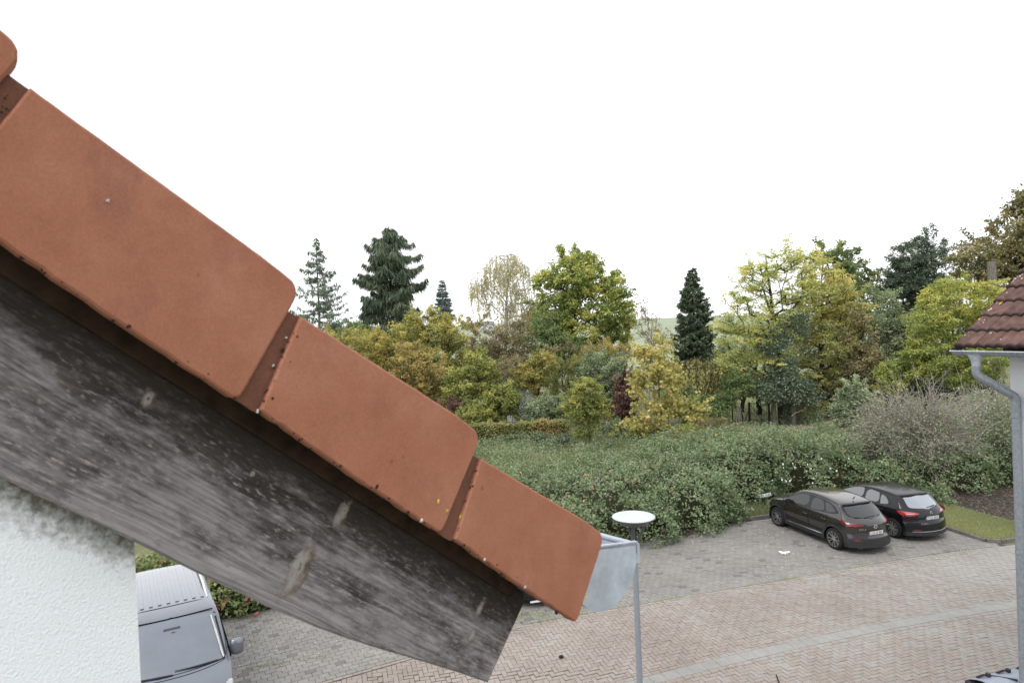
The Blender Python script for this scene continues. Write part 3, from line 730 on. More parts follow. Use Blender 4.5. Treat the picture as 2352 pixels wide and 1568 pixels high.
# roof deck under the tiles and tiles one by one (double roll profile)
TO2 = A0 + ei * .035 + ez * .06 + ea * .0
m = MB(); m.box((4.5, 2.95, -.07), (9.0, 5.7, .05)); m.build('roof_deck', MAT['wood_dark'], nh, frameM(TO2, ea, rs, rn))
tw, gl_ = .30, .335
def tile_mesh(verge):
    prof = []
    n = 16
    for i in range(n + 1):
        u = i / n; x = u * tw
        hgt = .030 * max(0, sin(pi * min(1, max(0, (u - .02) / .40)))) ** .8 + .024 * max(0, sin(pi * min(1, max(0, (u - .52) / .40)))) ** .8
        prof.append((x, hgt + .012))
    rows = [(-.02, .004), (-.012, .016), (.0, .020), (gl_ * .5, -.002), (gl_ + .04, -.024)]
    V, Fc = [], []
    for (y, dz) in rows:
        for (x, hh) in prof: V.append((x, y, hh + dz + .012))
    k = n + 1
    for r in range(len(rows) - 1):
        for i in range(n): Fc.append((r * k + i, r * k + i + 1, (r + 1) * k + i + 1, (r + 1) * k + i))
    b = len(V)
    for (x, hh) in prof: V.append((x, -.018, hh - .022))
    for i in range(n): Fc.append((b + i, b + i + 1, i + 1, i))
    if verge:
        b = len(V)
        for (y, dz) in rows: V += [(-.012, y, .034 + dz), (-.012, y, -.12 + dz)]
        for r in range(len(rows) - 1): Fc.append((b + 2 * r, b + 2 * r + 1, b + 2 * r + 3, b + 2 * r + 2)); Fc.append((r * k, b + 2 * r, b + 2 * r + 2, (r + 1) * k))
        Fc.append((0, b - 0, b + 1))
    return mesh('roof_tile', V, Fc, True)
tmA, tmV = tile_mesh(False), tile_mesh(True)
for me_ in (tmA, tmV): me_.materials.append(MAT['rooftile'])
rg = np.random.default_rng(77)
for r in range(16):
    for cidx in range(18):
        o = TO2 + rs * (r * gl_) + ea * (cidx * tw) + rn * (rg.normal() * .002)
        Mx = frameM(o, ea, rs, rn) @ Matrix.Rotation(rg.normal() * .006, 4, 'Z') @ Matrix.Rotation(radians(1.2) + rg.normal() * .004, 4, 'X')
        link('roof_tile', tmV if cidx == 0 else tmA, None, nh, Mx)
def roof_blobs(name, mat, seed, n, verge_share, rmax):
    bm = bmesh.new(); rg = np.random.default_rng(seed)
    for i in range(n):
        if rg.random() < verge_share: x, y = .015 + .10 * rg.random(), rg.random() * 3
        else: x, y = rg.random() * 2.6, rg.random() * 3.0
        r0 = rmax * (.25 + .75 * rg.random() ** 2)
        u = (x % tw) / tw
        hgt = .030 * max(0, sin(pi * min(1, max(0, (u - .02) / .40)))) ** .8 + .024 * max(0, sin(pi * min(1, max(0, (u - .52) / .40)))) ** .8
        fr = (y % gl_) / gl_
        for j in range(5):
            rr = r0 * (.3 + .6 * rg.random())
            bmesh.ops.create_icosphere(bm, subdivisions=1, radius=1, matrix=Matrix.Translation((x + rg.normal() * r0 * .5, y + rg.normal() * r0 * .7, hgt + .031 - .016 * fr)) @ Matrix.Diagonal((rr, rr * 1.3, .006, 1)))
    me = bpy.data.meshes.new(name); bm.to_mesh(me); bm.free()
    o = link(name, me, mat, nh, frameM(TO2, ea, rs, rn)); o['kind'] = 'stuff'
roof_blobs('lichen', MAT['lichen_white'], 5, 110, .6, .015)
MAT['lichen_o'] = plain('orange_lichen', (.52, .27, .04), .9, .1, nz=.3, scale=60)
roof_blobs('orange_lichen', MAT['lichen_o'], 8, 12, .9, .032)
# gutter, brackets, outlet, swan-neck downpipe
g_r = .068
def ng(a, l, r=g_r): return tuple(A0 + ea * l - ei * .0 + ei * (r * cos(a)) * -1 + ez * (r * sin(a) - .0))
m = MB(); n = 14; k = n + 1
V = [ng(-pi * i / n, l) for l in (0, 9.0) for i in range(k)] + [ng(-pi * i / n, l, g_r - .004) for l in (0, 9.0) for i in range(k)]
m.add(V, [(i, k + i, k + i + 1, i + 1) for i in range(n)] + [(2 * k + i, 2 * k + i + 1, 3 * k + i + 1, 3 * k + i) for i in range(n)])
m.add([ng(-pi * i / n, 0) for i in range(k)], [tuple(range(k))])
ngut = m.build('gutter', MAT['zinc_pipe'], nh); shade_auto(ngut, 40)
m = MB(); m.tube([A0 - ei * (g_r + .006) + ez * .004 + ea * l for l in (-.02, 9)], .011, 8); shade_auto(m.build('rim_bead', MAT['zinc'], ngut))
for l in (.16, .95, 1.75, 2.6):
    m = MB(); m.tube([ng(-pi * i / 10, l, g_r + .004) for i in range(11)], .008, 6); m.build('bracket', MAT['zinc_pipe'], ngut)
dp = empty('dummy', (0, 0, 0)); bpy.data.objects.remove(dp)
p_out = A0 + ea * .33 - ez * (g_r * .7)
wall_p = nb_corner + ea * .13 - ei * .075
m = MB()
pts = [p_out, p_out - ez * .09, p_out - ez * .17]
m.tube(pts, [.105, .062, .055], 16)
fn = m.build('outlet_funnel', MAT['zinc'], nh); shade_auto(fn, 50)
q0 = p_out - ez * .16; q1 = np.array([wall_p[0], wall_p[1], q0[2] - .50])
hv = np.array([q1[0] - q0[0], q1[1] - q0[1], 0]); hl = np.linalg.norm(hv); hv /= hl
def bez(t):
    b0_, b1_, b2_, b3_ = q0, q0 - ez * .26 , q1 + ez * .22 - hv * .0, q1
    return (1 - t) ** 3 * b0_ + 3 * (1 - t) ** 2 * t * b1_ + 3 * (1 - t) * t * t * b2_ + t ** 3 * b3_
pipe = [q0, q0 - ez * .08] + [q0 - ez * .08 + (-ez * .10 * sin(a) + hv * .10 * (1 - cos(a))) for a in np.linspace(.2, 1.15, 6)]
e0 = pipe[-1]; e1t = q1 + ez * .0
rev = [q1 + (ez * .10 * sin(a) - hv * .10 * (1 - cos(a))) for a in np.linspace(1.15, .2, 6)]
pipe += rev + [q1, q1 - ez * .2, np.array([wall_p[0], wall_p[1], .1])]
m = MB(); m.tube(pipe, .058, 18); ppipe = m.build('downpipe', MAT['zinc_pipe'], nh); shade_auto(ppipe, 40)
for z in (q1[2] - .22, q1[2] - 2.15, q1[2] - 4.0):
    m = MB(); m.lathe([(.058, -.02), (.065, -.018), (.065, .018), (.058, .02)], 18, None, (wall_p[0], wall_p[1], z))
    m.tube([(wall_p[0], wall_p[1], z), tuple(np.array([wall_p[0], wall_p[1], z]) + ei * .09)], .008, 6)
    m.build('clamp', MAT['zinc_pipe'], ppipe)

# ================================================================== street lamp
lp = at(1455, 1184, 9.9)
lamp = empty('street_lamp', (lp[0], lp[1], 0), 0, 'grey post lamp with a white dish reflector in front of the brambles', 'street lamp')
MAT['lamp_grey'] = plain('grey_lamp_paint', (.25, .27, .31), .45, .5, 0, 0, .06)
MAT['lamp_dark'] = plain('dark_lamp_paint', (.085, .09, .10), .5, .4, 0, 0, .06)
MAT['lamp_white'] = plain('white_dish_enamel', (.50, .535, .52), .5, .4, 0, 0, .05, 3)
LH = lp[2]; LR = .325
m = MB(); m.tube([(0, 0, 0), (0, 0, LH - .62)], [.052, .040], 20); shade_auto(m.build('post', MAT['lamp_grey'], lamp, Matrix.Translation((0, 0, 0)), True))
m = MB(); m.lathe([(.041, LH - .66), (.044, LH - .655), (.044, LH - .52), (.036, LH - .50), (.0, LH - .50)], 20); shade_auto(m.build('collar', MAT['lamp_grey'], lamp, None, True))
m = MB(); m.lathe([(0, LH + .012), (.15, LH + .011), (.28, LH + .004), (LR - .004, LH - .006), (LR, LH - .014)], 48); shade_auto(m.build('dish', MAT['lamp_white'], lamp, None, True), 60)
m = MB(); m.lathe([(LR, LH - .014), (LR + .001, LH - .024), (.30, LH - .045), (.20, LH - .115), (.13, LH - .14), (0, LH - .145)], 48); shade_auto(m.build('bowl', MAT['lamp_dark'], lamp, None, True), 50)
m = MB(); m.box((-.012, 0, LH - .32), (.055, .05, .37)); m.build('neck', MAT['lamp_dark'], lamp, None, True)
m = MB(); m.bar((.01, 0, LH - .47), (.17, -.02, LH - .13), .05, .035); m.build('strut', MAT['lamp_dark'], lamp, None, True)
m = MB(); m.bar((.0, .01, LH - .47), (-.06, .15, LH - .13), .04, .03); m.build('strut', MAT['lamp_dark'], lamp, None, True)

# ================================================================== cars
def paint(name, c, metal=.5, rough=.32):
    return plain(name, c, rough, .5, metal, 1.0, .05, 3)
MAT['paint_brown'] = paint('grey_brown_metallic', (.040, .035, .033), .5, .22)
MAT['paint_black'] = plain('black_paint', (.006, .006, .0075), .22, .3, .0, .3, .05, 3)
MAT['paint_van'] = paint('slate_grey_metallic', (.14, .155, .185), .35, .28)
def glassy(m, ior):
    for nd in m.node_tree.nodes:
        if nd.type == 'BSDF_PRINCIPLED': nd.inputs['IOR'].default_value = ior
    return m
MAT['glass'] = plain('dark_car_glass', (.012, .014, .017), .03, .9, 0, .6, .0)
MAT['glass_light'] = plain('pale_windscreen_glass', (.085, .11, .15), .03, 1.0, 0, 1., .25, 2)
MAT['glass_side'] = glassy(plain('tinted_side_glass', (.010, .012, .014), .03, .6, 0, 0, 0), 1.6); MAT['glass_rear'] = glassy(plain('tinted_rear_glass', (.016, .018, .020), .04, .6, 0, 0, 0), 1.6); MAT['van_screen'] = glassy(plain('tinted_windscreen', (.06, .08, .115), .03, .9, 0, .5, .2, 2), 1.75); MAT['gloss_black'] = plain('gloss_black_surround', (.008, .008, .009), .2, .4, 0, 0, 0)
glassy(MAT['glass'], 1.9); glassy(MAT['glass_light'], 2.0)
MAT['rubber'] = plain('tyre_rubber', (.018, .018, .019), .8, .2, 0, 0, .2, 12)
MAT['plastic'] = plain('black_trim_plastic', (.028, .029, .031), .6, .3, 0, 0, .15, 9)
MAT['liner'] = plain('wheel_arch_black', (.006, .006, .006), .9, .05)
MAT['alloy'] = plain('silver_alloy', (.52, .52, .53), .3, .5, .8)
MAT['alloy_dark'] = plain('dark_alloy', (.05, .05, .053), .45, .4, .4)
MAT['chrome'] = plain('chrome_trim', (.62, .63, .64), .15, .5, 1.0)
MAT['red_lamp'] = plain('red_tail_lens', (.17, .010, .010), .12, .6, 0, 1., .35, 14)
MAT['red_bright'] = plain('bright_red_tail_lens', (.40, .024, .022), .12, .6, 0, 1., .25, 14)
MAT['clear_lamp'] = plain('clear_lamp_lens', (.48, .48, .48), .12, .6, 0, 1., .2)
MAT['plate_white'] = plain('number_plate_white', (.78, .79, .80), .4, .4, 0, 0, .02)
MAT['plate_blue'] = plain('plate_blue_band', (.02, .09, .42), .4, .4, 0, 0, .02)
MAT['ink'] = plain('black_lettering', (.012, .012, .012), .5, .3, 0, 0, .02)
MAT['seam'] = plain('panel_gap_black', (.004, .004, .004), .9, .05)

def chaikin(P, n=3):
    P = np.array(P, float)
    for _ in range(n):
        Q_ = [P[0]]
        for a, b in zip(P, P[1:]): Q_ += [a * .75 + b * .25, a * .25 + b * .75]
        Q_.append(P[-1]); P = np.array(Q_)
    return P
def inpoly(x, y, poly):
    p = np.array(poly); r = np.zeros(x.shape, bool); n = len(p)
    for i in range(n):
        x1, y1 = p[i]; x2, y2 = p[(i + 1) % n]
        c = ((y1 > y) != (y2 > y)) & (x < (x2 - x1) * (y - y1) / (y2 - y1 + 1e-12) + x1); r ^= c
    return r
class Car:
    def __init__(s, sp): s.__dict__.update(sp)
    def W(s, x, z):
        return s.width / 2 * np.interp(x, [a for a, b in s.plan], [b for a, b in s.plan]) * np.interp(z, [a for a, b in s.tum], [b for a, b in s.tum])
    def bow(s, x, y):
        r = np.interp(x, [a for a, b in s.bowr], [b for a, b in s.bowr]); f = np.interp(x, [a for a, b in s.bowf], [b for a, b in s.bowf])
        return (r - f) * np.abs(y / (s.width / 2)) ** 2.2
    def body(s, root, step=.025):
        P = chaikin(s.prof, 3)
        L = np.r_[0, np.cumsum(np.linalg.norm(np.diff(P, axis=0), axis=1))]; ns = int(L[-1] / step)
        t = np.linspace(0, L[-1], ns); X = np.interp(t, L, P[:, 0]); Z = np.interp(t, L, P[:, 1]); s.X, s.Z = X, Z
        nt1, nt2 = int(s.width / 2 / step) + 6, int(1.0 / step)
        rz = np.minimum(np.interp(X, [a for a, b in s.round], [b for a, b in s.round]), (Z - s.sill) * .5)
        th = np.linspace(0, pi / 2, nt1)
        wc = s.W(X, Z - rz)
        y1 = wc[:, None] * np.sin(th)[None] ** (2 / 3.2); z1 = (Z - rz)[:, None] + rz[:, None] * np.clip(np.cos(th), 0, 1)[None] ** (2 / 3.2)
        y1 = wc[:, None] * (np.sin(th) ** .8)[None] if False else y1
        k = np.linspace(0, 1, nt2)[1:]
        z2 = (Z - rz)[:, None] * (1 - k)[None] + s.sill * k[None]
        y2 = s.W(np.repeat(X[:, None], nt2 - 1, 1), z2)
        Y = np.c_[y1, y2]; ZZ = np.c_[z1, z2]; XX = X[:, None] + s.bow(np.repeat(X[:, None], Y.shape[1], 1), Y)
        if s.sculpt: Y = Y - s.sculpt(XX, ZZ) * (np.arange(Y.shape[1]) >= nt1)[None]
        side = np.repeat((np.arange(Y.shape[1]) >= nt1 - 3)[None], ns, 0)
        for wx in s.wheels:
            dx, dz = XX - wx, ZZ - s.wr; d = np.hypot(dx, dz); m = side & (np.abs(d - s.arch) < step * .55)
            XX = np.where(m, wx + dx / d * s.arch, XX); ZZ = np.where(m, s.wr + dz / d * s.arch, ZZ)
            if s.ring:
                dx, dz = XX - wx, ZZ - s.wr; d = np.hypot(dx, dz); m = side & (np.abs(d - s.ring) < step * .55)
                XX = np.where(m, wx + dx / d * s.ring, XX); ZZ = np.where(m, s.wr + dz / d * s.ring, ZZ)
        for zl in s.zlines:
            m = side & (np.abs(ZZ - zl) < step * .5); ZZ = np.where(m, zl, ZZ)
        nj = Y.shape[1]; idx = np.arange(ns * nj).reshape(ns, nj)
        q = np.stack([idx[:-1, :-1], idx[:-1, 1:], idx[1:, 1:], idx[1:, :-1]], -1).reshape(-1, 4)
        Vh = np.stack([XX, Y, ZZ], -1).reshape(-1, 3); c = Vh[q].mean(1); isside = (np.tile(np.arange(nj - 1), ns - 1) >= nt1 - 3)
        lab = np.array(['body'] * len(q), dtype=object)
        for nm, test in s.classes: 
            m = test(c[:, 0], c[:, 1], c[:, 2], isside); lab[m] = nm
        for wx in s.wheels:
            d = np.hypot(c[:, 0] - wx, c[:, 2] - s.wr); lab[isside & (d < s.arch)] = ''
        Vm = np.r_[Vh, Vh * (1, -1, 1)]; 
        for nm in sorted(set(lab) - {''}):
            qq = q[lab == nm]; mat = s.mats.get(nm, s.paint)
            mirror = qq[:, ::-1] + len(Vh)
            groups = [np.r_[qq, mirror]] if nm in s.single else [qq, mirror]
            for g in groups:
                u, inv = np.unique(g.ravel(), return_inverse=True); VV = Vm[u]; g2 = inv.reshape(-1, 4)
                # weld the centre line so that shading stays smooth
                o = link(nm if nm != 'body' else 'body', mesh(nm, VV, g2, True), mat, root, None, True)
                if nm in s.single:
                    bm = bmesh.new(); bm.from_mesh(o.data); bmesh.ops.remove_doubles(bm, verts=bm.verts, dist=1e-4); bm.to_mesh(o.data); bm.free()
        m = MB(); m.box((s.length / 2, 0, s.sill + .06), (s.length - .5, s.width * .80, .14)); m.build('underbody', MAT['liner'], root, None, True)
    def crown(s, y, z, x):
        rz = min(float(np.interp(x, [a for a, b in s.round], [b for a, b in s.round])), max(.01, (z - s.sill) * .5)); u = min(.93, abs(y) / max(.05, float(s.W(x, z))))
        th_ = math.asin(u ** 1.6); return rz * (1 - max(0., cos(th_)) ** (2 / 3.2))
    def rear(s, y, z, off=.0):
        def at_(zz):
            i = int(np.argmax(s.Z >= zz)); return float(np.interp(zz, s.Z[:i + 1], s.X[:i + 1])) if s.Z.max() > zz else .9
        x = at_(z); x = at_(z + s.crown(y, z, x)); return x + float(s.bow(x, y)) - off
    def front(s, y, z, off=.0):
        k = int(np.argmax(s.Z)); Zr, Xr = -s.Z[k:], s.X[k:]
        x = float(np.interp(-z, Zr, Xr)); x = float(np.interp(-(z + s.crown(y, z, x)), Zr, Xr)); return x + float(s.bow(x, y)) + off
    def grid(s, root, name, rows, mat):
        n = len(rows); k = len(rows[0]); V = [p for r in rows for p in r]
        return link(name, mesh(name, V, [(i * k + j, i * k + j + 1, (i + 1) * k + j + 1, (i + 1) * k + j) for i in range(n - 1) for j in range(k - 1)], True), mat, root, None, True)
    def span(s, poly, z):
        xs_ = []
        for (x1, z1), (x2, z2) in zip(poly, poly[1:] + poly[:1]):
            if (z1 <= z < z2) or (z2 <= z < z1): xs_.append(x1 + (x2 - x1) * (z - z1) / (z2 - z1))
        return (min(xs_), max(xs_)) if len(xs_) > 1 else None
    def rowz(s, poly, n): 
        a, b = min(p[1] for p in poly) + 1e-4, max(p[1] for p in poly) - 1e-4; return np.linspace(a, b, n)
    def patch_side(s, root, name, poly, mat, off, n=14, k=9):
        poly = [tuple(p) for p in chaikin(list(poly) + [poly[0]], 2)[:-1]]
        for sd_ in (1, -1):
            rows = []
            for z in s.rowz(poly, n):
                sp_ = s.span(poly, z)
                if sp_ is None: continue
                rows.append([(x, sd_ * (float(s.W(x, z)) + off), z) for x in np.linspace(sp_[0], sp_[1], k)][::sd_])
            s.grid(root, name, rows, mat)
    def patch_end(s, root, name, poly, mat, off, end='rear', split=False, n=12, k=11):
        f = s.rear if end == 'rear' else s.front
        poly = [tuple(p) for p in chaikin(list(poly) + [poly[0]], 2)[:-1]] if split else poly
        for sd_ in ((1, -1) if split else (1,)):
            rows = []
            for z in s.rowz(poly, n):
                sp_ = s.span(poly, z)
                if sp_ is None: continue
                ys_ = np.linspace(sp_[0], sp_[1], k) if split else np.linspace(-sp_[1], sp_[1], 2 * k)
                rows.append([(f(y, z, off), sd_ * y, z) for y in ys_][::(sd_ if end == 'rear' else -sd_)])
            s.grid(root, name, rows, mat)
    def wheel(s, root, wx, side, kind):
        wr, tw_ = s.wr, s.tw
        y = side * (s.width / 2 * .985)
        R = Matrix.Translation((wx, y, wr)) @ Matrix.Rotation(-side * pi / 2, 4, 'X')   # local z points outwards
        e = empty('wheel', (0, 0, 0)); e.parent = root; e.matrix_basis = R
        rr = s.rim
        m = MB(); m.lathe([(rr - .012, -tw_), (rr + .02, -tw_), (wr - .03, -tw_ + .004), (wr - .004, -tw_ + .04), (wr, -tw_ * .5), (wr - .004, -.03), (wr - .03, -.004), (rr + .03, .004), (rr, -.004), (rr - .01, -.03)], 40)
        shade_auto(m.build('tyre', MAT['rubber'], e, None, True), 50)
        m = MB(); m.lathe([(rr, -.006), (rr - .012, -.002), (rr - .02, -.014), (rr - .028, -.06), (0, -.062)], 40); shade_auto(m.build('rim', MAT['alloy_dark'] if kind == 'split' else MAT['alloy_dark'], e, None, True), 40)
        m = MB()
        n = 5 if kind == 'split' else 7
        for i in range(n):
            for dlt in ((-.17, .17) if kind == 'split' else (-.12, .12)):
                a0 = 2 * pi * i / n + .3; a1 = a0 + dlt * 1.6
                p0 = Vector((.045 * cos(a0 + dlt * .8), .045 * sin(a0 + dlt * .8), -.030)); p1 = Vector(((rr - .01) * cos(a1), (rr - .01) * sin(a1), -.012))
                m.bar(p0, p1, .018 if kind == 'split' else .022, .02)
        m.lathe([(.052, -.035), (.05, -.018), (.03, -.014), (0, -.014)], 16)
        m.build('spokes', MAT['alloy'], e, None, True)
        m = MB(); m.lathe([(rr, -.002), (rr + .003, .003), (rr - .008, .002)], 40); m.build('rim_lip', MAT['alloy'] , e, None, True)
        m = MB(); R2 = Matrix.Rotation(-side * pi / 2, 3, 'X')
        m.lathe([(s.arch + .02, -.03), (s.arch + .015, -.30), (0, -.30)], 32, R2, (wx, y, wr)); m.v = [(v[0], v[1], max(v[2], s.sill + .01)) for v in m.v]; m.build('arch_liner', MAT['liner'], root, None, True)
    def seam(s, root, pts, r=.0045, name='panel_gap'):
        for sd_ in (1, -1):
            m = MB(); P = []
            for (x0, z0), (x1, z1) in zip(pts, pts[1:]):
                for k in range(6): 
                    x = x0 + (x1 - x0) * k / 6; z = z0 + (z1 - z0) * k / 6; P.append((x, sd_ * (s.W(x, z) + .0005), z))
            x, z = pts[-1]; P.append((x, sd_ * (s.W(x, z) + .0005), z))
            m.tube(P, r, 5); m.build(name, MAT['seam'], root, None, True)
    def handle(s, root, x, z):
        for sd_ in (1, -1):
            m = MB(); yy = s.W(x, z); m.tube([(x - .085, sd_ * (yy + .004), z - .006), (x - .06, sd_ * (yy + .028), z), (x + .05, sd_ * (yy + .028), z + .006), (x + .085, sd_ * (yy + .004), z + .006)], [.010, .014, .013, .009], 8)
            o = m.build('door_handle', s.paint, root, None, True); shade_auto(o, 60)
            m = MB(); m.lathe([(.0, .004), (.035, .003), (.045, .0)], 14, Matrix.Rotation(-sd_ * pi / 2, 3, 'X'), (x + .01, sd_ * yy, z - .004)); m.build('handle_cup', MAT['seam'], root, None, True)
    def mirror(s, root, x, z, sz=(.10, .20, .14)):
        for sd_ in (1, -1):
            yy = s.W(x, z)
            bm = bmesh.new(); bmesh.ops.create_uvsphere(bm, u_segments=20, v_segments=12, radius=1, matrix=Matrix.Translation((x, sd_ * (yy + sz[1] * .62), z + .04)) @ Matrix.Rotation(-sd_ * .25, 4, 'Z') @ Matrix.Diagonal((sz[0], sz[1] * .62, sz[2] * .62, 1)))
            cx_, cy_, cz_ = x, sd_ * (yy + sz[1] * .62), z + .04
            for v in bm.verts:
                for a_, c_, h_ in ((1, cy_, sz[1] * .62), (2, cz_, sz[2] * .62)):
                    u_ = (v.co[a_] - c_) / h_; v.co[a_] = c_ + h_ * math.copysign(abs(u_) ** .6, u_)
            for v in bm.verts:
                if v.co.x < x - sz[0] * .35: v.co.x = x - sz[0] * .35
            me = bpy.data.meshes.new('side_mirror'); bm.to_mesh(me); bm.free(); o = link('side_mirror', me, s.paint, root, None, True); shade_auto(o, 50)
            m = MB(); m.bar((x + .01, sd_ * (yy - .04), z - .04), (x, sd_ * (yy + .12), z - .01), .08, .04); m.build('mirror_arm', MAT['plastic'], o, None, True)
def text(name, body, size, mat, parent, Mloc, ext=.0008, align='CENTER', sx=1.):
    cu = bpy.data.curves.new(name, 'FONT'); cu.body = body; cu.size = size; cu.extrude = ext; cu.align_x = align; cu.align_y = 'CENTER'
    cu.space_character = 1.05; cu.offset = size * .012
    cu.materials.append(mat); o0 = bpy.data.objects.new(name, cu); COL.objects.link(o0); bpy.context.view_layer.update()
    me = bpy.data.meshes.new_from_object(o0.evaluated_get(bpy.context.evaluated_depsgraph_get())); me.name = name
    bpy.data.objects.remove(o0); o = bpy.data.objects.new(name, me); COL.objects.link(o); o.parent = parent
    if len(me.materials) == 0: me.materials.append(mat)
    o.matrix_basis = Mloc @ Matrix.Diagonal((sx, 1, 1, 1)); return o
def number_plate(parent, Mloc, txt, name='number_plate', frame_=True):
    """local x right, y up, z out of the plate"""
    m = MB(); m.prism([(-.26, -.055), (.26, -.055), (.26, .055), (-.26, .055)], -.008, 0, None, .003)
    p = m.build(name, MAT['plate_white'], parent, Mloc, True)
    m = MB(); m.box((-.238, 0, .0006), (.040, .104, .002)); m.build('blue_band', MAT['plate_blue'], p, None, True)
    text('lettering', txt, .098, MAT['ink'], p, Matrix.Translation((.022, -.002, .0012)), .0006, 'CENTER', .80)
    if frame_:
        m = MB(); m.box((0, -.064, -.002), (.53, .016, .012)); m.box((0, .059, -.004), (.53, .006, .01)); m.build('plate_frame', MAT['ink'], p, None, True)
    return p
def backM(x, y, z, tilt=0.):
    """frame on the tail: local x = car -y (to the right for a viewer behind), y = up, z = backwards"""
    return Matrix.Translation((x, y, z)) @ Matrix(((0, 0, -1, 0), (-1, 0, 0, 0), (0, 1, 0, 0), (0, 0, 0, 1))) @ Matrix.Rotation(tilt, 4, 'X')

def poly_side(p): return lambda x, y, z, sd_: sd_ & inpoly(x, z, p)
# ---------- grey-brown compact crossover
def build_suv(loc, rz):
    root = empty('parked_car', (loc[0], loc[1], 0), rz, 'grey-brown metallic crossover parked nose-in, nearer of the two cars on the right', 'car', 'parked cars')
    L = 4.27; W_ = 1.71
    rw = [(.50, 1.055), (.57, 1.10), (.50, 1.40), (.0, 1.43), (-.1, 1.43), (-.1, 1.035), (0, 1.035)]
    def rearwin(x, y, z, sd_): return (~sd_) & (x < .8) & inpoly(np.abs(y), z, [(-.1, 1.05), (.30, 1.055), (.50, 1.09), (.61, 1.15), (.55, 1.345), (.30, 1.375), (-.1, 1.38)])
    def pillar(x, y, z, sd_): return (~sd_) & (x < .75) & (z > 1.10) & (z < 1.40) & (np.abs(y) > .55)
    def tail(x, y, z, sd_): return (x < .62) & (np.abs(y) > .36) & inpoly(np.where(sd_, .86 + x * .55, np.abs(y)), z, [(.37, .875), (.60, .855), (.80, .865), (.97, .94), (1.18, 1.02), (.90, .975), (.62, .94), (.40, .91)])
    def bumper(x, y, z, sd_): return (z < .52 + .0 * x) & ((x < .50) | (x > 3.9))
    def windscreen(x, y, z, sd_): return (~sd_) & (x > 2.35) & inpoly(np.abs(y), z, [(-.1, 1.06), (.66, 1.07), (.56, 1.43), (-.1, 1.455)])
    cladring = lambda x, y, z, sd_: sd_ & ((np.hypot(x - .87, z - .335) < .46) | (np.hypot(x - 3.44, z - .335) < .46))
    classes = [('rear_bumper', lambda x, y, z, sd_: (z < .52) & (x < .50)), ('front_bumper', lambda x, y, z, sd_: (z < .52) & (x > 3.9)), ('sill_cladding', lambda x, y, z, sd_: sd_ & (z < .40) & (x > .5) & (x < 3.9)), ('wheel_arch_trim', lambda x, y, z, sd_: cladring(x, y, z, sd_) & (x < 2)), ('front_arch_trim', lambda x, y, z, sd_: cladring(x, y, z, sd_) & (x > 2))]
    c = Car(dict(length=L, width=W_, sill=.22, wr=.335, tw=.22, rim=.232, arch=.385, wheels=(.87, 3.44), paint=MAT['paint_brown'], classes=classes,
        prof=[(0, .24), (.01, .36), (.02, .50), (.05, .545), (.09, .66), (.06, .80), (.10, .92), (.17, .99), (.26, 1.045), (.52, 1.25), (.72, 1.385), (.62, 1.41), (.76, 1.435), (1.05, 1.49), (1.5, 1.535), (2.0, 1.55), (2.4, 1.515), (2.66, 1.445), (2.98, 1.25), (3.25, 1.08), (3.45, 1.045), (3.8, 1.0), (4.06, .93), (4.18, .82), (4.22, .66), (4.25, .50), (4.27, .24)],
        plan=[(0, .955), (.5, .985), (1.0, 1.0), (3.2, 1.0), (3.7, .975), (4.27, .90)],
        tum=[(.2, .955), (.35, .985), (.55, .985), (.70, 1.0), (.85, .985), (1.0, .945), (1.05, .92), (1.25, .80), (1.40, .70), (1.55, .62)],
        round=[(0, .06), (.2, .05), (.6, .05), (1.0, .085), (2.3, .085), (2.9, .06), (3.3, .07), (4.27, .10)],
        bowr=[(0, .36), (.25, .34), (.5, .28), (.72, .20), (1.2, 0), (4.3, 0)], bowf=[(0, 0), (2.2, 0), (2.6, .12), (3.3, .30), (4.27, .42)],
        mats={'rear_bumper': MAT['plastic'], 'front_bumper': MAT['plastic'], 'sill_cladding': MAT['plastic'], 'wheel_arch_trim': MAT['plastic'], 'front_arch_trim': MAT['plastic'], 'rear_window': MAT['glass'], 'windscreen': MAT['glass'], 'tail_light': MAT['red_lamp'], 'front_window': MAT['glass'], 'rear_side_window': MAT['glass'], 'quarter_panel': MAT['glass'], 'door_pillar': MAT['plastic']},
        single={'body', 'rear_bumper', 'front_bumper', 'rear_window', 'windscreen'},
        ring=.46, zlines=(.40, .52), sculpt=lambda X, Z: .018 * np.exp(-((Z - .56) / .10) ** 2) * ((X > 1.0) & (X < 3.3))))
    # the profile must stay monotone in x
    p = np.array(c.prof); p[:, 0] = np.maximum.accumulate(p[:, 0] + np.arange(len(p)) * 1e-4); c.prof = p
    c.body(root)
    c.patch_side(root, 'window_surround', [(3.10, 1.055), (2.86, 1.21), (2.58, 1.355), (2.30, 1.425), (1.90, 1.445), (1.42, 1.42), (1.05, 1.355), (.80, 1.22), (.72, 1.135), (1.2, 1.055), (1.9, 1.02), (2.6, 1.01), (3.08, 1.02)], MAT['gloss_black'], .003, 18, 24)
    c.patch_side(root, 'front_window', [(2.98, 1.07), (2.80, 1.205), (2.54, 1.335), (2.28, 1.395), (2.02, 1.405), (1.98, 1.05), (2.9, 1.035)], MAT['glass_side'], .007)
    c.patch_side(root, 'rear_side_window', [(1.86, 1.05), (1.90, 1.405), (1.48, 1.39), (1.36, 1.25), (1.27, 1.09)], MAT['glass_side'], .007)
    c.patch_side(root, 'quarter_panel', [(1.20, 1.095), (1.30, 1.25), (1.39, 1.375), (1.12, 1.33), (.93, 1.235), (.83, 1.155)], MAT['glass_side'], .006)
    c.patch_end(root, 'window_surround', [(0, 1.03), (.42, 1.045), (.60, 1.10), (.655, 1.17), (.60, 1.36), (.30, 1.395), (0, 1.40)], MAT['gloss_black'], .003)
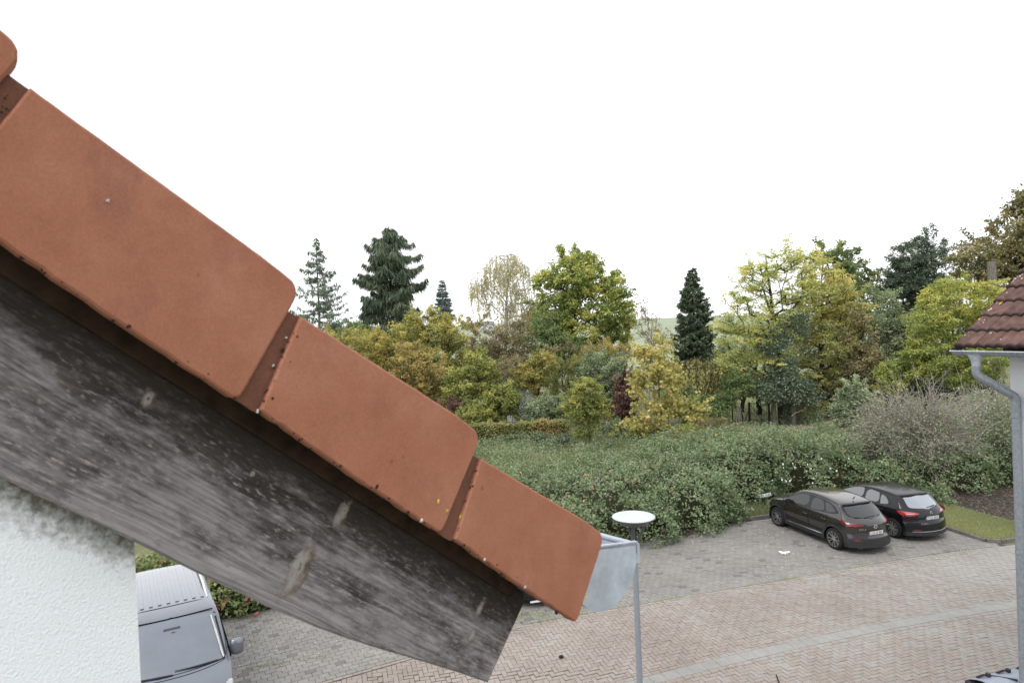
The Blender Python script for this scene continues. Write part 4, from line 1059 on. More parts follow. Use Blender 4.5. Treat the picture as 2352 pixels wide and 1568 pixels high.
    c.patch_end(root, 'rear_window', [(0, 1.05), (.38, 1.065), (.54, 1.11), (.585, 1.165), (.54, 1.335), (.30, 1.37), (0, 1.375)], MAT['glass_rear'], .008)
    c.patch_end(root, 'windscreen', [(0, 1.08), (.66, 1.09), (.56, 1.41), (0, 1.43)], MAT['glass'], .004, 'front')
    c.patch_end(root, 'reflector', [(.50, .43), (.66, .425), (.70, .45), (.68, .485), (.50, .48)], MAT['red_lamp'], .006, 'rear', True, 5, 6)
    c.patch_end(root, 'tail_light', [(.36, .885), (.58, .855), (.70, .85), (.765, .87), (.765, .965), (.62, .945), (.40, .92)], MAT['red_lamp'], .010, 'rear', True)
    c.patch_side(root, 'tail_light', [(.36, .875), (.48, .90), (.68, 1.0), (.72, 1.025), (.52, .985), (.36, .965)], MAT['red_lamp'], .006, 8, 6)
    for wx in c.wheels:
        for sd_ in (1, -1): c.wheel(root, wx, sd_, 'split')
    c.seam(root, [(1.90, 1.0), (1.93, .75), (1.90, .45), (1.88, .36)]); c.seam(root, [(1.16, 1.03), (1.13, .85), (1.20, .78)]); c.seam(root, [(2.98, 1.02), (3.0, .8), (2.97, .42)])
    c.handle(root, 2.06, .845); c.handle(root, 1.26, .875); c.mirror(root, 2.80, 1.03)
    # chrome strip on the sill
    for sd_ in (1, -1):
        m = MB(); m.tube([(x, sd_ * (c.W(x, .385) + .006), .375 - .01 * (x - 2)) for x in np.linspace(1.32, 2.98, 9)], [.004] + [.012] * 7 + [.004], 6); m.build('sill_trim', MAT['chrome'], root, None, True)
        x = .30; m = MB(); m.lathe([(.088, 0), (.090, .003), (.094, 0)], 24, Matrix.Rotation(-sd_ * pi / 2, 3, 'X'), (.64, sd_ * (c.W(.64, .80) - .001), .80))
        if sd_ == 1: m.build('fuel_flap', MAT['seam'], root, None, True)
        m = MB(); m.lathe([(.036, -.06), (.040, .06), (.033, .055), (.03, -.05)], 16, Matrix.Rotation(-pi / 2, 3, 'Y'), (.20, sd_ * .52, .235)); m.build('exhaust', MAT['chrome'], root, None, True)
        m = MB(); m.tube([(c.rear(sd_ * y, z, .004), sd_ * y, z) for y, z in ((.42, .895), (.56, .885), (.66, .885), (.73, .895))], [.004, .008, .008, .004], 6); m.build('tail_light_lens', MAT['clear_lamp'] if False else MAT['red_bright'], root, None, True)
    m = MB(); m.tube([(c.rear(y, 1.395) - .03, y, 1.405 - .03 * abs(y)) for y in np.linspace(-.54, .54, 11)], .020, 8); shade_auto(m.build('spoiler_lip', MAT['plastic'], root, None, True), 60)
    m = MB(); m.bar((c.rear(.0, 1.075, .012), .20, 1.075), (c.rear(0, 1.10, .012), -.18, 1.095), .016, .026); m.build('rear_wiper', MAT['plastic'], root, None, True)
    m = MB(); m.tube([(.90, 0, 1.50), (.86, 0, 1.55), (.80, 0, 1.60)], [.02, .012, .004], 8); m.build('antenna', MAT['plastic'], root, None, True)
    c.seam(root, [(.80, 1.0)] * 2) if False else None
    number_plate(root, backM(c.rear(0, .665) - .018, 0, .665, .08), 'LDK JK 803')
    # winged ring emblem and script
    ex = c.rear(0, .845) - .012
    m = MB(); m.tube([(ex, .062 * cos(a), .845 + .050 * sin(a)) for a in np.linspace(0, 2 * pi, 25)], .0075, 6)
    m.tube([(ex, y, .845 + z) for y, z in ((.058, .012), (.03, .012), (.0, -.022), (-.03, .012), (-.058, .012))], .006, 6); m.build('emblem', MAT['chrome'], root, None, True)
    text('script', 'CX-3', .075, MAT['chrome'], root, backM(c.rear(.40, .79) - .030, .44, .785, 0) @ Matrix.Rotation(-.28, 4, 'Y'), .003, 'CENTER', 1.25)
    m = MB(); m.box((c.rear(-.60, .80) - .012, -.60, .80), (.006, .11, .022)); m.build('badge', MAT['chrome'], root, None, True)
    # steering wheel side of the cabin, just the seats' heads behind the glass are left dark
    return root, c
dirH = np.array([cos(HEAD + radians(1.2)), sin(HEAD + radians(1.2))]); lefH = np.array([-dirH[1], dirH[0]])
cs = np.array([9.29, 19.26]) - lefH * .80 - dirH * .83
suv, suvc = build_suv(cs, HEAD + radians(1.2)); suv.scale = (.98, .95, .95)

# ---------- black hatchback
def build_hatch(loc, rz, label, txt, paint_, badge=True, step=.025):
    root = empty('parked_car', (loc[0], loc[1], 0), rz, label, 'car', 'parked cars')
    L = 4.42; W_ = 1.80
    def rearwin(x, y, z, sd_): return (~sd_) & (x < .9) & inpoly(np.abs(y), z, [(-.1, .985), (.40, .995), (.60, 1.03), (.585, 1.10), (.52, 1.305), (.30, 1.325), (-.1, 1.33)])
    def tail(x, y, z, sd_): return (x < .50) & inpoly(np.where(sd_, .86 + x * .6, np.abs(y)), z, [(.42, .885), (.60, .80), (.86, .79), (1.03, .87), (1.10, .93), (.86, .945), (.60, .93)])
    def lower(x, y, z, sd_): return (z < .33) & ((x < .5))
    def windscreen(x, y, z, sd_): return (~sd_) & (x > 2.3) & inpoly(np.abs(y), z, [(-.1, 1.0), (.68, 1.01), (.57, 1.35), (-.1, 1.37)])
    def head(x, y, z, sd_): return (x > 3.95) & inpoly(np.where(sd_, .86, np.abs(y)), z, [(.45, .66), (.72, .66), (.88, .74), (.88, .80), (.60, .75)])
    def grille(x, y, z, sd_): return (~sd_) & (x > 4.0) & (np.abs(y) < .45) & (z > .48) & (z < .70)
    classes = [('rear_valance', lower)]
    c = Car(dict(length=L, width=W_, sill=.20, wr=.325, tw=.22, rim=.225, arch=.365, wheels=(.80, 3.53), paint=paint_, classes=classes,
        prof=[(0, .22), (.01, .34), (.02, .50), (.04, .62), (.09, .66), (.10, .80), (.14, .90), (.20, .965), (.30, 1.03), (.50, 1.20), (.68, 1.335), (.62, 1.36), (.74, 1.385), (1.1, 1.425), (1.6, 1.44), (2.0, 1.43), (2.3, 1.39), (2.55, 1.32), (2.95, 1.13), (3.3, .985), (3.6, .93), (4.0, .87), (4.25, .79), (4.36, .66), (4.40, .45), (4.42, .22)],
        plan=[(0, .95), (.5, .985), (1.0, 1.0), (3.3, 1.0), (3.8, .97), (4.42, .88)],
        tum=[(.2, .95), (.35, .98), (.60, 1.0), (.80, .985), (.93, .95), (.99, .92), (1.15, .835), (1.30, .745), (1.45, .66)],
        round=[(0, .06), (.2, .06), (.7, .05), (1.0, .08), (2.3, .08), (2.9, .06), (3.3, .07), (4.42, .10)],
        bowr=[(0, .36), (.3, .33), (.5, .25), (.72, .16), (1.2, 0), (4.5, 0)], bowf=[(0, 0), (2.2, 0), (2.6, .12), (3.3, .30), (4.42, .45)],
        mats={'rear_valance': MAT['plastic'], 'rear_window': MAT['glass'], 'windscreen': MAT['glass'], 'tail_light': MAT['red_bright'], 'headlight': MAT['clear_lamp'], 'grille': MAT['plastic'], 'front_window': MAT['glass'], 'rear_side_window': MAT['glass'], 'quarter_window': MAT['glass'], 'door_pillar': MAT['plastic']},
        single={'body', 'rear_valance', 'rear_window', 'windscreen', 'grille'}, ring=0, zlines=(.33,), sculpt=lambda X, Z: .016 * np.exp(-((Z - .52) / .10) ** 2) * ((X > 1.0) & (X < 3.3))))
    p = np.array(c.prof); p[:, 0] = np.maximum.accumulate(p[:, 0] + np.arange(len(p)) * 1e-4); c.prof = p
    c.body(root, step)
    c.patch_side(root, 'window_surround', [(3.16, .995), (2.88, 1.145), (2.52, 1.295), (2.20, 1.36), (1.95, 1.37), (1.50, 1.355), (1.18, 1.29), (.98, 1.17), (.90, 1.06), (.95, 1.0), (1.9, .955), (2.6, .955), (3.1, .97)], MAT['gloss_black'], .003, 18, 24)
    c.patch_side(root, 'front_window', [(3.05, .995), (2.84, 1.12), (2.49, 1.27), (2.20, 1.33), (2.03, 1.34), (2.02, .985), (2.9, .98)], MAT['glass'], .007)
    c.patch_side(root, 'rear_side_window', [(1.91, .985), (1.93, 1.34), (1.52, 1.325), (1.42, 1.31), (1.33, 1.0)], MAT['glass'], .007)
    c.patch_side(root, 'quarter_window', [(1.28, 1.0), (1.36, 1.29), (1.18, 1.25), (1.02, 1.14), (.97, 1.04)], MAT['glass'], .007)
    c.patch_end(root, 'window_surround', [(0, .965), (.42, .98), (.62, 1.02), (.66, 1.09), (.60, 1.32), (.30, 1.345), (0, 1.35)], MAT['gloss_black'], .003)
    c.patch_end(root, 'rear_window', [(0, .985), (.40, 1.0), (.56, 1.03), (.575, 1.09), (.52, 1.295), (.30, 1.315), (0, 1.32)], MAT['glass_light'], .008)
    c.patch_end(root, 'windscreen', [(0, 1.01), (.68, 1.02), (.57, 1.33), (0, 1.35)], MAT['glass'], .004, 'front')
    c.patch_end(root, 'reflector', [(.46, .39), (.64, .385), (.66, .40), (.64, .415), (.46, .415)], MAT['red_lamp'], .006, 'rear', True, 4, 6)
    c.patch_end(root, 'tail_light', [(.40, .89), (.58, .815), (.74, .80), (.80, .83), (.795, .945), (.60, .93)], MAT['red_bright'], .010, 'rear', True)
    c.patch_side(root, 'tail_light', [(.36, .81), (.48, .85), (.66, .925), (.56, .955), (.36, .945)], MAT['red_bright'], .006, 8, 6)
    c.patch_end(root, 'headlight', [(.46, .66), (.72, .66), (.84, .74), (.84, .80), (.60, .75)], MAT['clear_lamp'], .008, 'front', True)
    c.patch_end(root, 'grille', [(0, .48), (.40, .50), (.46, .68), (0, .69)], MAT['plastic'], .006, 'front')
    for wx in c.wheels:
        for sd_ in (1, -1): c.wheel(root, wx, sd_, 'multi')
    c.seam(root, [(1.95, .96), (1.97, .7), (1.94, .34)]); c.seam(root, [(1.22, .97), (1.12, .85), (1.16, .7)]); c.seam(root, [(3.02, .96), (3.04, .7), (3.0, .36)])
    c.handle(root, 2.10, .82); c.handle(root, 1.22, .85); c.mirror(root, 2.82, .98)
    for sd_ in (1, -1):
        m = MB(); m.tube([(c.rear(sd_ * y, z, .006), sd_ * y, z) for y, z in ((.52, .885), (.64, .87), (.76, .872))], [.008, .022, .02], 6); m.build('tail_light_lens', MAT['clear_lamp'], root, None, True)
    m = MB(); m.tube([(c.rear(y, 1.345) - .02, y, 1.352 - .03 * abs(y)) for y in np.linspace(-.55, .55, 11)], .020, 8); shade_auto(m.build('spoiler_lip', paint_, root, None, True), 60)
    m = MB(); m.bar((c.rear(0, 1.02, .012), .02, 1.015), (c.rear(0, 1.05, .012), -.34, 1.05), .016, .026); m.build('rear_wiper', MAT['plastic'], root, None, True)
    m = MB(); m.tube([(c.rear(y, .36) - .004, y, .345) for y in np.linspace(-.7, .7, 9)], .006, 6); m.build('bumper_trim', MAT['chrome'], root, None, True)
    number_plate(root, backM(c.rear(0, .745) - .012, 0, .745, .15), txt)
    if badge:
        ex = c.rear(0, .885) - .01
        m = MB(); m.tube([(ex, .045 * cos(a), .885 + .045 * sin(a)) for a in np.linspace(0, 2 * pi, 21)], .006, 6)
        for a in (pi / 2, pi * 7 / 6, pi * 11 / 6): m.tube([(ex, 0, .885), (ex, .045 * cos(a), .885 + .045 * sin(a))], [.008, .002], 5)
        m.build('emblem', MAT['chrome'], root, None, True)
        text('script', 'A 200 e', .06, MAT['chrome'], root, backM(c.rear(.34, .60) - .030, .36, .60, 0) @ Matrix.Rotation(-.25, 4, 'Y'), .003, 'CENTER', 1.1)
    return root, c
ch = np.array([11.50, 20.09]) - lefH * .83 - dirH * .77
hatch, hc = build_hatch(ch, HEAD + radians(1.2), 'black hatchback with bright red tail lights, parked beside the grass verge', 'K CC 6018', MAT['paint_black']); hatch.scale = (.97, .94, .96)
# a third car stands nose-out in the bay below the tiles; only a scrap of its front plate shows
d2 = -pA; l2 = np.array([-d2[1], d2[0]])
nose = ground(1246, 1395)[:2]
c2 = nose - d2 * 4.40
third, tc = build_hatch((c2[0], c2[1]), atan2(d2[1], d2[0]), 'dark car hidden behind the orange tiles except for a scrap of pale bumper lip', 'K CC 6018', MAT['paint_black'], False, .05)
for o in list(third.children):
    if o.name.startswith('number_plate'):
        for k_ in list(o.children): bpy.data.objects.remove(k_)
        bpy.data.objects.remove(o)
m = MB(); m.box((4.425, 0, .19), (.03, .62, .035)); m.build('bumper_lip', MAT['plate_white'], third, None, True)

# ---------- slate grey van at the left
def build_van(loc, rz):
    root = empty('parked_van', (loc[0], loc[1], 0), rz, 'slate grey van with ribbed roof half hidden by the white wall', 'van', 'parked cars')
    L = 4.9; W_ = 1.90
    def ws(x, y, z, sd_): return (~sd_) & (x > 3.3) & inpoly(np.abs(y), z, [(-.1, 1.215), (.40, 1.205), (.80, 1.16), (.83, 1.19), (.715, 1.80), (.40, 1.835), (-.1, 1.845)])
    def head(x, y, z, sd_): return (x > 4.3) & inpoly(np.where(sd_, .86, np.abs(y)), z, [(.55, .70), (.84, .70), (.90, .92), (.80, .95), (.60, .86)])
    classes = [('rear_bumper', lambda x, y, z, sd_: (z < .48) & (x < .35)), ('front_bumper', lambda x, y, z, sd_: (z < .48) & (x > 4.45)), ('headlight', head),
               ('side_window', poly_side([(3.95, 1.16), (3.65, 1.45), (3.38, 1.72), (2.75, 1.76), (2.72, 1.13)])),
               ('rear_side_window', poly_side([(2.60, 1.13), (2.60, 1.76), (1.3, 1.76), (1.3, 1.13)]))]
    c = Car(dict(length=L, width=W_, sill=.24, wr=.335, tw=.22, rim=.215, arch=.38, wheels=(.95, 3.95), paint=MAT['paint_van'], classes=classes,
        prof=[(0, .26), (.02, .5), (.04, .9), (.07, 1.3), (.13, 1.65), (.22, 1.86), (.42, 1.945), (1.0, 1.975), (2.0, 1.985), (2.8, 1.96), (3.15, 1.925), (3.40, 1.855), (3.75, 1.58), (4.10, 1.28), (4.22, 1.18), (4.45, 1.09), (4.68, .97), (4.80, .82), (4.85, .60), (4.9, .26)],
        plan=[(0, .96), (.4, .99), (1, 1), (3.6, 1.0), (4.2, .98), (4.9, .90)],
        tum=[(.2, .96), (.45, .99), (.8, 1.0), (1.1, .975), (1.5, .905), (1.8, .825), (2.0, .78)],
        round=[(0, .06), (.3, .06), (.6, .10), (3.1, .10), (3.5, .05), (4.2, .06), (4.9, .10)],
        bowr=[(0, .12), (.3, .10), (.6, 0), (5, 0)], bowf=[(0, 0), (2.9, 0), (3.2, .07), (3.5, .12), (4.2, .26), (4.9, .38)],
        mats={'rear_bumper': MAT['paint_van'], 'front_bumper': MAT['paint_van'], 'windscreen': MAT['glass_light'], 'headlight': MAT['clear_lamp'], 'side_window': MAT['glass'], 'rear_side_window': MAT['glass']},
        single={'body', 'rear_bumper', 'front_bumper', 'windscreen'}, ring=0, zlines=(), sculpt=None))
    c.body(root, .028)
    for wx in c.wheels:
        for sd_ in (1, -1): c.wheel(root, wx, sd_, 'multi')
    c.patch_end(root, 'screen_surround', [(0, 1.205), (.40, 1.195), (.78, 1.155), (.835, 1.175), (.735, 1.82), (.40, 1.852), (0, 1.862)], MAT['gloss_black'], .003, 'front')
    c.patch_end(root, 'windscreen', [(0, 1.215), (.40, 1.205), (.77, 1.165), (.80, 1.19), (.70, 1.80), (.40, 1.835), (0, 1.845)], MAT['van_screen'], .013, 'front', False, 16)
    ztop = lambda x: float(np.interp(x, c.X, c.Z))
    for i in range(-4, 5):
        y = i * .145
        m = MB()
        for (x0, x1) in zip(np.linspace(.55, 2.86, 9)[:-1], np.linspace(.55, 2.86, 9)[1:]):
            def zz(x): 
                w_ = float(c.W(x, ztop(x) - .1)); u = min(1, abs(y) / w_); th_ = math.asin(min(1, u ** 1.6)); return ztop(x) - .1 + .1 * max(0, cos(th_)) ** (2 / 3.2)
            V = [(x0, y - .034, zz(x0) - .004), (x0, y - .026, zz(x0) + .017), (x0, y + .026, zz(x0) + .017), (x0, y + .034, zz(x0) - .004)]
            V += [(x1,) + (v[1], v[2] - zz(x0) + zz(x1)) for v in V]
            m.add(V, [(0, 1, 5, 4), (1, 2, 6, 5), (2, 3, 7, 6)] + ([(3, 2, 1, 0)] if x0 < .6 else []) + ([(4, 5, 6, 7)] if x1 > 2.8 else []))
        m.build('roof_rib', MAT['paint_van'], root, None, True)
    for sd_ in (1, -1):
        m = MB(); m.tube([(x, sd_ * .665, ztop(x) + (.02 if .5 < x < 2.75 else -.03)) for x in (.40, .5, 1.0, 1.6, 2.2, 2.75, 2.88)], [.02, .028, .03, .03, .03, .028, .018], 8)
        shade_auto(m.build('roof_rail_highlight', MAT['clear_lamp'], root, None, True), 60)  # pale rail colour stands in for the bright highlight on the roof edge
        m = MB(); P = [(x, sd_ * (float(c.W(x, z)) * .995), z) for x, z in ((3.22, 1.80), (3.45, 1.70), (3.75, 1.43), (4.05, 1.18))]; m.tube(P, .014, 6); m.build('pillar_seal', MAT['seam'], root, None, True)
    m = MB(); m.tube([(2.985 - .05 * (y / .7) ** 2, y, ztop(2.985 - .05 * (y / .7) ** 2) - .012 * (y / .5) ** 4 + .001) for y in np.linspace(-.70, .70, 15)], .008, 5); m.build('roof_joint', MAT['seam'], root, None, True)
    # windscreen frame line, wipers
    def wsx(z, y): 
        x = np.interp(-z, -c.Z[c.X > 2.9], c.X[c.X > 2.9]); return float(x + c.bow(x, y))
    m = MB(); m.tube([(wsx(1.85, y) + .008, y, 1.853) for y in np.linspace(-.70, .70, 13)], .010, 6); m.build('screen_seal', MAT['seam'], root, None, True)
    for (ya, yb, nm) in ((.68, -.02, 0), (-.05, -.72, 1)):
        P = [(wsx(z, y) + .03, y, z + .012) for y, z in zip(np.linspace(ya, yb, 7), np.linspace(1.195, 1.205 if nm else 1.23, 7))]
        m = MB(); m.tube(P, [.008, .013, .016, .012, .010, .008, .006], 6); m.build('wiper', MAT['plastic'], root, None, True)
    m = MB(); m.tube([(wsx(1.19, y) + .012, y, 1.185) for y in np.linspace(-.8, .8, 15)], .012, 6); m.build('cowl', MAT['plastic'], root, None, True)
    # what shows through the screen: rear-view mirror, steering wheel rim, seat backs
    m = MB(); m.box((wsx(1.72, 0) + .014, 0, 1.725), (.004, .27, .075)); m.box((wsx(1.68, 0) + .012, .02, 1.665), (.004, .06, .07))
    m.build('cabin_mirror', MAT['paint_van'], root, None, True)
    m = MB(); m.tube([(wsx(1.33 + .12 * sin(a), .42 + .19 * cos(a)) + .008, .42 + .19 * cos(a), 1.30 + .12 * sin(a)) for a in np.linspace(.1, pi - .1, 12)], .009, 6); m.build('steering_wheel', MAT['paint_van'], root, None, True)
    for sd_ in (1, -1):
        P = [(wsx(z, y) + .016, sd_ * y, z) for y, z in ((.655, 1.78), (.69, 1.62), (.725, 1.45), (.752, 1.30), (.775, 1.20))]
        m = MB(); m.tube(P, [.012, .018, .021, .021, .012], 6); m.build('reflection_strip', MAT['clear_lamp'], root, None, True)  # pale strips model the white reflection along the screen's side edges
    c.mirror(root, 3.86, 1.21, (.07, .20, .24))
    c.seam(root, [(3.35, 1.75), (3.45, 1.1), (3.5, .45)]); c.seam(root, [(2.66, 1.76), (2.66, .4)])
    return root
build_van((-8.17, 14.72), atan2(-.855, .52))

# ================================================================== small things of the place
# private-space sign with the same number, on a stake at the head of the bay
sp_ = at(1757, 1137, 23.6)
sg = empty('parking_sign', (sp_[0], sp_[1], 0), A1, 'white number plate sign on a thin stake in front of the brambles', 'sign')
m = MB(); m.box((0, .02, sp_[2] / 2 - .02), (.03, .025, sp_[2] - .0)); m.build('stake', MAT['plastic'], sg, None, True)
number_plate(sg, Matrix.Translation((0, 0, sp_[2])) @ Matrix.Rotation(pi / 2, 4, 'X') @ Matrix.Rotation(radians(5), 4, 'Z'), 'LDK  JK 803', 'plate', False)

# waste container against the neighbour's gable
wc0 = np.array([*at(2216, 1556, 9.85)]); CH = wc0[2]
cont = empty('waste_container', (wc0[0], wc0[1], 0), A1, 'grey waste container with dark lid hinges against the white house', 'waste container')
MAT['bin'] = plain('grey_bin_plastic', (.26, .29, .35), .5, .4, 0, 0, .08); MAT['bin_dark'] = plain('dark_bin_rim', (.035, .032, .04), .55, .3, 0, 0, .1)
m = MB(); m.prism([(.06, -.60), (1.31, -.60), (1.31, -.05), (.06, -.05)], .14, CH - .10, None, .01); m.build('tub', MAT['bin'], cont, None, True)
m = MB(); m.prism([(0, -.64), (1.37, -.64), (1.37, 0), (0, 0)], CH - .10, CH - .025, None, .012); m.build('rim', MAT['bin_dark'], cont, None, True)
m = MB()
V = [(x, y, CH - .02 + .10 * sin(pi * (-y) / .66)) for y in np.linspace(-.01, -.63, 9) for x in (.03, 1.34)]
m.add(V, [(2 * i, 2 * i + 1, 2 * i + 3, 2 * i + 2) for i in range(8)]); lid = m.build('lid', MAT['bin'], cont, None, True)
for x in (.16, .55, .95):
    m = MB(); m.tube([(x, -.05, CH + .0), (x + .02, -.16, CH + .10)], .014, 6); m.tube([(x - .06, -.12, CH + .06), (x + .10, -.10, CH + .055)], .016, 6); m.box((x + .10, -.16, CH + .085), (.05, .05, .05)); m.build('hinge', MAT['bin_dark'], lid, None, True)
m = MB(); m.bar((.30, -.08, CH + .03), (.50, -.42, CH + .09), .03, .03); m.build('grip_bar', MAT['bin_dark'], lid, None, True)
for x, y in ((.15, -.52), (1.22, -.52), (.15, -.1), (1.22, -.1)):
    m = MB(); m.lathe([(.0, -.02), (.06, -.02), (.07, -.01), (.07, .01), (.06, .02), (0, .02)], 14, Matrix.Rotation(pi / 2, 3, 'X'), (x, y, .07)); m.build('castor', MAT['bin_dark'], cont, None, True)

# crumpled white paper on the bay, a brown stone on the road
pc = ground(1801, 1271); rg = np.random.default_rng(9)
bm = bmesh.new(); bmesh.ops.create_grid(bm, x_segments=12, y_segments=12, size=.15)
for v in bm.verts:
    a = atan2(v.co.y, v.co.x); k = .75 + .35 * sin(3 * a + 1) + .2 * sin(7 * a)
    v.co.x *= k; v.co.y *= k * .8; v.co.z = .015 + abs(rg.normal()) * .014
me = bpy.data.meshes.new('paper'); bm.to_mesh(me); bm.free()
MAT['paper'] = plain('white_paper', (.86, .86, .86), .8, .2, 0, 0, .04)
o = link('paper', me, MAT['paper'], None, Matrix.Translation((pc[0], pc[1], .012))); tag(o, 'crumpled white paper lying on the grey paving near the crossover', 'paper')
pc = ground(1289, 1511)
bm = bmesh.new(); bmesh.ops.create_icosphere(bm, subdivisions=2, radius=.05)
for v in bm.verts: v.co *= 1 + .25 * rg.normal() * .5; v.co.z *= .6
me = bpy.data.meshes.new('stone'); bm.to_mesh(me); bm.free()
o = link('stone', me, MAT['wood_dark'], None, Matrix.Translation((pc[0], pc[1], .035))); tag(o, 'small brown stone lying alone on the pink road', 'stone')
# thin dark stick at the bottom of the frame
a_, b_ = ground(1783, 1552), ground(1790, 1572)
m = MB(); m.tube([(a_[0], a_[1], .03), (b_[0], b_[1], .03)], .012, 6); o = m.build('stick', MAT['wood_dark']); tag(o, 'thin dark stick on the pink road beyond the slab band', 'stick')

# ================================================================== vegetation
def norm(v): return v / np.maximum(np.linalg.norm(v, axis=-1, keepdims=True), 1e-9)
def leaf_quads(C, L, Wd, rg, up=.6, droop=0., flat=.6, axis=None):
    """diamond leaves: base, two sides, tip (folded a little along the mid rib)"""
    n = len(C)
    if axis is None:
        d = rg.normal(size=(n, 3)); d[:, 2] = d[:, 2] * flat - droop
    else: d = axis + rg.normal(size=(n, 3)) * .25
    d = norm(d)
    nr = rg.normal(size=(n, 3)); nr[:, 2] += up
    s_ = norm(np.cross(d, nr)); nn = np.cross(s_, d)
    L = np.broadcast_to(L, (n,))[:, None]; Wd = np.broadcast_to(Wd, (n,))[:, None]
    m = C + d * L * .45 - nn * Wd * .12
    V = np.stack([C, m + s_ * Wd * .5 + nn * Wd * .15, C + d * L, m - s_ * Wd * .5 + nn * Wd * .15], 1).reshape(-1, 3)
    return V, np.arange(4 * n).reshape(n, 4)
def tubes(edges, n=4):
    """edges: list of (p0, p1, r0, r1) -> one vertex and face array"""
    P0 = np.array([e[0] for e in edges]); P1 = np.array([e[1] for e in edges]); R0 = np.array([e[2] for e in edges]); R1 = np.array([e[3] for e in edges])
    t = norm(P1 - P0); a = np.where(np.abs(t[:, 2:3]) < .9, np.array([[0, 0, 1.]]), np.array([[1., 0, 0]]))
    u = norm(np.cross(t, a)); v = np.cross(t, u); ang = np.arange(n) * 2 * pi / n
    ring = np.cos(ang)[None, :, None] * u[:, None] + np.sin(ang)[None, :, None] * v[:, None]
    A = P0[:, None] + ring * R0[:, None, None]; Bv = P1[:, None] + ring * R1[:, None, None]
    V = np.concatenate([A, Bv], 1).reshape(-1, 3)
    b = (np.arange(len(edges)) * 2 * n)[:, None]; k = np.arange(n)[None]; k2 = (k + 1) % n
    Fc = np.stack([b + k, b + k2, b + n + k2, b + n + k], -1).reshape(-1, 4)
    return V, Fc
def skeleton(trunk, pts, r_tip, r_base, rg, sag=.0):
    """joins every clump point to the nearest lower limb node; returns edges and the parent of every point"""
    nodes = [np.array(p) for p in trunk]; par = [-1] + list(range(len(trunk) - 1))
    base = trunk[0]; ax = np.array([p for p in trunk])
    dist = np.min(np.linalg.norm(pts[:, None] - ax[None], axis=2), 1)
    ends = {}
    for i in np.argsort(dist):
        p = pts[i]; N_ = np.array(nodes); d = np.linalg.norm(N_ - p, axis=1)
        lift = N_[:, 2] - p[2] + .45 * np.linalg.norm((N_ - p)[:, :2], axis=1)
        j = int(np.argmin(d + 1.2 * np.maximum(lift, 0) + (.4 * np.maximum(0, len(trunk) * .25 - np.arange(len(N_))) if True else 0)))
        k = max(1, int(d[j] / .7)); pj = j; q0 = N_[j]
        for s_ in range(1, k + 1):
            t = s_ / k; q = q0 + (p - q0) * t
            q[2] += sin(pi * t) * d[j] * (.10 - sag); 
            if s_ < k: q = q + rg.normal(size=3) * .05 * d[j] / k * 1.6
            nodes.append(q); par.append(pj); pj = len(nodes) - 1
        ends[i] = pj
    n = len(nodes); cnt = np.zeros(n); 
    for e in ends.values(): cnt[e] += 1
    for i in range(n - 1, 0, -1):
        if par[i] >= 0: cnt[par[i]] += cnt[i]
    tot = max(cnt[0], 1); R = r_tip + (r_base - r_tip) * (cnt / tot) ** .62
    E_ = [(nodes[par[i]], nodes[i], R[i] if par[i] >= len(trunk) or i < len(trunk) else R[i], R[i] * .92) for i in range(1, n)]
    return E_, nodes, ends
def split_xyz(name, V, Fc, mat, parent, attrs=None, smooth=False, kind=None):
    o = link(name, mesh(name, V, Fc, smooth, attrs), mat, parent)
    if kind: o['kind'] = kind
    return o
TRI = [0]
def in_lobes(lobes, n, rg, shell=.5):
    vol = np.array([(l[3] * l[4] * l[5]) ** .6 for l in lobes]); ch_ = rg.choice(len(lobes), n, p=vol / vol.sum())
    d = norm(rg.normal(size=(n, 3))); r = (shell + (1 - shell) * rg.random(n)) ** .6 * (1 + np.clip(rg.normal(size=n) * .11, -.2, .26))
    L_ = np.array(lobes)[ch_]
    return L_[:, :3] + d * r[:, None] * L_[:, 3:6], d
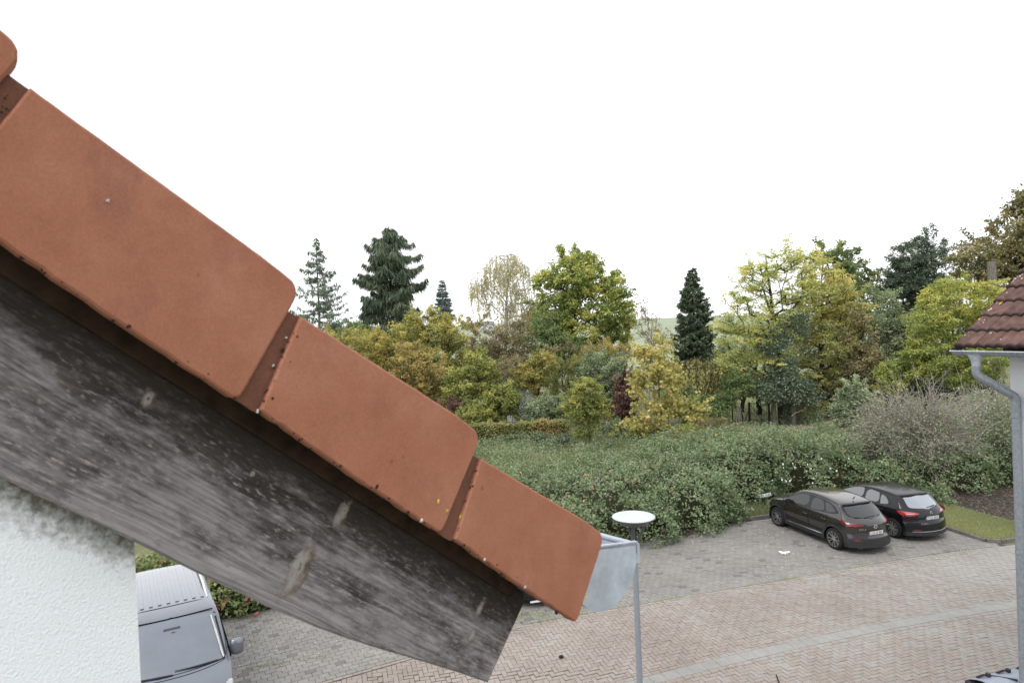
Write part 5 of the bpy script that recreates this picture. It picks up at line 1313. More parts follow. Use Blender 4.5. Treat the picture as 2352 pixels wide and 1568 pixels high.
def plant(name, label, cat, base, Z, lobes_px, leaf, bark, seed, n_cl=120, per=110, cr=.42, leaf_L=.17, leaf_W=.10, trunk_r=.16, tip=.012, shell=.5,
          group=None, droop=.25, weep=0., flat=.7, stems=1, sag=0., fork=.35, up=.6, extra=None, gap=0., lean=(0, 0), crown_name='crown', depth=.9, bias=None):
    """a broadleaf tree or bush. lobes_px: (x, y, rx, ry[, dy]) of its crown masses as seen, at distance Z (+dy)"""
    rg = np.random.default_rng(seed); n_cl = int(n_cl * 1.3); per = per * (1.0 if not weep else .9); leaf_L *= 1.08; leaf_W *= 1.12
    lobes = []
    for lb in lobes_px:
        x, y, rx, ry = lb[:4]; dy = lb[4] if len(lb) > 4 else 0
        c = at(x, y, Z + dy); k = (Z + dy) / F
        lobes.append((c[0], c[1], c[2], rx * k, min(rx * k * depth, 3.6), ry * k))
    gxy = at(base, 800, Z)[:2]; g0 = np.array([gxy[0], gxy[1], 0.])
    root = empty(name, tuple(g0), 0, label, cat, group)
    pts, dirs = in_lobes(lobes, n_cl, rg, shell)
    pts[:, 2] = np.maximum(pts[:, 2], .35)
    top = max(l[2] + l[5] * .45 for l in lobes); cx = np.average([l[0] for l in lobes], weights=[l[3] for l in lobes])
    E_all = []; tips = pts
    st = []
    for s_ in range(stems):
        b = g0 + (np.array([rg.normal() * .25, rg.normal() * .25, -.1]) if stems > 1 else np.array([0, 0, -.1]))
        tx = np.array([cx + (rg.normal() * .5 if stems > 1 else 0) + lean[0], g0[1] + (rg.normal() * .4 if stems > 1 else 0), top])
        nseg = 9; tr = [b + (tx - b) * np.array([(i / nseg) ** 1.5, (i / nseg) ** 1.5, i / nseg]) + np.array([rg.normal(), rg.normal(), 0]) * .05 * (i > 0) for i in range(nseg + 1)]
        st.append(tr)
    asg = rg.integers(0, stems, n_cl)
    for s_ in range(stems):
        sub = pts[asg == s_]
        if len(sub): E_, nd, en = skeleton(st[s_], sub, tip, trunk_r, rg, sag); E_all += E_
    V, Fc = tubes(E_all, 5); split_xyz('trunk', V, Fc, BARK[bark], root, None, True)
    # leaves
    k = rg.poisson(per, n_cl); ci = np.repeat(np.arange(n_cl), k); n = len(ci)
    crr = cr * (.55 + .6 * rg.random(n_cl))
    off = rg.normal(size=(n, 3)) * crr[ci][:, None] * np.array([.58, .58, .58 * flat])
    if not weep:          # leafy shoots that stick out of the mass
        shoot = rg.random(n_cl) < .38; sdir = norm(dirs * .7 + rg.normal(size=(n_cl, 3)) * .45 + np.array([0, 0, .45 - droop * .5])); sl_ = cr * (1.1 + 1.4 * rg.random(n_cl))
        off = np.where(shoot[ci][:, None], off * .38 + sdir[ci] * (rg.random(n) ** .8 * sl_[ci])[:, None], off)
    C = pts[ci] + off
    ax = None
    if weep > 0:
        u = rg.random(n) ** .8; strand = rg.integers(0, 7, n); sx = (np.sin(ci * 12.9 + strand * 4.1), np.cos(ci * 7.7 + strand * 2.3))
        C = pts[ci] + np.stack([sx[0] * crr[ci] * .7 + rg.normal(size=n) * .05, sx[1] * crr[ci] * .7 + rg.normal(size=n) * .05, -u * weep * (.5 + .5 * np.abs(np.sin(ci * 3.3 + strand)))], -1)
        ax = np.tile(np.array([0, 0, -1.]), (n, 1)) + rg.normal(size=(n, 3)) * .35
    C[:, 2] = np.maximum(C[:, 2], .05)
    sz = .7 + .6 * rg.random(n)
    V, Fc = leaf_quads(C, leaf_L * sz, leaf_W * sz, rg, up, droop, flat, ax)
    clr = rg.random(n_cl)
    if bias is not None: clr = np.clip(clr * .75 + bias(pts) * .5, 0, 1)
    rnd = np.clip(clr[ci] * .62 + rg.random(n) * .38 + rg.normal(size=n) * .03, 0, 1)
    o = split_xyz(crown_name, V, Fc, LEAF[leaf], root, {'rnd': np.repeat(rnd, 4)}); TRI[0] += len(Fc) * 2
    if weep > 0:   # the hanging twigs
        key = np.unique(ci * 7 + strand); kc = key // 7; ks = key % 7
        T0 = pts[kc] + np.stack([np.sin(kc * 12.9 + ks * 4.1) * crr[kc] * .7, np.cos(kc * 7.7 + ks * 2.3) * crr[kc] * .7, 0 * kc], -1)
        T1 = T0 - np.stack([0 * kc, 0 * kc, weep * (.5 + .5 * np.abs(np.sin(kc * 3.3 + ks)))], -1)
        edges = [(a, b, .006, .003) for a, b in zip(T0, T1)] + [(pts[c_], a, .008, .006) for c_, a in zip(kc, T0)]
        V, Fc = tubes(edges, 3); split_xyz('hanging_twigs', V, Fc, BARK[bark], root)
    return root, pts, lobes
def conifer(label, x, ytop, Z, ybot, half_px, leaf, bark, seed, whorls=34, per=6, hang=.5, dens=40, irregular=.25, prof=None, droopy=.25, gap=0., up_tip=.25, sprayL=.42, sprayW=.26, group='conifers on the skyline', trunk_r=.2):
    rg = np.random.default_rng(seed)
    tp = at(x, ytop, Z); g0 = np.array([tp[0], tp[1], 0.]); H = tp[2]; R = half_px * Z / F; zb = max(.4, at(x, ybot, Z)[2])
    root = empty('spruce_tree', tuple(g0), 0, label, 'tree', group)
    edges = [(g0 + (0, 0, H * a), g0 + (0, 0, H * b), trunk_r * (1 - a) + .015, trunk_r * (1 - b) + .012) for a, b in zip(np.linspace(0, .99, 12)[:-1], np.linspace(0, .99, 12)[1:])]
    CC, AX, CI = [], [], []; bi = 0
    for h in np.clip(np.linspace(0, 1, whorls) + (rg.random(whorls) - .5) * .6 / whorls, 0, 1):
        z = zb + (H - .25 - zb) * h ** .92; rad = R * (np.interp(h, [p[0] for p in prof], [p[1] for p in prof]) if prof else (1 - h) ** .8 + .03)
        for k in range(per):
            if rg.random() < gap * (1 - h * .7): continue
            a = rg.random() * 2 * pi; L_ = rad * (1 - irregular * 1.5 * rg.random() ** 1.3 + irregular * .25 * rg.random()); z = zb + (H - .25 - zb) * h ** .92 + rg.normal() * .35 * irregular * 2 * (1 - h)
            d = np.array([cos(a), sin(a), 0]); nseg = 5; P = []
            for i in range(nseg + 1):
                t = i / nseg; P.append(g0 + (0, 0, z + rg.normal() * .04) + d * L_ * t + np.array([0, 0, L_ * (-droopy * t * (1.4 - .2 * t) + up_tip * t ** 3 + .10 * (1 - t) * h)]))
            for i in range(nseg): edges.append((P[i], P[i + 1], .012 + .03 * L_ / max(R, .1) * (1 - i / nseg), .010 + .03 * L_ / max(R, .1) * (1 - (i + 1) / nseg)))
            n = max(5, int(dens * L_)); t = (.12 + .88 * rg.random(n) ** .75); P = np.array(P); f = t * nseg; i0 = np.minimum(f.astype(int), nseg - 1); q = P[i0] + (P[i0 + 1] - P[i0]) * (f - i0)[:, None]
            side = np.array([-d[1], d[0], 0]); sw = rg.normal(size=n) * L_ * .16 * (1.15 - t)
            q = q + side * sw[:, None]; q[:, 2] -= np.abs(sw) * .25
            ax_ = d[None] * .35 + side[None] * np.sign(sw)[:, None] * .55 + np.array([0, 0, -1.]) * (hang * (.5 + rg.random(n)))[:, None]
            CC.append(q); AX.append(ax_); CI.append(np.full(n, rg.random())); bi += 1
    C = np.concatenate(CC); A = norm(np.concatenate(AX)); ci = np.concatenate(CI); n = len(C); sz = .6 + .7 * rg.random(n)
    V, Fc = leaf_quads(C, sprayL * sz, sprayL * sprayW * sz, rg, .4, 0, 1, A)
    rnd = np.clip(ci * .5 + rg.random(n) * .5, 0, 1)
    V2, F2 = tubes(edges, 4); split_xyz('trunk', V2, F2, BARK[bark], root, None, True)
    split_xyz('crown', V, Fc, LEAF[leaf], root, {'rnd': np.repeat(rnd, 4)}); TRI[0] += len(Fc) * 2
    return root
TG = 'broadleaf trees and bushes of the gardens'
# --- conifers on the skyline
conifer('thin airy grey-green spruce just right of the upper orange tile', 725, 541, 60, 880, 110, 'spruce_thin', 'grey', 11, 42, 5, 1.2, 40, .5, gap=.2, droopy=.24, up_tip=.42, sprayL=.34, sprayW=.2)
conifer('tall dark spruce with hanging branches, tallest conifer left of centre', 893, 514, 62, 850, 92, 'spruce', 'dark', 12, 35, 5, 2.2, 78, .5,
        prof=[(0, .88), (.2, .95), (.4, 1.0), (.6, .95), (.78, .85), (.92, .58), (1, .2)], droopy=.52, gap=.22, up_tip=.50, sprayL=.72, sprayW=.13, trunk_r=.28)
conifer('small bluish spruce peeping over the golden bush', 1015, 640, 78, 780, 36, 'bluespruce', 'dark', 13, 26, 7, .2, 48, .2, droopy=.18, up_tip=.2, sprayL=.40)
conifer('narrow dark green spruce standing alone before the pale field', 1590, 610, 55, 850, 52, 'spruce', 'dark', 14, 40, 8, .35, 80, .34, prof=[(0, 1.02), (.3, .95), (.55, .72), (.75, .48), (.9, .25), (1, .07)], droopy=.10, up_tip=.34, sprayL=.34)
conifer('dark conifer showing its slope behind the yellow locust', 1950, 585, 66, 760, 52, 'spruce', 'dark', 15, 22, 6, .4, 30, .25, droopy=.2, sprayL=.5)
# --- big trees
plant('birch_tree', 'sparse weeping birch with white trunk against the sky', 'tree', 1160, 58, [(1165, 640, 62, 60), (1120, 665, 40, 50), (1205, 650, 45, 50), (1160, 600, 45, 26), (1185, 715, 55, 30), (1225, 700, 22, 30), (1098, 655, 24, 36)], 'birch', 'birch', 21, n_cl=125, per=62, cr=.5, leaf_L=.15, leaf_W=.075, trunk_r=.17, tip=.014, shell=.4, group=TG, weep=1.5)
plant('walnut_tree', 'big round walnut with fresh green leaves left of the narrow spruce', 'tree', 1303, 54, [(1325, 640, 75, 58), (1290, 690, 55, 60), (1370, 690, 75, 62), (1412, 668, 24, 40), (1420, 740, 38, 48), (1285, 745, 38, 40), (1345, 755, 75, 42), (1330, 605, 42, 24), (1258, 660, 24, 40)], 'walnut', 'dark', 22, n_cl=270, per=105, cr=.50, leaf_L=.25, leaf_W=.12, trunk_r=.30, shell=.62, group=TG, droop=.7)
plant('locust_tree', 'tall open locust with black limbs and pale leaves, ivy round its trunk', 'tree', 1793, 43.5, [(1770, 640, 60, 45), (1720, 665, 45, 30), (1690, 705, 40, 18), (1800, 600, 48, 26), (1740, 620, 38, 20), (1840, 650, 50, 45), (1740, 740, 75, 30), (1715, 790, 65, 40), (1690, 840, 40, 40), (1760, 830, 50, 40), (1810, 720, 60, 40), (1845, 610, 40, 28), (1860, 680, 45, 40), (1670, 745, 32, 22)], 'locust', 'dark', 23, n_cl=270, per=85, cr=.55, leaf_L=.17, leaf_W=.055, trunk_r=.27, tip=.02, shell=.5, group=TG, flat=.35, droop=.15, up=1.2)
plant('locust_tree', 'golden yellow locust crown close right of the open one', 'tree', 1880, 45, [(1890, 640, 45, 45), (1905, 690, 62, 45), (1870, 740, 60, 45), (1930, 740, 50, 45), (1885, 800, 70, 45), (1920, 860, 45, 40), (1850, 870, 55, 40), (1940, 690, 45, 40), (1870, 610, 28, 20)], 'locustgold', 'dark', 24, n_cl=230, per=100, cr=.52, leaf_L=.17, leaf_W=.06, trunk_r=.2, tip=.018, shell=.55, group=TG, flat=.4, droop=.2, up=1.,
      bias=lambda p: np.clip((p[:, 2] - 4) / 7, 0, 1))
plant('tall_tree', 'mid green loose tree reaching up behind the golden locust', 'tree', 1935, 60, [(1925, 610, 36, 36), (1895, 585, 26, 22), (1960, 640, 40, 50), (1935, 690, 55, 45), (1990, 690, 34, 55), (1995, 640, 20, 24)], 'midgreen', 'dark', 25, n_cl=110, per=85, cr=.6, leaf_L=.24, leaf_W=.13, trunk_r=.25, group=TG)
plant('pine_tree', 'broad dark pine behind the lime green tree on the right', 'tree', 2112, 60, [(2115, 585, 48, 42), (2085, 625, 40, 40), (2145, 615, 42, 45), (2110, 650, 65, 40), (2070, 675, 38, 32), (2150, 680, 40, 40), (2105, 720, 50, 40)], 'pine', 'dark', 26, n_cl=240, per=120, cr=.6, leaf_L=.30, leaf_W=.075, trunk_r=.30, shell=.6, group=TG, flat=.6)
plant('oak_tree', 'huge brownish tree rising at the right edge above the tiled roof', 'tree', 2385, 50, [(2360, 520, 70, 55), (2300, 560, 70, 40), (2250, 590, 55, 32), (2330, 600, 80, 55), (2400, 470, 60, 55), (2400, 580, 60, 80), (2240, 640, 40, 30), (2300, 650, 60, 35)], 'oak', 'dark', 27, n_cl=230, per=88, cr=.60, leaf_L=.22, leaf_W=.12, trunk_r=.42, shell=.45, group=TG)
plant('ash_tree', 'lime green tree with yellow tops in front of the dark pine', 'tree', 2205, 40, [(2195, 690, 65, 50), (2250, 690, 50, 45), (2150, 720, 45, 55), (2120, 760, 35, 45), (2225, 760, 80, 50), (2160, 810, 65, 50), (2255, 820, 60, 45), (2290, 740, 30, 60), (2200, 850, 60, 30)], 'lime', 'grey', 28, n_cl=260, per=110, cr=.44, leaf_L=.17, leaf_W=.06, trunk_r=.18, shell=.6, group=TG, droop=.5, flat=.5,
      bias=lambda p: np.clip((p[:, 2] - 3.5) / 5, 0, 1))
plant('leafy_tree', 'dull green tree filling the gap between locust and lime green tree', 'tree', 2035, 47, [(2020, 720, 45, 45), (2050, 770, 45, 55), (2000, 790, 40, 60), (2055, 840, 50, 40), (2075, 800, 28, 45)], 'greygreen', 'dark', 29, n_cl=150, per=110, cr=.48, leaf_L=.17, leaf_W=.08, trunk_r=.18, group=TG)
plant('leafy_tree', 'reddish brown bushy tree right of the golden locust', 'tree', 1965, 44, [(1965, 760, 32, 50), (1975, 830, 45, 50), (1950, 890, 35, 35), (2010, 870, 45, 40)], 'brown', 'dark', 30, n_cl=110, per=95, cr=.45, leaf_L=.15, leaf_W=.08, trunk_r=.12, stems=3, group=TG)
plant('leafy_tree', 'deep green bush under the lime green tree', 'tree', 2080, 41, [(2075, 850, 45, 28), (2110, 835, 30, 30), (2040, 875, 35, 25)], 'walnut', 'dark', 31, n_cl=80, per=110, cr=.40, leaf_L=.16, leaf_W=.08, trunk_r=.1, stems=2, group=TG)
# --- golden bushes behind the tiles
plant('golden_bush', 'large rounded golden bush rising highest behind the tile edge', 'bush', 985, 52, [(985, 780, 78, 52), (1020, 760, 45, 35), (940, 780, 42, 40), (1000, 840, 70, 50), (980, 735, 45, 18), (1050, 830, 28, 50), (970, 910, 60, 40)], 'olive', 'brown', 41, n_cl=230, per=120, cr=.42, leaf_L=.15, leaf_W=.09, trunk_r=.12, stems=4, group=TG, shell=.7)
plant('golden_bush', 'yellow bush at the foot of the dark hanging spruce', 'bush', 880, 50, [(870, 800, 50, 28), (910, 820, 45, 40), (840, 790, 35, 18), (880, 780, 30, 14), (860, 870, 50, 40), (900, 920, 45, 30)], 'yellow', 'brown', 42, n_cl=130, per=115, cr=.40, leaf_L=.14, leaf_W=.085, trunk_r=.1, stems=3, group=TG, shell=.65)
plant('golden_bush', 'orange brown bush in front of the large golden one', 'bush', 965, 46, [(965, 850, 55, 45), (1000, 880, 40, 45), (940, 830, 35, 35), (930, 880, 40, 40), (960, 945, 50, 30)], 'ochre', 'brown', 43, n_cl=150, per=125, cr=.38, leaf_L=.13, leaf_W=.08, trunk_r=.1, stems=3, group=TG, shell=.65)
plant('golden_bush', 'yellow green bush right of the orange brown one', 'bush', 1080, 45, [(1080, 880, 50, 35), (1115, 870, 32, 32), (1060, 915, 40, 35), (1100, 840, 30, 30)], 'yellowgreen', 'brown', 44, n_cl=130, per=120, cr=.38, leaf_L=.14, leaf_W=.085, trunk_r=.09, stems=3, group=TG, shell=.65)
plant('golden_bush', 'low yellow bush just above the clipped hedge', 'bush', 1140, 42.5, [(1145, 935, 45, 28), (1105, 950, 40, 25), (1165, 910, 28, 22), (1080, 955, 25, 20)], 'yellowgreen', 'brown', 45, n_cl=130, per=115, cr=.34, leaf_L=.13, leaf_W=.08, trunk_r=.07, stems=3, group=TG, shell=.65)
plant('scrub_bush', 'brownish twiggy scrub under the white birch', 'bush', 1130, 56, [(1110, 790, 45, 35), (1160, 790, 50, 40), (1205, 780, 45, 45), (1150, 840, 70, 40), (1215, 830, 40, 35), (1085, 830, 25, 45)], 'brown', 'twig', 46, n_cl=210, per=85, cr=.5, leaf_L=.15, leaf_W=.07, trunk_r=.09, tip=.016, stems=6, group=TG)
plant('scrub_bush', 'dark green shadowed bush at the foot of the big walnut', 'bush', 1270, 51, [(1262, 790, 38, 40), (1250, 740, 28, 35), (1310, 810, 50, 22), (1270, 830, 40, 25)], 'midgreen', 'dark', 47, n_cl=110, per=95, cr=.46, leaf_L=.16, leaf_W=.09, trunk_r=.1, stems=3, group=TG)
plant('yellow_bush', 'bright yellow bush beside the white shed', 'bush', 1232, 47.5, [(1235, 850, 32, 28), (1215, 870, 25, 18), (1245, 825, 20, 18), (1240, 885, 24, 22)], 'yellow', 'brown', 48, n_cl=80, per=115, cr=.36, leaf_L=.14, leaf_W=.09, trunk_r=.08, stems=2, group=TG)
plant('feathery_tree', 'soft feathery green tree between yellow bush and grey-green bush', 'tree', 1292, 46.5, [(1290, 855, 35, 30), (1265, 880, 18, 18), (1315, 850, 20, 24), (1290, 900, 25, 20)], 'yew', 'dark', 49, n_cl=110, per=130, cr=.34, leaf_L=.12, leaf_W=.022, trunk_r=.1, group=TG)
plant('grey_green_bush', 'grey-green bush with orange grass plumes along its top', 'bush', 1385, 46, [(1385, 845, 45, 38), (1350, 870, 32, 40), (1410, 880, 35, 40), (1375, 905, 40, 30)], 'greygreen', 'grey', 50, n_cl=150, per=120, cr=.38, leaf_L=.15, leaf_W=.06, trunk_r=.08, stems=4, group=TG, droop=-.4)
plant('orange_bush', 'pale orange plumed bush between walnut and yellow maple', 'bush', 1395, 48, [(1385, 810, 40, 15), (1425, 815, 28, 18), (1350, 825, 22, 14)], 'ochre', 'brown', 51, n_cl=60, per=90, cr=.4, leaf_L=.18, leaf_W=.04, trunk_r=.06, stems=3, group=TG, droop=-.9)
plant('red_bush', 'dark wine red bush left of the yellow maple', 'bush', 1437, 44, [(1432, 915, 25, 35), (1420, 950, 28, 22), (1440, 880, 20, 28)], 'rust', 'dark', 52, n_cl=80, per=105, cr=.36, leaf_L=.13, leaf_W=.08, trunk_r=.06, stems=3, group=TG)
plant('purple_bush', 'small purple brown bush beside the tile edge', 'bush', 1030, 43.5, [(1030, 935, 24, 18), (1060, 950, 25, 14)], 'rust', 'dark', 53, n_cl=45, per=90, cr=.34, leaf_L=.13, leaf_W=.07, trunk_r=.05, stems=3, group=TG)
plant('maple_tree', 'young yellow maple in front of the weeping willow', 'tree', 1513, 37.8, [(1490, 835, 45, 42), (1530, 860, 45, 50), (1475, 885, 38, 35), (1520, 800, 24, 20), (1470, 800, 18, 14), (1570, 925, 48, 24), (1450, 970, 42, 16), (1500, 950, 50, 40), (1595, 950, 30, 12), (1550, 995, 38, 20), (1480, 985, 30, 14)], 'maple', 'grey', 54, n_cl=270, per=23, cr=.30, leaf_L=.155, leaf_W=.135, trunk_r=.085, tip=.009, shell=.15, group=TG, droop=.5)
plant('willow_tree', 'weeping willow with hanging olive strands behind the yellow maple', 'tree', 1612, 45, [(1615, 838, 46, 16), (1580, 852, 40, 22), (1652, 866, 28, 28), (1552, 870, 26, 22), (1600, 826, 26, 10), (1640, 845, 26, 18)], 'willow', 'dark', 55, n_cl=150, per=190, cr=.45, leaf_L=.20, leaf_W=.045, tip=.010, trunk_r=.2, group=TG, weep=1.9)
plant('young_tree', 'young yellow green tree on a thin trunk before the clipped hedge', 'tree', 1347, 36, [(1345, 910, 36, 32), (1325, 935, 30, 30), (1370, 935, 28, 30), (1345, 975, 26, 28), (1345, 885, 22, 18)], 'yellowgreen', 'grey', 56, n_cl=135, per=105, cr=.27, leaf_L=.14, leaf_W=.045, trunk_r=.075, group=TG, droop=.4, flat=.5, shell=.55)
plant('scrub_bush', 'mixed green shrubs between shed and young tree', 'bush', 1255, 42, [(1255, 935, 35, 22), (1225, 945, 22, 22), (1290, 945, 25, 22)], 'greygreen', 'brown', 57, n_cl=80, per=95, cr=.36, leaf_L=.13, leaf_W=.07, trunk_r=.06, stems=3, group=TG)
plant('bare_bush', 'grey leafless bush below the white shed', 'bush', 1198, 42.5, [(1205, 935, 22, 30)], 'ivy', 'twig', 58, n_cl=70, per=9, cr=.3, leaf_L=.10, leaf_W=.05, trunk_r=.05, tip=.014, stems=4, group=TG)
plant('young_tree', 'thin staked sapling left of the garden gate', 'tree', 1700, 43, [(1690, 885, 32, 30), (1715, 880, 25, 25), (1680, 920, 22, 18)], 'midgreen', 'dark', 59, n_cl=70, per=105, cr=.40, leaf_L=.14, leaf_W=.05, trunk_r=.06, group=TG, flat=.5)
plant('fruit_tree', 'small dark fruit tree on the lawn behind the gate', 'tree', 1741, 48, [(1745, 880, 28, 20), (1725, 890, 20, 14)], 'brown', 'dark', 60, n_cl=40, per=70, cr=.4, leaf_L=.13, leaf_W=.06, trunk_r=.2, group=TG)
plant('scrub_bush', 'grey-brown thicket of weeds left of the ivy trunk', 'bush', 1640, 40, [(1640, 985, 45, 22), (1680, 1000, 35, 16), (1600, 1000, 30, 15)], 'brown', 'twig', 61, n_cl=110, per=75, cr=.34, leaf_L=.12, leaf_W=.045, trunk_r=.035, stems=6, group=TG)
plant('fern_bush', 'bright green ferny plant right of the maple trunk', 'bush', 1590, 36.5, [(1590, 1000, 22, 14)], 'lime', 'brown', 62, n_cl=28, per=60, cr=.28, leaf_L=.15, leaf_W=.04, trunk_r=.03, stems=3, group=TG)
plant('scrub_bush', 'yellowish reeds right of the ivy covered trunk', 'bush', 1845, 45, [(1840, 935, 30, 18), (1865, 945, 25, 14)], 'willow', 'brown', 63, n_cl=60, per=85, cr=.38, leaf_L=.2, leaf_W=.04, trunk_r=.04, stems=4, group=TG, droop=-.8)
plant('ivy_bush', 'dark ivy clad shrub right of the yellow reeds', 'bush', 1900, 46, [(1895, 910, 32, 32), (1915, 930, 28, 28), (1880, 890, 40, 22)], 'ivy', 'dark', 64, n_cl=95, per=100, cr=.42, leaf_L=.14, leaf_W=.10, trunk_r=.08, stems=3, group=TG)
plant('green_bush', 'grey-green shrub left of the leafless shrub', 'bush', 1950, 35, [(1945, 930, 24, 36), (1965, 905, 28, 22), (1945, 965, 25, 18)], 'greygreen', 'brown', 65, n_cl=80, per=110, cr=.30, leaf_L=.12, leaf_W=.07, trunk_r=.06, stems=3, group=TG)
plant('dark_bush', 'dark shaded shrubs under the lime green tree', 'bush', 2130, 44, [(2130, 880, 70, 22), (2230, 880, 60, 22), (2060, 890, 40, 18)], 'ivy', 'dark', 66, n_cl=120, per=70, cr=.45, leaf_L=.15, leaf_W=.09, trunk_r=.06, stems=6, group=TG)
plant('green_bush', 'low dull bush on the slope left of the yellow maple', 'bush', 1415, 40, [(1410, 985, 30, 14), (1450, 1000, 30, 12)], 'weed', 'brown', 67, n_cl=55, per=80, cr=.32, leaf_L=.12, leaf_W=.06, trunk_r=.03, stems=4, group=TG)
plant('sparse_tree', 'thin twiggy sapling against the field, right of the walnut', 'tree', 1495, 50, [(1490, 755, 28, 28), (1475, 720, 10, 22), (1525, 790, 28, 20)], 'brown', 'twig', 68, n_cl=55, per=24, cr=.4, leaf_L=.13, leaf_W=.06, trunk_r=.06, tip=.014, stems=3, group=TG)
plant('far_bush', 'far low trees beside the white building on the horizon', 'bush', 1120, 150, [(1085, 745, 22, 7), (1215, 735, 18, 14), (1250, 725, 16, 14)], 'brown', 'dark', 69, n_cl=50, per=60, cr=1.2, leaf_L=.5, leaf_W=.3, trunk_r=.2, group=TG)
plant('shadow_bush', 'dark bushes in the shade under the weeping willow', 'bush', 1590, 43, [(1590, 940, 60, 28), (1640, 945, 35, 22), (1555, 915, 40, 28)], 'midgreen', 'dark', 72, n_cl=110, per=90, cr=.45, leaf_L=.15, leaf_W=.08, trunk_r=.06, stems=6, group=TG)
plant('leafy_tree', 'soft green tree behind the locust, left of its black limbs', 'tree', 1700, 50, [(1700, 800, 45, 45), (1740, 790, 50, 50), (1670, 840, 35, 45), (1780, 780, 55, 45), (1730, 850, 60, 40), (1830, 800, 40, 40), (1880, 790, 50, 50), (1930, 810, 50, 60), (1855, 850, 50, 40), (1840, 745, 45, 30)], 'greygreen', 'dark', 73, n_cl=260, per=100, cr=.48, leaf_L=.16, leaf_W=.07, trunk_r=.15, group=TG)
plant('scrub_bush', 'dull brownish scrub between birch and shed', 'bush', 1170, 50, [(1165, 850, 50, 30), (1200, 865, 35, 22), (1120, 860, 35, 25), (1290, 815, 40, 20)], 'brown', 'twig', 74, n_cl=120, per=90, cr=.45, leaf_L=.14, leaf_W=.07, trunk_r=.06, tip=.01, stems=6, group=TG)
plant('scrub_bush', 'low olive scrub at the foot of the thin airy spruce', 'bush', 790, 55, [(780, 775, 40, 14), (830, 780, 30, 14)], 'olive', 'brown', 75, n_cl=70, per=90, cr=.45, leaf_L=.15, leaf_W=.08, trunk_r=.06, stems=4, group=TG)
plant('leafy_tree', 'dull dark tree seen only through the gaps of the lime green one', 'tree', 2190, 50, [(2150, 770, 60, 60), (2240, 790, 60, 70), (2190, 720, 60, 40), (2190, 850, 80, 40)], 'midgreen', 'dark', 76, n_cl=150, per=90, cr=.5, leaf_L=.2, leaf_W=.11, trunk_r=.14, group=TG)
plant('shadow_bush', 'dark bushes behind the lawn and the gate', 'bush', 1760, 62, [(1680, 885, 40, 18), (1760, 890, 60, 12), (1850, 885, 60, 22), (1930, 880, 40, 30)], 'midgreen', 'dark', 70, n_cl=130, per=80, cr=.6, leaf_L=.2, leaf_W=.12, trunk_r=.1, stems=6, group=TG)
# ivy that clothes the locust's trunk and hangs in its middle: a plant of its own climbing on the tree
rg = np.random.default_rng(71)
iv = empty('ivy', tuple(at(1793, 800, 43.2)[:2]) + (0,), 0, 'grey-green ivy wrapped round the locust trunk and bunched in its fork', 'ivy')
tb = at(1797, 800, 43.5); zt = at(1795, 905, 43.5)[2]
n = 5200; a = rg.random(n) * 2 * pi; zz = rg.random(n) * zt; r = .30 + .05 * rg.normal(size=n)
C = np.stack([tb[0] + r * np.cos(a) + .02, tb[1] + r * np.sin(a), zz], -1)
lob = []
for (x, y, rx, ry) in [(1795, 890, 42, 32), (1760, 900, 35, 25), (1830, 895, 40, 26), (1800, 850, 38, 36), (1780, 790, 38, 30), (1815, 745, 40, 40), (1850, 915, 35, 18)]:
    c = at(x, y, 42.6); k = 42.6 / F; lob.append((c[0], c[1], c[2], rx * k, rx * k * .8, ry * k))
p2, _ = in_lobes(lob, 150, rg, .5); ci = np.repeat(np.arange(150), 95); C2 = p2[ci] + rg.normal(size=(len(ci), 3)) * .22
C = np.r_[C, C2]; n = len(C)
V, Fc = leaf_quads(C, .13, .10, rg, .4, .3); split_xyz('leaves', V, Fc, LEAF['ivy'], iv, {'rnd': np.repeat(rg.random(n), 4)})
tk = [(np.array([tb[0], tb[1], -.1]), np.array([tb[0] + .05, tb[1], zt + 1.0]), .26, .2)]
V, Fc = tubes([(tk[0][0] + (0, 0, i * .6), tk[0][0] + (0, 0, (i + 1) * .6), .27 - .005 * i, .265 - .005 * i) for i in range(int(zt / .6) + 2)], 10); split_xyz('stem', V, Fc, BARK['dark'], iv, None, True)
for (px, zt_, rr, lab) in ((1772, 905, .16, 'bare grey trunk left of the ivy clad one'), (1817, 905, .17, 'slim grey trunk with a broken pale branch, right of the ivy clad one')):
    b = at(px, 800, 43.2); zt2 = at(px, 890, 43.2)[2]
    t_ = empty('dead_tree', (b[0], b[1], 0), 0, lab, 'tree trunk')
    V, Fc = tubes([(np.array([b[0], b[1], i * .5 - .1]), np.array([b[0], b[1], i * .5 + .4]), rr - .004 * i, rr - .004 * i - .004) for i in range(int(zt2 / .5) + 1)], 10); split_xyz('trunk', V, Fc, BARK['grey'], t_, None, True)
    if px > 1800:
        q = [at(1819, 955, 43), at(1826, 948, 42.9), at(1838, 944, 42.8), at(1850, 940, 42.7)]
        V, Fc = tubes([(q[i], q[i + 1], .05 - .01 * i, .045 - .01 * i) for i in range(3)], 6); split_xyz('branch', V, Fc, BARK['birch'], t_, None, True)
b = at(2279, 640, 46); zt = at(2279, 600, 46)[2]
t_ = empty('dead_tree', (b[0], b[1], 0), 0, 'tall sawn-off bare trunk in front of the huge brownish tree', 'tree trunk')
V, Fc = tubes([(np.array([b[0], b[1], zt * i / 12]), np.array([b[0], b[1], zt * (i + 1) / 12]), .30 - .003 * i, .297 - .003 * i) for i in range(12)], 12); split_xyz('trunk', V, Fc, BARK['grey'], t_, None, True)
m = MB(); m.lathe([(.27, zt), (0, zt + .01)], 12, None, (b[0], b[1], 0)); m.build('cut_face', BARK['twig'], t_)

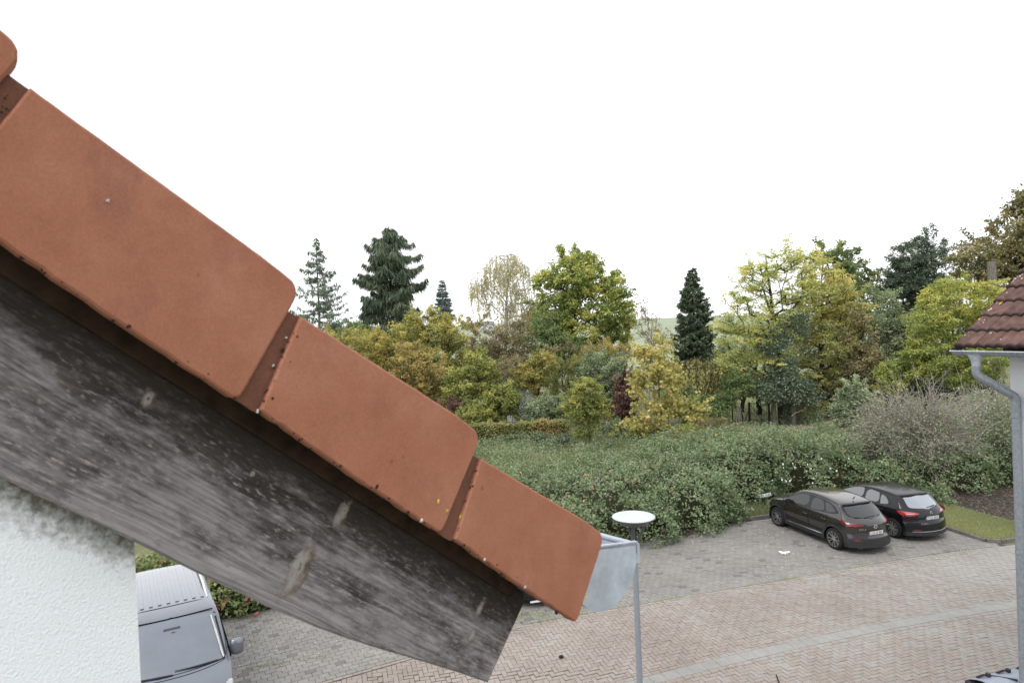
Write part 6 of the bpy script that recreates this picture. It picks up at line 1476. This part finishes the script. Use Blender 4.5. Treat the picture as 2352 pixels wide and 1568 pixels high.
# --- clipped hornbeam hedge
def hedge(name, label, p0, p1, h, d, leaf, seed, n, leafL=.10, wob=.08):
    rg = np.random.default_rng(seed); p0 = np.array([p0[0], p0[1]]); p1 = np.array([p1[0], p1[1]]); e = (p1 - p0); L = np.linalg.norm(e); e /= L; q = np.array([-e[1], e[0]])
    root = empty(name, (*((p0 + p1) / 2), 0), 0, label, 'hedge')
    u = rg.random(n) * L; side = rg.random(n)
    tops = side < .35; z = np.where(tops, h, rg.random(n) * h); v = np.where(tops, (rg.random(n) - .5) * d, np.where(side < .85, -d / 2, d / 2))
    bump = wob * (np.sin(u * 2.1 + seed) + np.sin(u * 5.3 + z * 3) + np.sin(z * 7 + u)) * .5
    v = v + np.where(tops, 0, np.sign(v) * bump); z = z + np.where(tops, bump, 0) + rg.normal(size=n) * .03
    C = np.c_[p0 + e * u[:, None] + q * (v + rg.normal(size=n) * .04)[:, None], np.maximum(z, .03)]
    V, Fc = leaf_quads(C, leafL * (.7 + .6 * rg.random(n)), leafL * .62, rg, .5, .2)
    pat = .5 + .5 * np.sin(u * 1.3 + z * 1.1 + seed) * np.sin(u * .55 + 2)
    rnd = np.clip(.5 * pat + .5 * rg.random(n), 0, 1)
    split_xyz('foliage', V, Fc, LEAF[leaf], root, {'rnd': np.repeat(rnd, 4)})
    m = MB(); m.box((0, 0, h * .46), (L - .1, d * .72, h * .90)); m.build('twig_shade_core', MAT['core'], root, Matrix.Translation((*((p0 + p1) / 2), 0)) @ Matrix.Rotation(atan2(e[1], e[0]), 4, 'Z'))  # dark box added inside so gaps in the foliage look shaded
    return root
hedge('hedge', 'clipped hornbeam hedge turning brown, behind the young tree', ground(860, 1035), ground(1308, 1016), 1.32, .9, 'hedge', 81, 23000, .12)

# --- domes of bramble: a lumpy mass with a dark core
def dome_pts(domes, n, rg, lump=.22):
    ar = np.array([(d[2] * d[3]) ** .5 * (d[2] + d[3] + 2 * d[4]) for d in domes]); ch_ = rg.choice(len(domes), n, p=ar / ar.sum()); D = np.array(domes)[ch_]
    v = rg.normal(size=(n, 3)); v[:, 2] = np.abs(v[:, 2]); v = norm(v); v = np.sign(v) * np.abs(v) ** .72; v = v / (np.sum(np.abs(v) ** 3, 1) ** (1 / 3))[:, None]
    P = np.stack([D[:, 0] + v[:, 0] * D[:, 2], D[:, 1] + v[:, 1] * D[:, 3], v[:, 2] * D[:, 4]], -1)
    nr = norm(np.stack([v[:, 0] / D[:, 2], v[:, 1] / D[:, 3], v[:, 2] / D[:, 4]], -1))
    lm = np.sin(P[:, 0] * 2.3 + 1.1 * P[:, 2]) * np.sin(P[:, 1] * 2.1 + .7) + .6 * np.sin(P[:, 0] * 5.1 + P[:, 2] * 4.) * np.sin(P[:, 1] * 4.7 + P[:, 2] * 3)
    P = P + nr * (lump * lm)[:, None]
    keep = np.ones(n, bool)
    for i, d in enumerate(domes):
        q = np.abs((P[:, 0] - d[0]) / d[2]) ** 3 + np.abs((P[:, 1] - d[1]) / d[3]) ** 3 + np.abs(P[:, 2] / d[4]) ** 3
        keep &= (q > .72) | (ch_ == i)
    return P[keep], nr[keep], lm[keep]
def thicket(name, label, domes, leaf, seed, n, L=.095, W=.06, lump=.22, core=.80, cane=220, cluster=6):
    rg = np.random.default_rng(seed); root = empty(name, (domes[0][0], domes[0][1], 0), 0, label); root['kind'] = 'stuff'
    P, N_, lm = dome_pts(domes, n // cluster, rg, lump); m_ = len(P)
    P = P - N_ * (np.abs(rg.normal(size=m_)) * .13)[:, None] + N_ * ((rg.random(m_) < .10) * rg.random(m_) * .28)[:, None]
    ci = np.repeat(np.arange(m_), cluster); C = P[ci] + rg.normal(size=(len(ci), 3)) * .055; C[:, 2] = np.maximum(C[:, 2], .02)
    d = norm(N_[ci] * .35 + rg.normal(size=(len(ci), 3)) * .75 + np.array([0, 0, -.15]))
    nr = N_[ci] * .6 + np.array([0, 0, .8]) + rg.normal(size=(len(ci), 3)) * .45
    s_ = norm(np.cross(d, nr)); nn = np.cross(s_, d); sz = (.65 + .7 * rg.random(len(ci)))[:, None]
    mm = C + d * L * sz * .45 - nn * W * .15
    V = np.stack([C, mm + s_ * W * sz * .5 + nn * W * .15, C + d * L * sz, mm - s_ * W * sz * .5 + nn * W * .15], 1).reshape(-1, 3)
    Fc = np.arange(len(V)).reshape(-1, 4)
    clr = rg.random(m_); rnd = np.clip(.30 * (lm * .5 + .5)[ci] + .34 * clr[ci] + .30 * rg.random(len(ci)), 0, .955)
    patch = np.sin(P[:, 0] * .9 + 2) * np.sin(P[:, 1] * 1.3 + P[:, 2]); dead = rg.random(m_) < .006 + .02 * (patch > .55)
    rnd[dead[ci]] = .96 + .04 * rg.random(dead[ci].sum())
    brown = (rg.random(m_) < .06); rnd[brown[ci]] = .955
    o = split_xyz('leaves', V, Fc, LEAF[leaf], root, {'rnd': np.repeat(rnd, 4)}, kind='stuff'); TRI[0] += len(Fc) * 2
    # dark twiggy core, added so the gaps between leaves read as shade
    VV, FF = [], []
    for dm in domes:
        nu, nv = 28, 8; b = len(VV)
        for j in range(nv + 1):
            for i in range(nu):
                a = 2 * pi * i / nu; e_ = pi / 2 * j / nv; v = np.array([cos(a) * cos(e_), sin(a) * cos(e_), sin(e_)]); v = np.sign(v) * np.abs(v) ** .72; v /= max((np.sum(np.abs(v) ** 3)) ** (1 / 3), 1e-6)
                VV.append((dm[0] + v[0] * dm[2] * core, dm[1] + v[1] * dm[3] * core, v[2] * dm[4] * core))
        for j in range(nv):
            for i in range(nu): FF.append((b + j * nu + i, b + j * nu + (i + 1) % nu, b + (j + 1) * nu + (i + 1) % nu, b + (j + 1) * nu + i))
    o = link('twig_shade_core', mesh('twig_shade_core', VV, FF, True), MAT['core'], root); o['kind'] = 'stuff'
    if cane:
        edges = []
        P2, N2, _ = dome_pts(domes, cane, rg, lump)
        for p, nrm in zip(P2, N2):
            d0 = norm(nrm * .8 + rg.normal(size=3) * .5 + np.array([0, 0, .5])); L_ = .35 + .8 * rg.random(); q = p - nrm * .1
            for k in range(5):
                q2 = q + d0 * L_ / 5; d0 = norm(d0 + np.array([0, 0, -.32]) + rg.normal(size=3) * .08); edges.append((q, q2, .006 - .0008 * k, .0055 - .0008 * k)); q = q2
        V, Fc = tubes(edges, 3); o = split_xyz('canes', V, Fc, BARK['twig'], root); o['kind'] = 'stuff'
    return root
def dm(x, y, rx, ry, h): return (x, y, rx, ry, h)
left = [dm(-2.6, 21.2, 2.6, 2.6, 1.35), dm(.4, 21.6, 2.4, 2.4, 1.5), dm(2.9, 22.5, 2.5, 2.6, 1.7), dm(5.2, 23.3, 2.4, 2.3, 1.75), dm(6.3, 23.0, 1.5, 1.5, 1.35), dm(1.2, 24.8, 3.2, 2.6, 1.35), dm(4.6, 26.2, 3.4, 3.0, 1.45), dm(7.8, 27.0, 2.8, 3.0, 1.7), dm(-2.2, 24.5, 2.8, 2.4, 1.1), dm(2.0, 28.0, 3.0, 2.4, .9)]
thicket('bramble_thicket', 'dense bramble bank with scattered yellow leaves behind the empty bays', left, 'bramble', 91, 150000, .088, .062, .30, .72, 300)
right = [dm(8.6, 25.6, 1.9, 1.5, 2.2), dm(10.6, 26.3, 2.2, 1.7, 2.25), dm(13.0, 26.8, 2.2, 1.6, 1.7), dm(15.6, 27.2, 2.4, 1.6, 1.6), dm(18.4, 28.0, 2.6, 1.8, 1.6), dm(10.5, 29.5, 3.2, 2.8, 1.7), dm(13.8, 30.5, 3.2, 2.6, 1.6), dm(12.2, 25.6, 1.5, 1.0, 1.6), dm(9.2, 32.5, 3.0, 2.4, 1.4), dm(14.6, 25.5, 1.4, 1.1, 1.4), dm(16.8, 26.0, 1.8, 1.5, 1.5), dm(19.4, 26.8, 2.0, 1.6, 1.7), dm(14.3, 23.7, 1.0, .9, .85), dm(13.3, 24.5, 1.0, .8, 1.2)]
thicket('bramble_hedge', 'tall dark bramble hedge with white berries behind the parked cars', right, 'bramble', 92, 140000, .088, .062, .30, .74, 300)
lefth = [dm(-8.6, 17.2, 2.2, 1.4, 1.25), dm(-11.2, 16.0, 2.2, 1.5, 1.4), dm(-6.4, 18.2, 1.7, 1.4, 1.15), dm(-4.6, 19.6, 1.5, 1.6, 1.2), dm(-8.0, 19.8, 3.0, 1.8, 1.2)]
thicket('shrub_bank', 'green shrub bank with red tipped leaves behind the van', lefth, 'laurel', 93, 46000, .11, .06, .18, .82, 40)
# pale seed heads / berries in the hedge behind the cars
rg = np.random.default_rng(94); P = []
for i in range(38):
    p = at(1760 + 190 * rg.random() ** 1.2 + (rg.random() < .12) * 180, 1052 + 62 * rg.random(), 24.0 + .3 * rg.random()); P.append(p)
bm = bmesh.new()
for p in P:
    r = .010 + .026 * rg.random() ** 2; bmesh.ops.create_icosphere(bm, subdivisions=1, radius=1, matrix=Matrix.Translation(p) @ Matrix.Diagonal((r, r * .5, r * 1.3, 1)))
me = bpy.data.meshes.new('white_bindweed'); bm.to_mesh(me); bm.free(); o = link('white_bindweed', me, MAT['paper']); o['kind'] = 'stuff'; o['label'] = 'white seed heads sprinkled over the bramble hedge above the cars'

# --- big leafless shrub on the right with a haze of fine twigs, green at its foot
def twig_shrub(label, lobes_px, base_px, Z, seed, n_stem, n_twig, leaf_n, leaf='greygreen'):
    rg = np.random.default_rng(seed); b = at(base_px, 1000, Z); root = empty('leafless_shrub', (b[0], b[1], 0), 0, label, 'shrub')
    lobes = []
    for (x, y, rx, ry) in lobes_px:
        c = at(x, y, Z); k = Z / F; lobes.append((c[0], c[1], c[2], rx * k, rx * k * .7, ry * k))
    ends, dr = in_lobes(lobes, n_stem, rg, .55); edges = []
    for p in ends:
        s0 = np.array([b[0] + (p[0] - b[0]) * .45 + rg.normal() * .4, b[1] + rg.normal() * .4, .2]); n = 7; pr = s0
        ctrl = s0 + (p - s0) * .5 + np.array([0, 0, .5 * abs(p[2] - s0[2]) * .6])
        pts = [(1 - t) ** 2 * s0 + 2 * (1 - t) * t * ctrl + t * t * p + rg.normal(size=3) * .04 for t in np.linspace(0, 1, n)]
        for k in range(n - 1): edges.append((pts[k], pts[k + 1], .024 - .0024 * k, .0216 - .0024 * k))
    base_e = list(edges)
    for i in range(n_twig):
        e = base_e[rg.integers(0, len(base_e))]; q = e[0] + (e[1] - e[0]) * rg.random(); out = norm(q - np.array([b[0], b[1], 1.2]))
        d0 = norm(out * .9 + rg.normal(size=3) * .65 + np.array([0, 0, .15])); L_ = .5 + 1.1 * rg.random() ** 1.5
        if q[2] < 1.1 and rg.random() < .6: continue
        for k in range(4):
            q2 = q + d0 * L_ / 4; d0 = norm(d0 + np.array([0, 0, -.14]) + rg.normal(size=3) * .16); edges.append((q, q2, .0120 - .0018 * k, .0105 - .0018 * k))
            if rg.random() < .45:
                d1 = norm(d0 + rg.normal(size=3) * .6); edges.append((q2, q2 + d1 * L_ * .3, .0048, .003))
            q = q2
    V, Fc = tubes(edges, 3); split_xyz('twigs', V, Fc, BARK['twig'], root, None, True); TRI[0] += len(Fc) * 2
    n = leaf_n; e = np.array([x[1] for x in edges]); C = e[rg.integers(0, len(e), n)] + rg.normal(size=(n, 3)) * .16; C = C[(C[:, 2] < 3.2 + rg.normal(size=n) * .6)]
    V, Fc = leaf_quads(C, .085, .05, rg); split_xyz('leaves', V, Fc, LEAF[leaf], root, {'rnd': np.repeat(rg.random(len(C)), 4)})
    return root
twig_shrub('large leafless shrub with a haze of pale twigs left of the white house', [(2060, 960, 70, 60), (2120, 940, 90, 50), (2010, 985, 45, 50), (2180, 970, 80, 55), (2110, 1000, 110, 50)], 2100, 26.0, 95, 190, 2100, 15000, 'greygreen')
twig_shrub('tangled green and grey shrub touching the white house', [(2240, 950, 70, 55), (2290, 930, 50, 50), (2270, 1020, 70, 60), (2330, 980, 50, 60)], 2270, 27.4, 96, 110, 1100, 24000, 'greygreen')
# cut branches dumped on the bramble bank
rg = np.random.default_rng(97); c = at(1362, 1108, 22.3); edges = []
for i in range(46):
    a = pi * (.15 + .5 * rg.random()); L_ = .25 + .5 * rg.random(); p = c + np.array([rg.normal() * .28, rg.normal() * .15, rg.normal() * .08]); d = np.array([cos(a), rg.normal() * .2, sin(a) * .7]); edges.append((p - d * L_ * .5, p + d * L_ * .5, .008, .004))
V, Fc = tubes(edges, 4); br = empty('brushwood', tuple(c), 0, 'pile of pale cut branches lying on the bramble bank', 'brushwood')
split_xyz('branches', V, Fc, BARK['twig'], br)

# --- meadow growth: rough grass, weeds
def inmeadow(n, rg, x0, x1, y0, y1): return np.stack([x0 + (x1 - x0) * rg.random(n), y0 + (y1 - y0) * rg.random(n), np.zeros(n)], -1)
def grass(name, label, P, leaf, seed, h=.35, w_=.018):
    rg = np.random.default_rng(seed); n = len(P); hh = h * (.5 + rg.random(n)); a = rg.random(n) * 2 * pi
    s_ = np.stack([np.cos(a), np.sin(a), 0 * a], -1) * w_ * (.6 + .8 * rg.random(n))[:, None]; ln = rg.normal(size=(n, 3)) * .3; ln[:, 2] = 0
    tip_ = P + np.stack([0 * a, 0 * a, hh], -1) + ln * hh[:, None]; mid = P + np.stack([0 * a, 0 * a, hh * .55], -1) + ln * hh[:, None] * .3
    V = np.stack([P - s_, P + s_, mid + s_ * .7, tip_, mid - s_ * .7], 1).reshape(-1, 3)
    Fc = (np.arange(n)[:, None] * 5 + np.array([[0, 1, 2, 4]])); F2 = (np.arange(n)[:, None] * 5 + np.array([[4, 2, 3, 3]]))
    V4 = np.stack([P - s_, P + s_, tip_ + s_ * .15, tip_ - s_ * .15], 1).reshape(-1, 3)
    patch = .5 + .5 * np.sin(P[:, 0] * .8 + 1) * np.sin(P[:, 1] * .6 + P[:, 0] * .3); rnd = np.clip(.5 * patch + .5 * rg.random(n), 0, 1)
    o = split_xyz(name, V4, np.arange(4 * n).reshape(n, 4), LEAF[leaf], None, {'rnd': np.repeat(rnd, 4)}); o['kind'] = 'stuff'; o['label'] = label; TRI[0] += 2 * n
    return o
rg = np.random.default_rng(101)
P = inmeadow(52000, rg, -11, 16, 26.5, 42); P = P[~((P[:, 0] > 10) & (P[:, 1] > 38.5))]
grass('rough_grass', 'rough pale meadow grass between the bramble bank and the hedge', P, 'grass', 102, .42, .022)
n = 52000; P = inmeadow(n, rg, -6, 17, 26.5, 41); k = np.sin(P[:, 0] * 1.1) * np.sin(P[:, 1] * .9 + 1) + .5 * rg.normal(size=n); k2 = k[k > -.25]; P = P[k > -.25]; P[:, 2] = rg.random(len(P)) ** 1.3 * (.30 + .30 * np.clip(k2 + .2, 0, 1))
cl = inmeadow(150, rg, -5, 16, 27, 40.5); ch2 = .35 + .6 * rg.random(150); ci = np.repeat(np.arange(150), 170); P2 = cl[ci] + rg.normal(size=(len(ci), 3)) * np.array([.42, .38, 0]); P2[:, 2] = ch2[ci] * rg.random(len(ci)) ** .7
nP = len(P); P = np.r_[P, P2]
V, Fc = leaf_quads(P, .14, .065, rg, .7, -.1); o = split_xyz('weeds', V, Fc, LEAF['weed'], None, {'rnd': np.repeat(np.r_[rg.random(nP), np.clip(rg.random(150)[ci] * .6 + rg.random(len(ci)) * .35, 0, 1)], 4)}); o['kind'] = 'stuff'; o['label'] = 'patches of green weeds in the meadow grass'
# two dark bluish weed clumps near the hedge and other tall herbs
for (x, y, s_, lf, lab) in ((1240, 1030, .8, 'ivy', 'dark bluish weed clump below the hedge, left of a pair'), (1290, 1035, .8, 'ivy', 'dark bluish weed clump below the hedge, right of a pair'), (1180, 1025, .7, 'weed', 'pale green weed clump in front of the brown hedge'), (1400, 1040, .7, 'weed', 'green weed clump right of the young tree trunk'), (1480, 1020, .8, 'weed', 'green weed clump left of the maple trunk'), (1870, 975, .9, 'weed', 'pale weed clump beside the earth path')):
    p = ground(x, y); r_ = empty('weed_clump', tuple(p), 0, lab, 'weeds', 'weed clumps in the meadow'); n = 1500
    C = p + rg.normal(size=(n, 3)) * np.array([.35, .3, 0]) * s_ + np.stack([0 * np.arange(n), 0 * np.arange(n), rg.random(n) ** .7 * s_], -1)
    V, Fc = leaf_quads(C, .13, .045, rg, .5, -.5); split_xyz('leaves', V, Fc, LEAF[lf], r_, {'rnd': np.repeat(rg.random(n) * .8, 4)})
# verge grass, grass under the hedge at the bay heads, grass in joints
vp = [kp[1], kp[2], kp[3], np.array([16.1, 19.8]), np.array([15.0, 23.9]), np.array([12.7, 24.3])]
P = inmeadow(60000, rg, 12.5, 16.2, 19.2, 24.3); P = P[inpoly(P[:, 0], P[:, 1], vp)]; P[:, 2] = .08
grass('verge_grass', 'short bright grass on the kerbed verge right of the black car', P, 'lawn', 103, .07, .012)
P = inmeadow(9000, rg, 5.5, 10.5, 21.8, 24.2); P = P[((P[:, :2] - OS) @ pA) > 5.2]
grass('bay_head_grass', 'weedy grass in front of the crossover between kerb and brambles', P, 'grass', 104, .22, .014)
gl3 = [(p[0], p[1]) for p in gl]; P = inmeadow(26000, rg, 10, 34, 44, 64); P = P[inpoly(P[:, 0], P[:, 1], gl3)]; P[:, 2] = .004
grass('lawn_grass', 'short bright lawn grass behind the garden gate', P, 'lawn', 105, .09, .02)
# fallen leaves on the paving
def litter(name, label, P, leaf, seed, L=.045):
    rg = np.random.default_rng(seed); n = len(P); V, Fc = leaf_quads(P, L * (.5 + rg.random(n)), L * .6, rg, 6., 0, .05); o = split_xyz(name, V, Fc, LEAF[leaf], None, {'rnd': np.repeat(rg.random(n), 4)}); o['kind'] = 'stuff'; o['label'] = label
n = 2600; s_ = -8 + 22 * rg.random(n); t_ = 5 * rg.random(n) ** .9 - .35
k = .30 + .7 * ((s_ > 8.5) & (t_ < 2.2)) + .5 * ((s_ < -4.5)) + .35 * (s_ > 6.5) - .2 * ((s_ > 1) & (s_ < 6)); keep = rg.random(n) < k
P = OS + s_[:, None] * eA + t_[:, None] * pA; P = np.c_[P, np.full(n, .018)][keep]
litter('leaf_litter', 'pale bits of fallen leaves scattered over the grey bays', P, 'litter', 106, .045)
n = 700; s_ = -7 + 21 * rg.random(n); t_ = -3.5 * rg.random(n) ** 2
P = np.c_[OS + s_[:, None] * eA + t_[:, None] * pA, np.full(n, .018)]
litter('road_litter', 'sparse pale crumbs on the pink road', P, 'litter', 107, .03)
P = inmeadow(9000, rg, 14.6, 22, 19.8, 26.4); P = P[inpoly(P[:, 0], P[:, 1], [(16.1, 19.83), (22, 21.4), (20.8, 26.2), (14.9, 24.4)])]; P[:, 2] = .03
litter('bay_litter', 'brown fallen leaves covering the bay beyond the verge', P, 'dryleaf', 108, .09)
n = 3200; s_ = rg.random(n) * 8.3 - .8; P = np.c_[OS + s_[:, None] * eA + (4.75 + .22 * rg.normal(size=n))[:, None] * pA, np.full(n, .025)]
litter('edge_litter', 'dry leaves and bits along the foot of the brambles', P, 'dryleaf', 109, .08)
# green tufts in the paving joints
n = 2400; s_ = -6 + 19.5 * rg.random(n); P = np.c_[OS + s_[:, None] * eA + (bay_bend(s_) + .03 * rg.normal(size=n))[:, None] * pA, np.full(n, .0)]
P = P[(np.sin(s_ * 2.1) + np.sin(s_ * 5.3) + .5 * rg.normal(size=n)) > .2]
grass('joint_grass', 'moss and grass in the joint between road and bays', P, 'lawn', 110, .035, .012)
c_ = ground(1215, 1415); P = np.c_[c_[0] + .5 * rg.normal(size=130), c_[1] + .16 * rg.normal(size=130), np.zeros(130)]
grass('corner_weeds', 'small weeds at the paving corner beside the board end', P, 'lawn', 111, .09, .012)

# ================================================================== garden gate, fence posts, stakes, shed, far things
MAT['gate'] = plain('dark_blue_green_steel', (.028, .045, .055), .5, .4, .2); MAT['galv_sign'] = plain('pale_sign', (.55, .60, .62), .5, .4)
gA, gB = ground(1722, 968), ground(1767, 971)
g_ = empty('garden_gate', tuple((gA + gB) / 2), 0, 'dark steel garden gate with a small pale sign, left of the ivy trunk', 'gate'); gh = 1.35
for p in (gA, gB):
    m = MB(); m.box((p[0], p[1], gh / 2), (.12, .12, gh)); m.build('post', MAT['gate'], g_)
for z in (.12, gh - .08):
    m = MB(); m.bar((gA[0], gA[1], z), (gB[0], gB[1], z), .05, .05); m.build('rail', MAT['gate'], g_)
for t in np.linspace(.12, .88, 7):
    p = gA + (gB - gA) * t; m = MB(); m.box((p[0], p[1], gh / 2), (.016, .016, gh - .2)); m.build('bar', MAT['gate'], g_)
m = MB(); m.bar((gA[0], gA[1], gh - .1), (gA[0] + (gB - gA)[0] * .6, gB[1], .15), .03, .03); m.build('brace', MAT['gate'], g_)
p = gA + (gB - gA) * .8; m = MB(); m.box((p[0], p[1] - .05, gh - .17), (.26, .012, .13)); m.build('sign', MAT['galv_sign'], g_)
for p, dx in ((gA, -.42), (gB, .42)):
    m = MB(); m.bar((p[0] + dx, p[1] - .1, .0), (p[0], p[1], .85), .05, .05); m.build('stay', MAT['gate'], g_)
for (x, y, h, lab) in ((1683, 965, 1.35, 'dark fence post left of the garden gate, nearest to it'), (1655, 968, 1.3, 'dark fence post left of the garden gate, farther one'), (1853, 962, 1.3, 'dark fence post right of the slim grey trunk')):
    p = ground(x, y); m = MB(); m.box((0, 0, h / 2), (.07, .07, h)); m.box((0, 0, h + .01), (.08, .08, .02)); o = m.build('fence_post', MAT['gate'], None, Matrix.Translation(p)); tag(o, lab, 'fence post', 'posts of the garden fence')
# mesh wires between the posts
q = [ground(x, y) for x, y in ((1655, 968), (1683, 965), (1722, 968))]; q2 = [ground(1767, 971), ground(1853, 962)]
m = MB()
for run in (q, q2):
    for a, b in zip(run, run[1:]):
        for z in np.linspace(.1, 1.2, 7): m.tube([(a[0], a[1], z), (b[0], b[1], z)], .005, 3, False)
        for t in np.linspace(0, 1, 14): c = a + (b - a) * t; m.tube([(c[0], c[1], .05), (c[0], c[1], 1.2)], .004, 3, False)
o = m.build('fence_mesh', MAT['gate']); tag(o, 'thin wire mesh of the garden fence beside the gate', 'fence')
for i, (x, y, tx) in enumerate(((1690, 985, 3), (1705, 985, -2), (1698, 990, 0))):
    p = ground(x, y); m = MB(); m.bar((p[0], p[1], 0), (p[0] + tx * .05, p[1], 1.5), .05, .05); o = m.build('tree_stake', BARK['grey']); tag(o, ('leftmost', 'rightmost', 'middle')[i] + ' of the three wooden stakes round the thin sapling left of the gate', 'stake', 'stakes of the sapling')
# white shed
s0 = at(1163, 880, 50); s1 = at(1223, 885, 50); sh = empty('garden_shed', (s0[0], s0[1], 0), 0, 'white garden shed half hidden by yellow bushes', 'shed')
MAT['shed'] = plain('white_shed_panel', (.58, .62, .68), .6, .3, 0, 0, .1, 2); MAT['shed_roof'] = plain('grey_felt_roof', (.20, .18, .165), .9, .2)
zr = s1[2]; Ls = s1[0] - s0[0]; kpan = 3
for i in range(kpan):
    x0 = s0[0] + Ls * i / kpan; m = MB(); m.box((x0 + Ls / kpan / 2, s0[1], zr / 2), (Ls / kpan - .07, .06, zr)); m.build('panel', MAT['shed'], sh)
    m = MB(); m.box((x0, s0[1] - .012, zr / 2), (.05, .07, zr)); m.build('batten', MAT['wood_dark'], sh)
m = MB(); m.box((s0[0] + Ls, s0[1] + 1.1, zr / 2), (.06, 2.3, zr)); m.box((s0[0], s0[1] + 1.1, zr / 2), (.06, 2.3, zr)); m.build('side_wall', MAT['shed'], sh)
m = MB(); m.add([(s0[0] - .2, s0[1] - .25, zr + .02), (s0[0] + Ls + .15, s0[1] - .25, zr + .02), (s0[0] + Ls + .15, s0[1] + 2.4, zr + .40), (s0[0] - .2, s0[1] + 2.4, zr + .40), (s0[0] - .2, s0[1] - .25, zr - .05), (s0[0] + Ls + .15, s0[1] - .25, zr - .05)], [(0, 1, 2, 3), (4, 5, 1, 0)]); m.build('roof', MAT['shed_roof'], sh)
m = MB(); m.tube([(s0[0] - .25, s0[1] - .28, zr + .03), (s0[0] + Ls * .4, s0[1] - .28, zr - .02)], .05, 8); m.build('roof_edge', MAT['shed'], sh)
# far white farm building and heaps of sand on the horizon
fb = at(1113, 745, 330); gzf = float(ground_z(fb[0], fb[1])); fbE = empty('farm_building', (fb[0], fb[1], gzf), 0, 'far low white farm building on the horizon left of the birch', 'building')
m = MB(); m.box((fb[0], fb[1], gzf + 1.4), (9, 6, 2.8)); m.build('wall', MAT['shed'], fbE)
m = MB(); m.add([(fb[0] + a * 5, fb[1] + b_ * 3.4, gzf + 2.8) for a in (-1, 1) for b_ in (-1, 1)] + [(fb[0] - 5, fb[1], gzf + 4.8), (fb[0] + 5, fb[1], gzf + 4.8)], [(0, 4, 5, 2), (1, 3, 5, 4), (0, 1, 4), (2, 5, 3)]); m.build('roof', MAT['shed_roof'], fbE)
for i in range(3):
    m = MB(); m.box((fb[0] - 3 + 3 * i, fb[1] - 3.02, gzf + 1.6), (1.2, .06, 1.0)); m.build('window', MAT['glass'], fbE)
MAT['sand'] = soil('pale_sand', [(.35, (.42, .36, .28)), (.65, (.55, .48, .38))], 2)
for i, (x, rr) in enumerate(((797, 2.6), (812, 3.0))):
    c = at(x, 762, 140); zz = float(ground_z(c[0], c[1])); bm = bmesh.new(); bmesh.ops.create_cone(bm, cap_ends=False, segments=20, radius1=rr, radius2=.3, depth=2.6)
    rg2 = np.random.default_rng(i)
    bmesh.ops.subdivide_edges(bm, edges=bm.edges, cuts=2)
    for v in bm.verts: v.co += Vector(rg2.normal(size=3) * .10)
    me = bpy.data.meshes.new('sand_heap'); bm.to_mesh(me); bm.free(); o = link('sand_heap', me, MAT['sand'], None, Matrix.Translation((c[0], c[1], max(zz, c[2] - 1.0))))
    tag(o, ('left' if i == 0 else 'right') + ' of two far sand heaps beside the dark hanging spruce', 'sand heap', 'sand heaps on the horizon')
plant('far_bush', 'far dark wood edge on the horizon behind the sand heaps', 'bush', 830, 200, [(790, 760, 30, 9), (825, 752, 20, 10), (855, 760, 25, 9)], 'midgreen', 'dark', 120, n_cl=60, per=60, cr=1.6, leaf_L=.7, leaf_W=.4, trunk_r=.2, group=TG)
print('foliage tris', TRI[0])
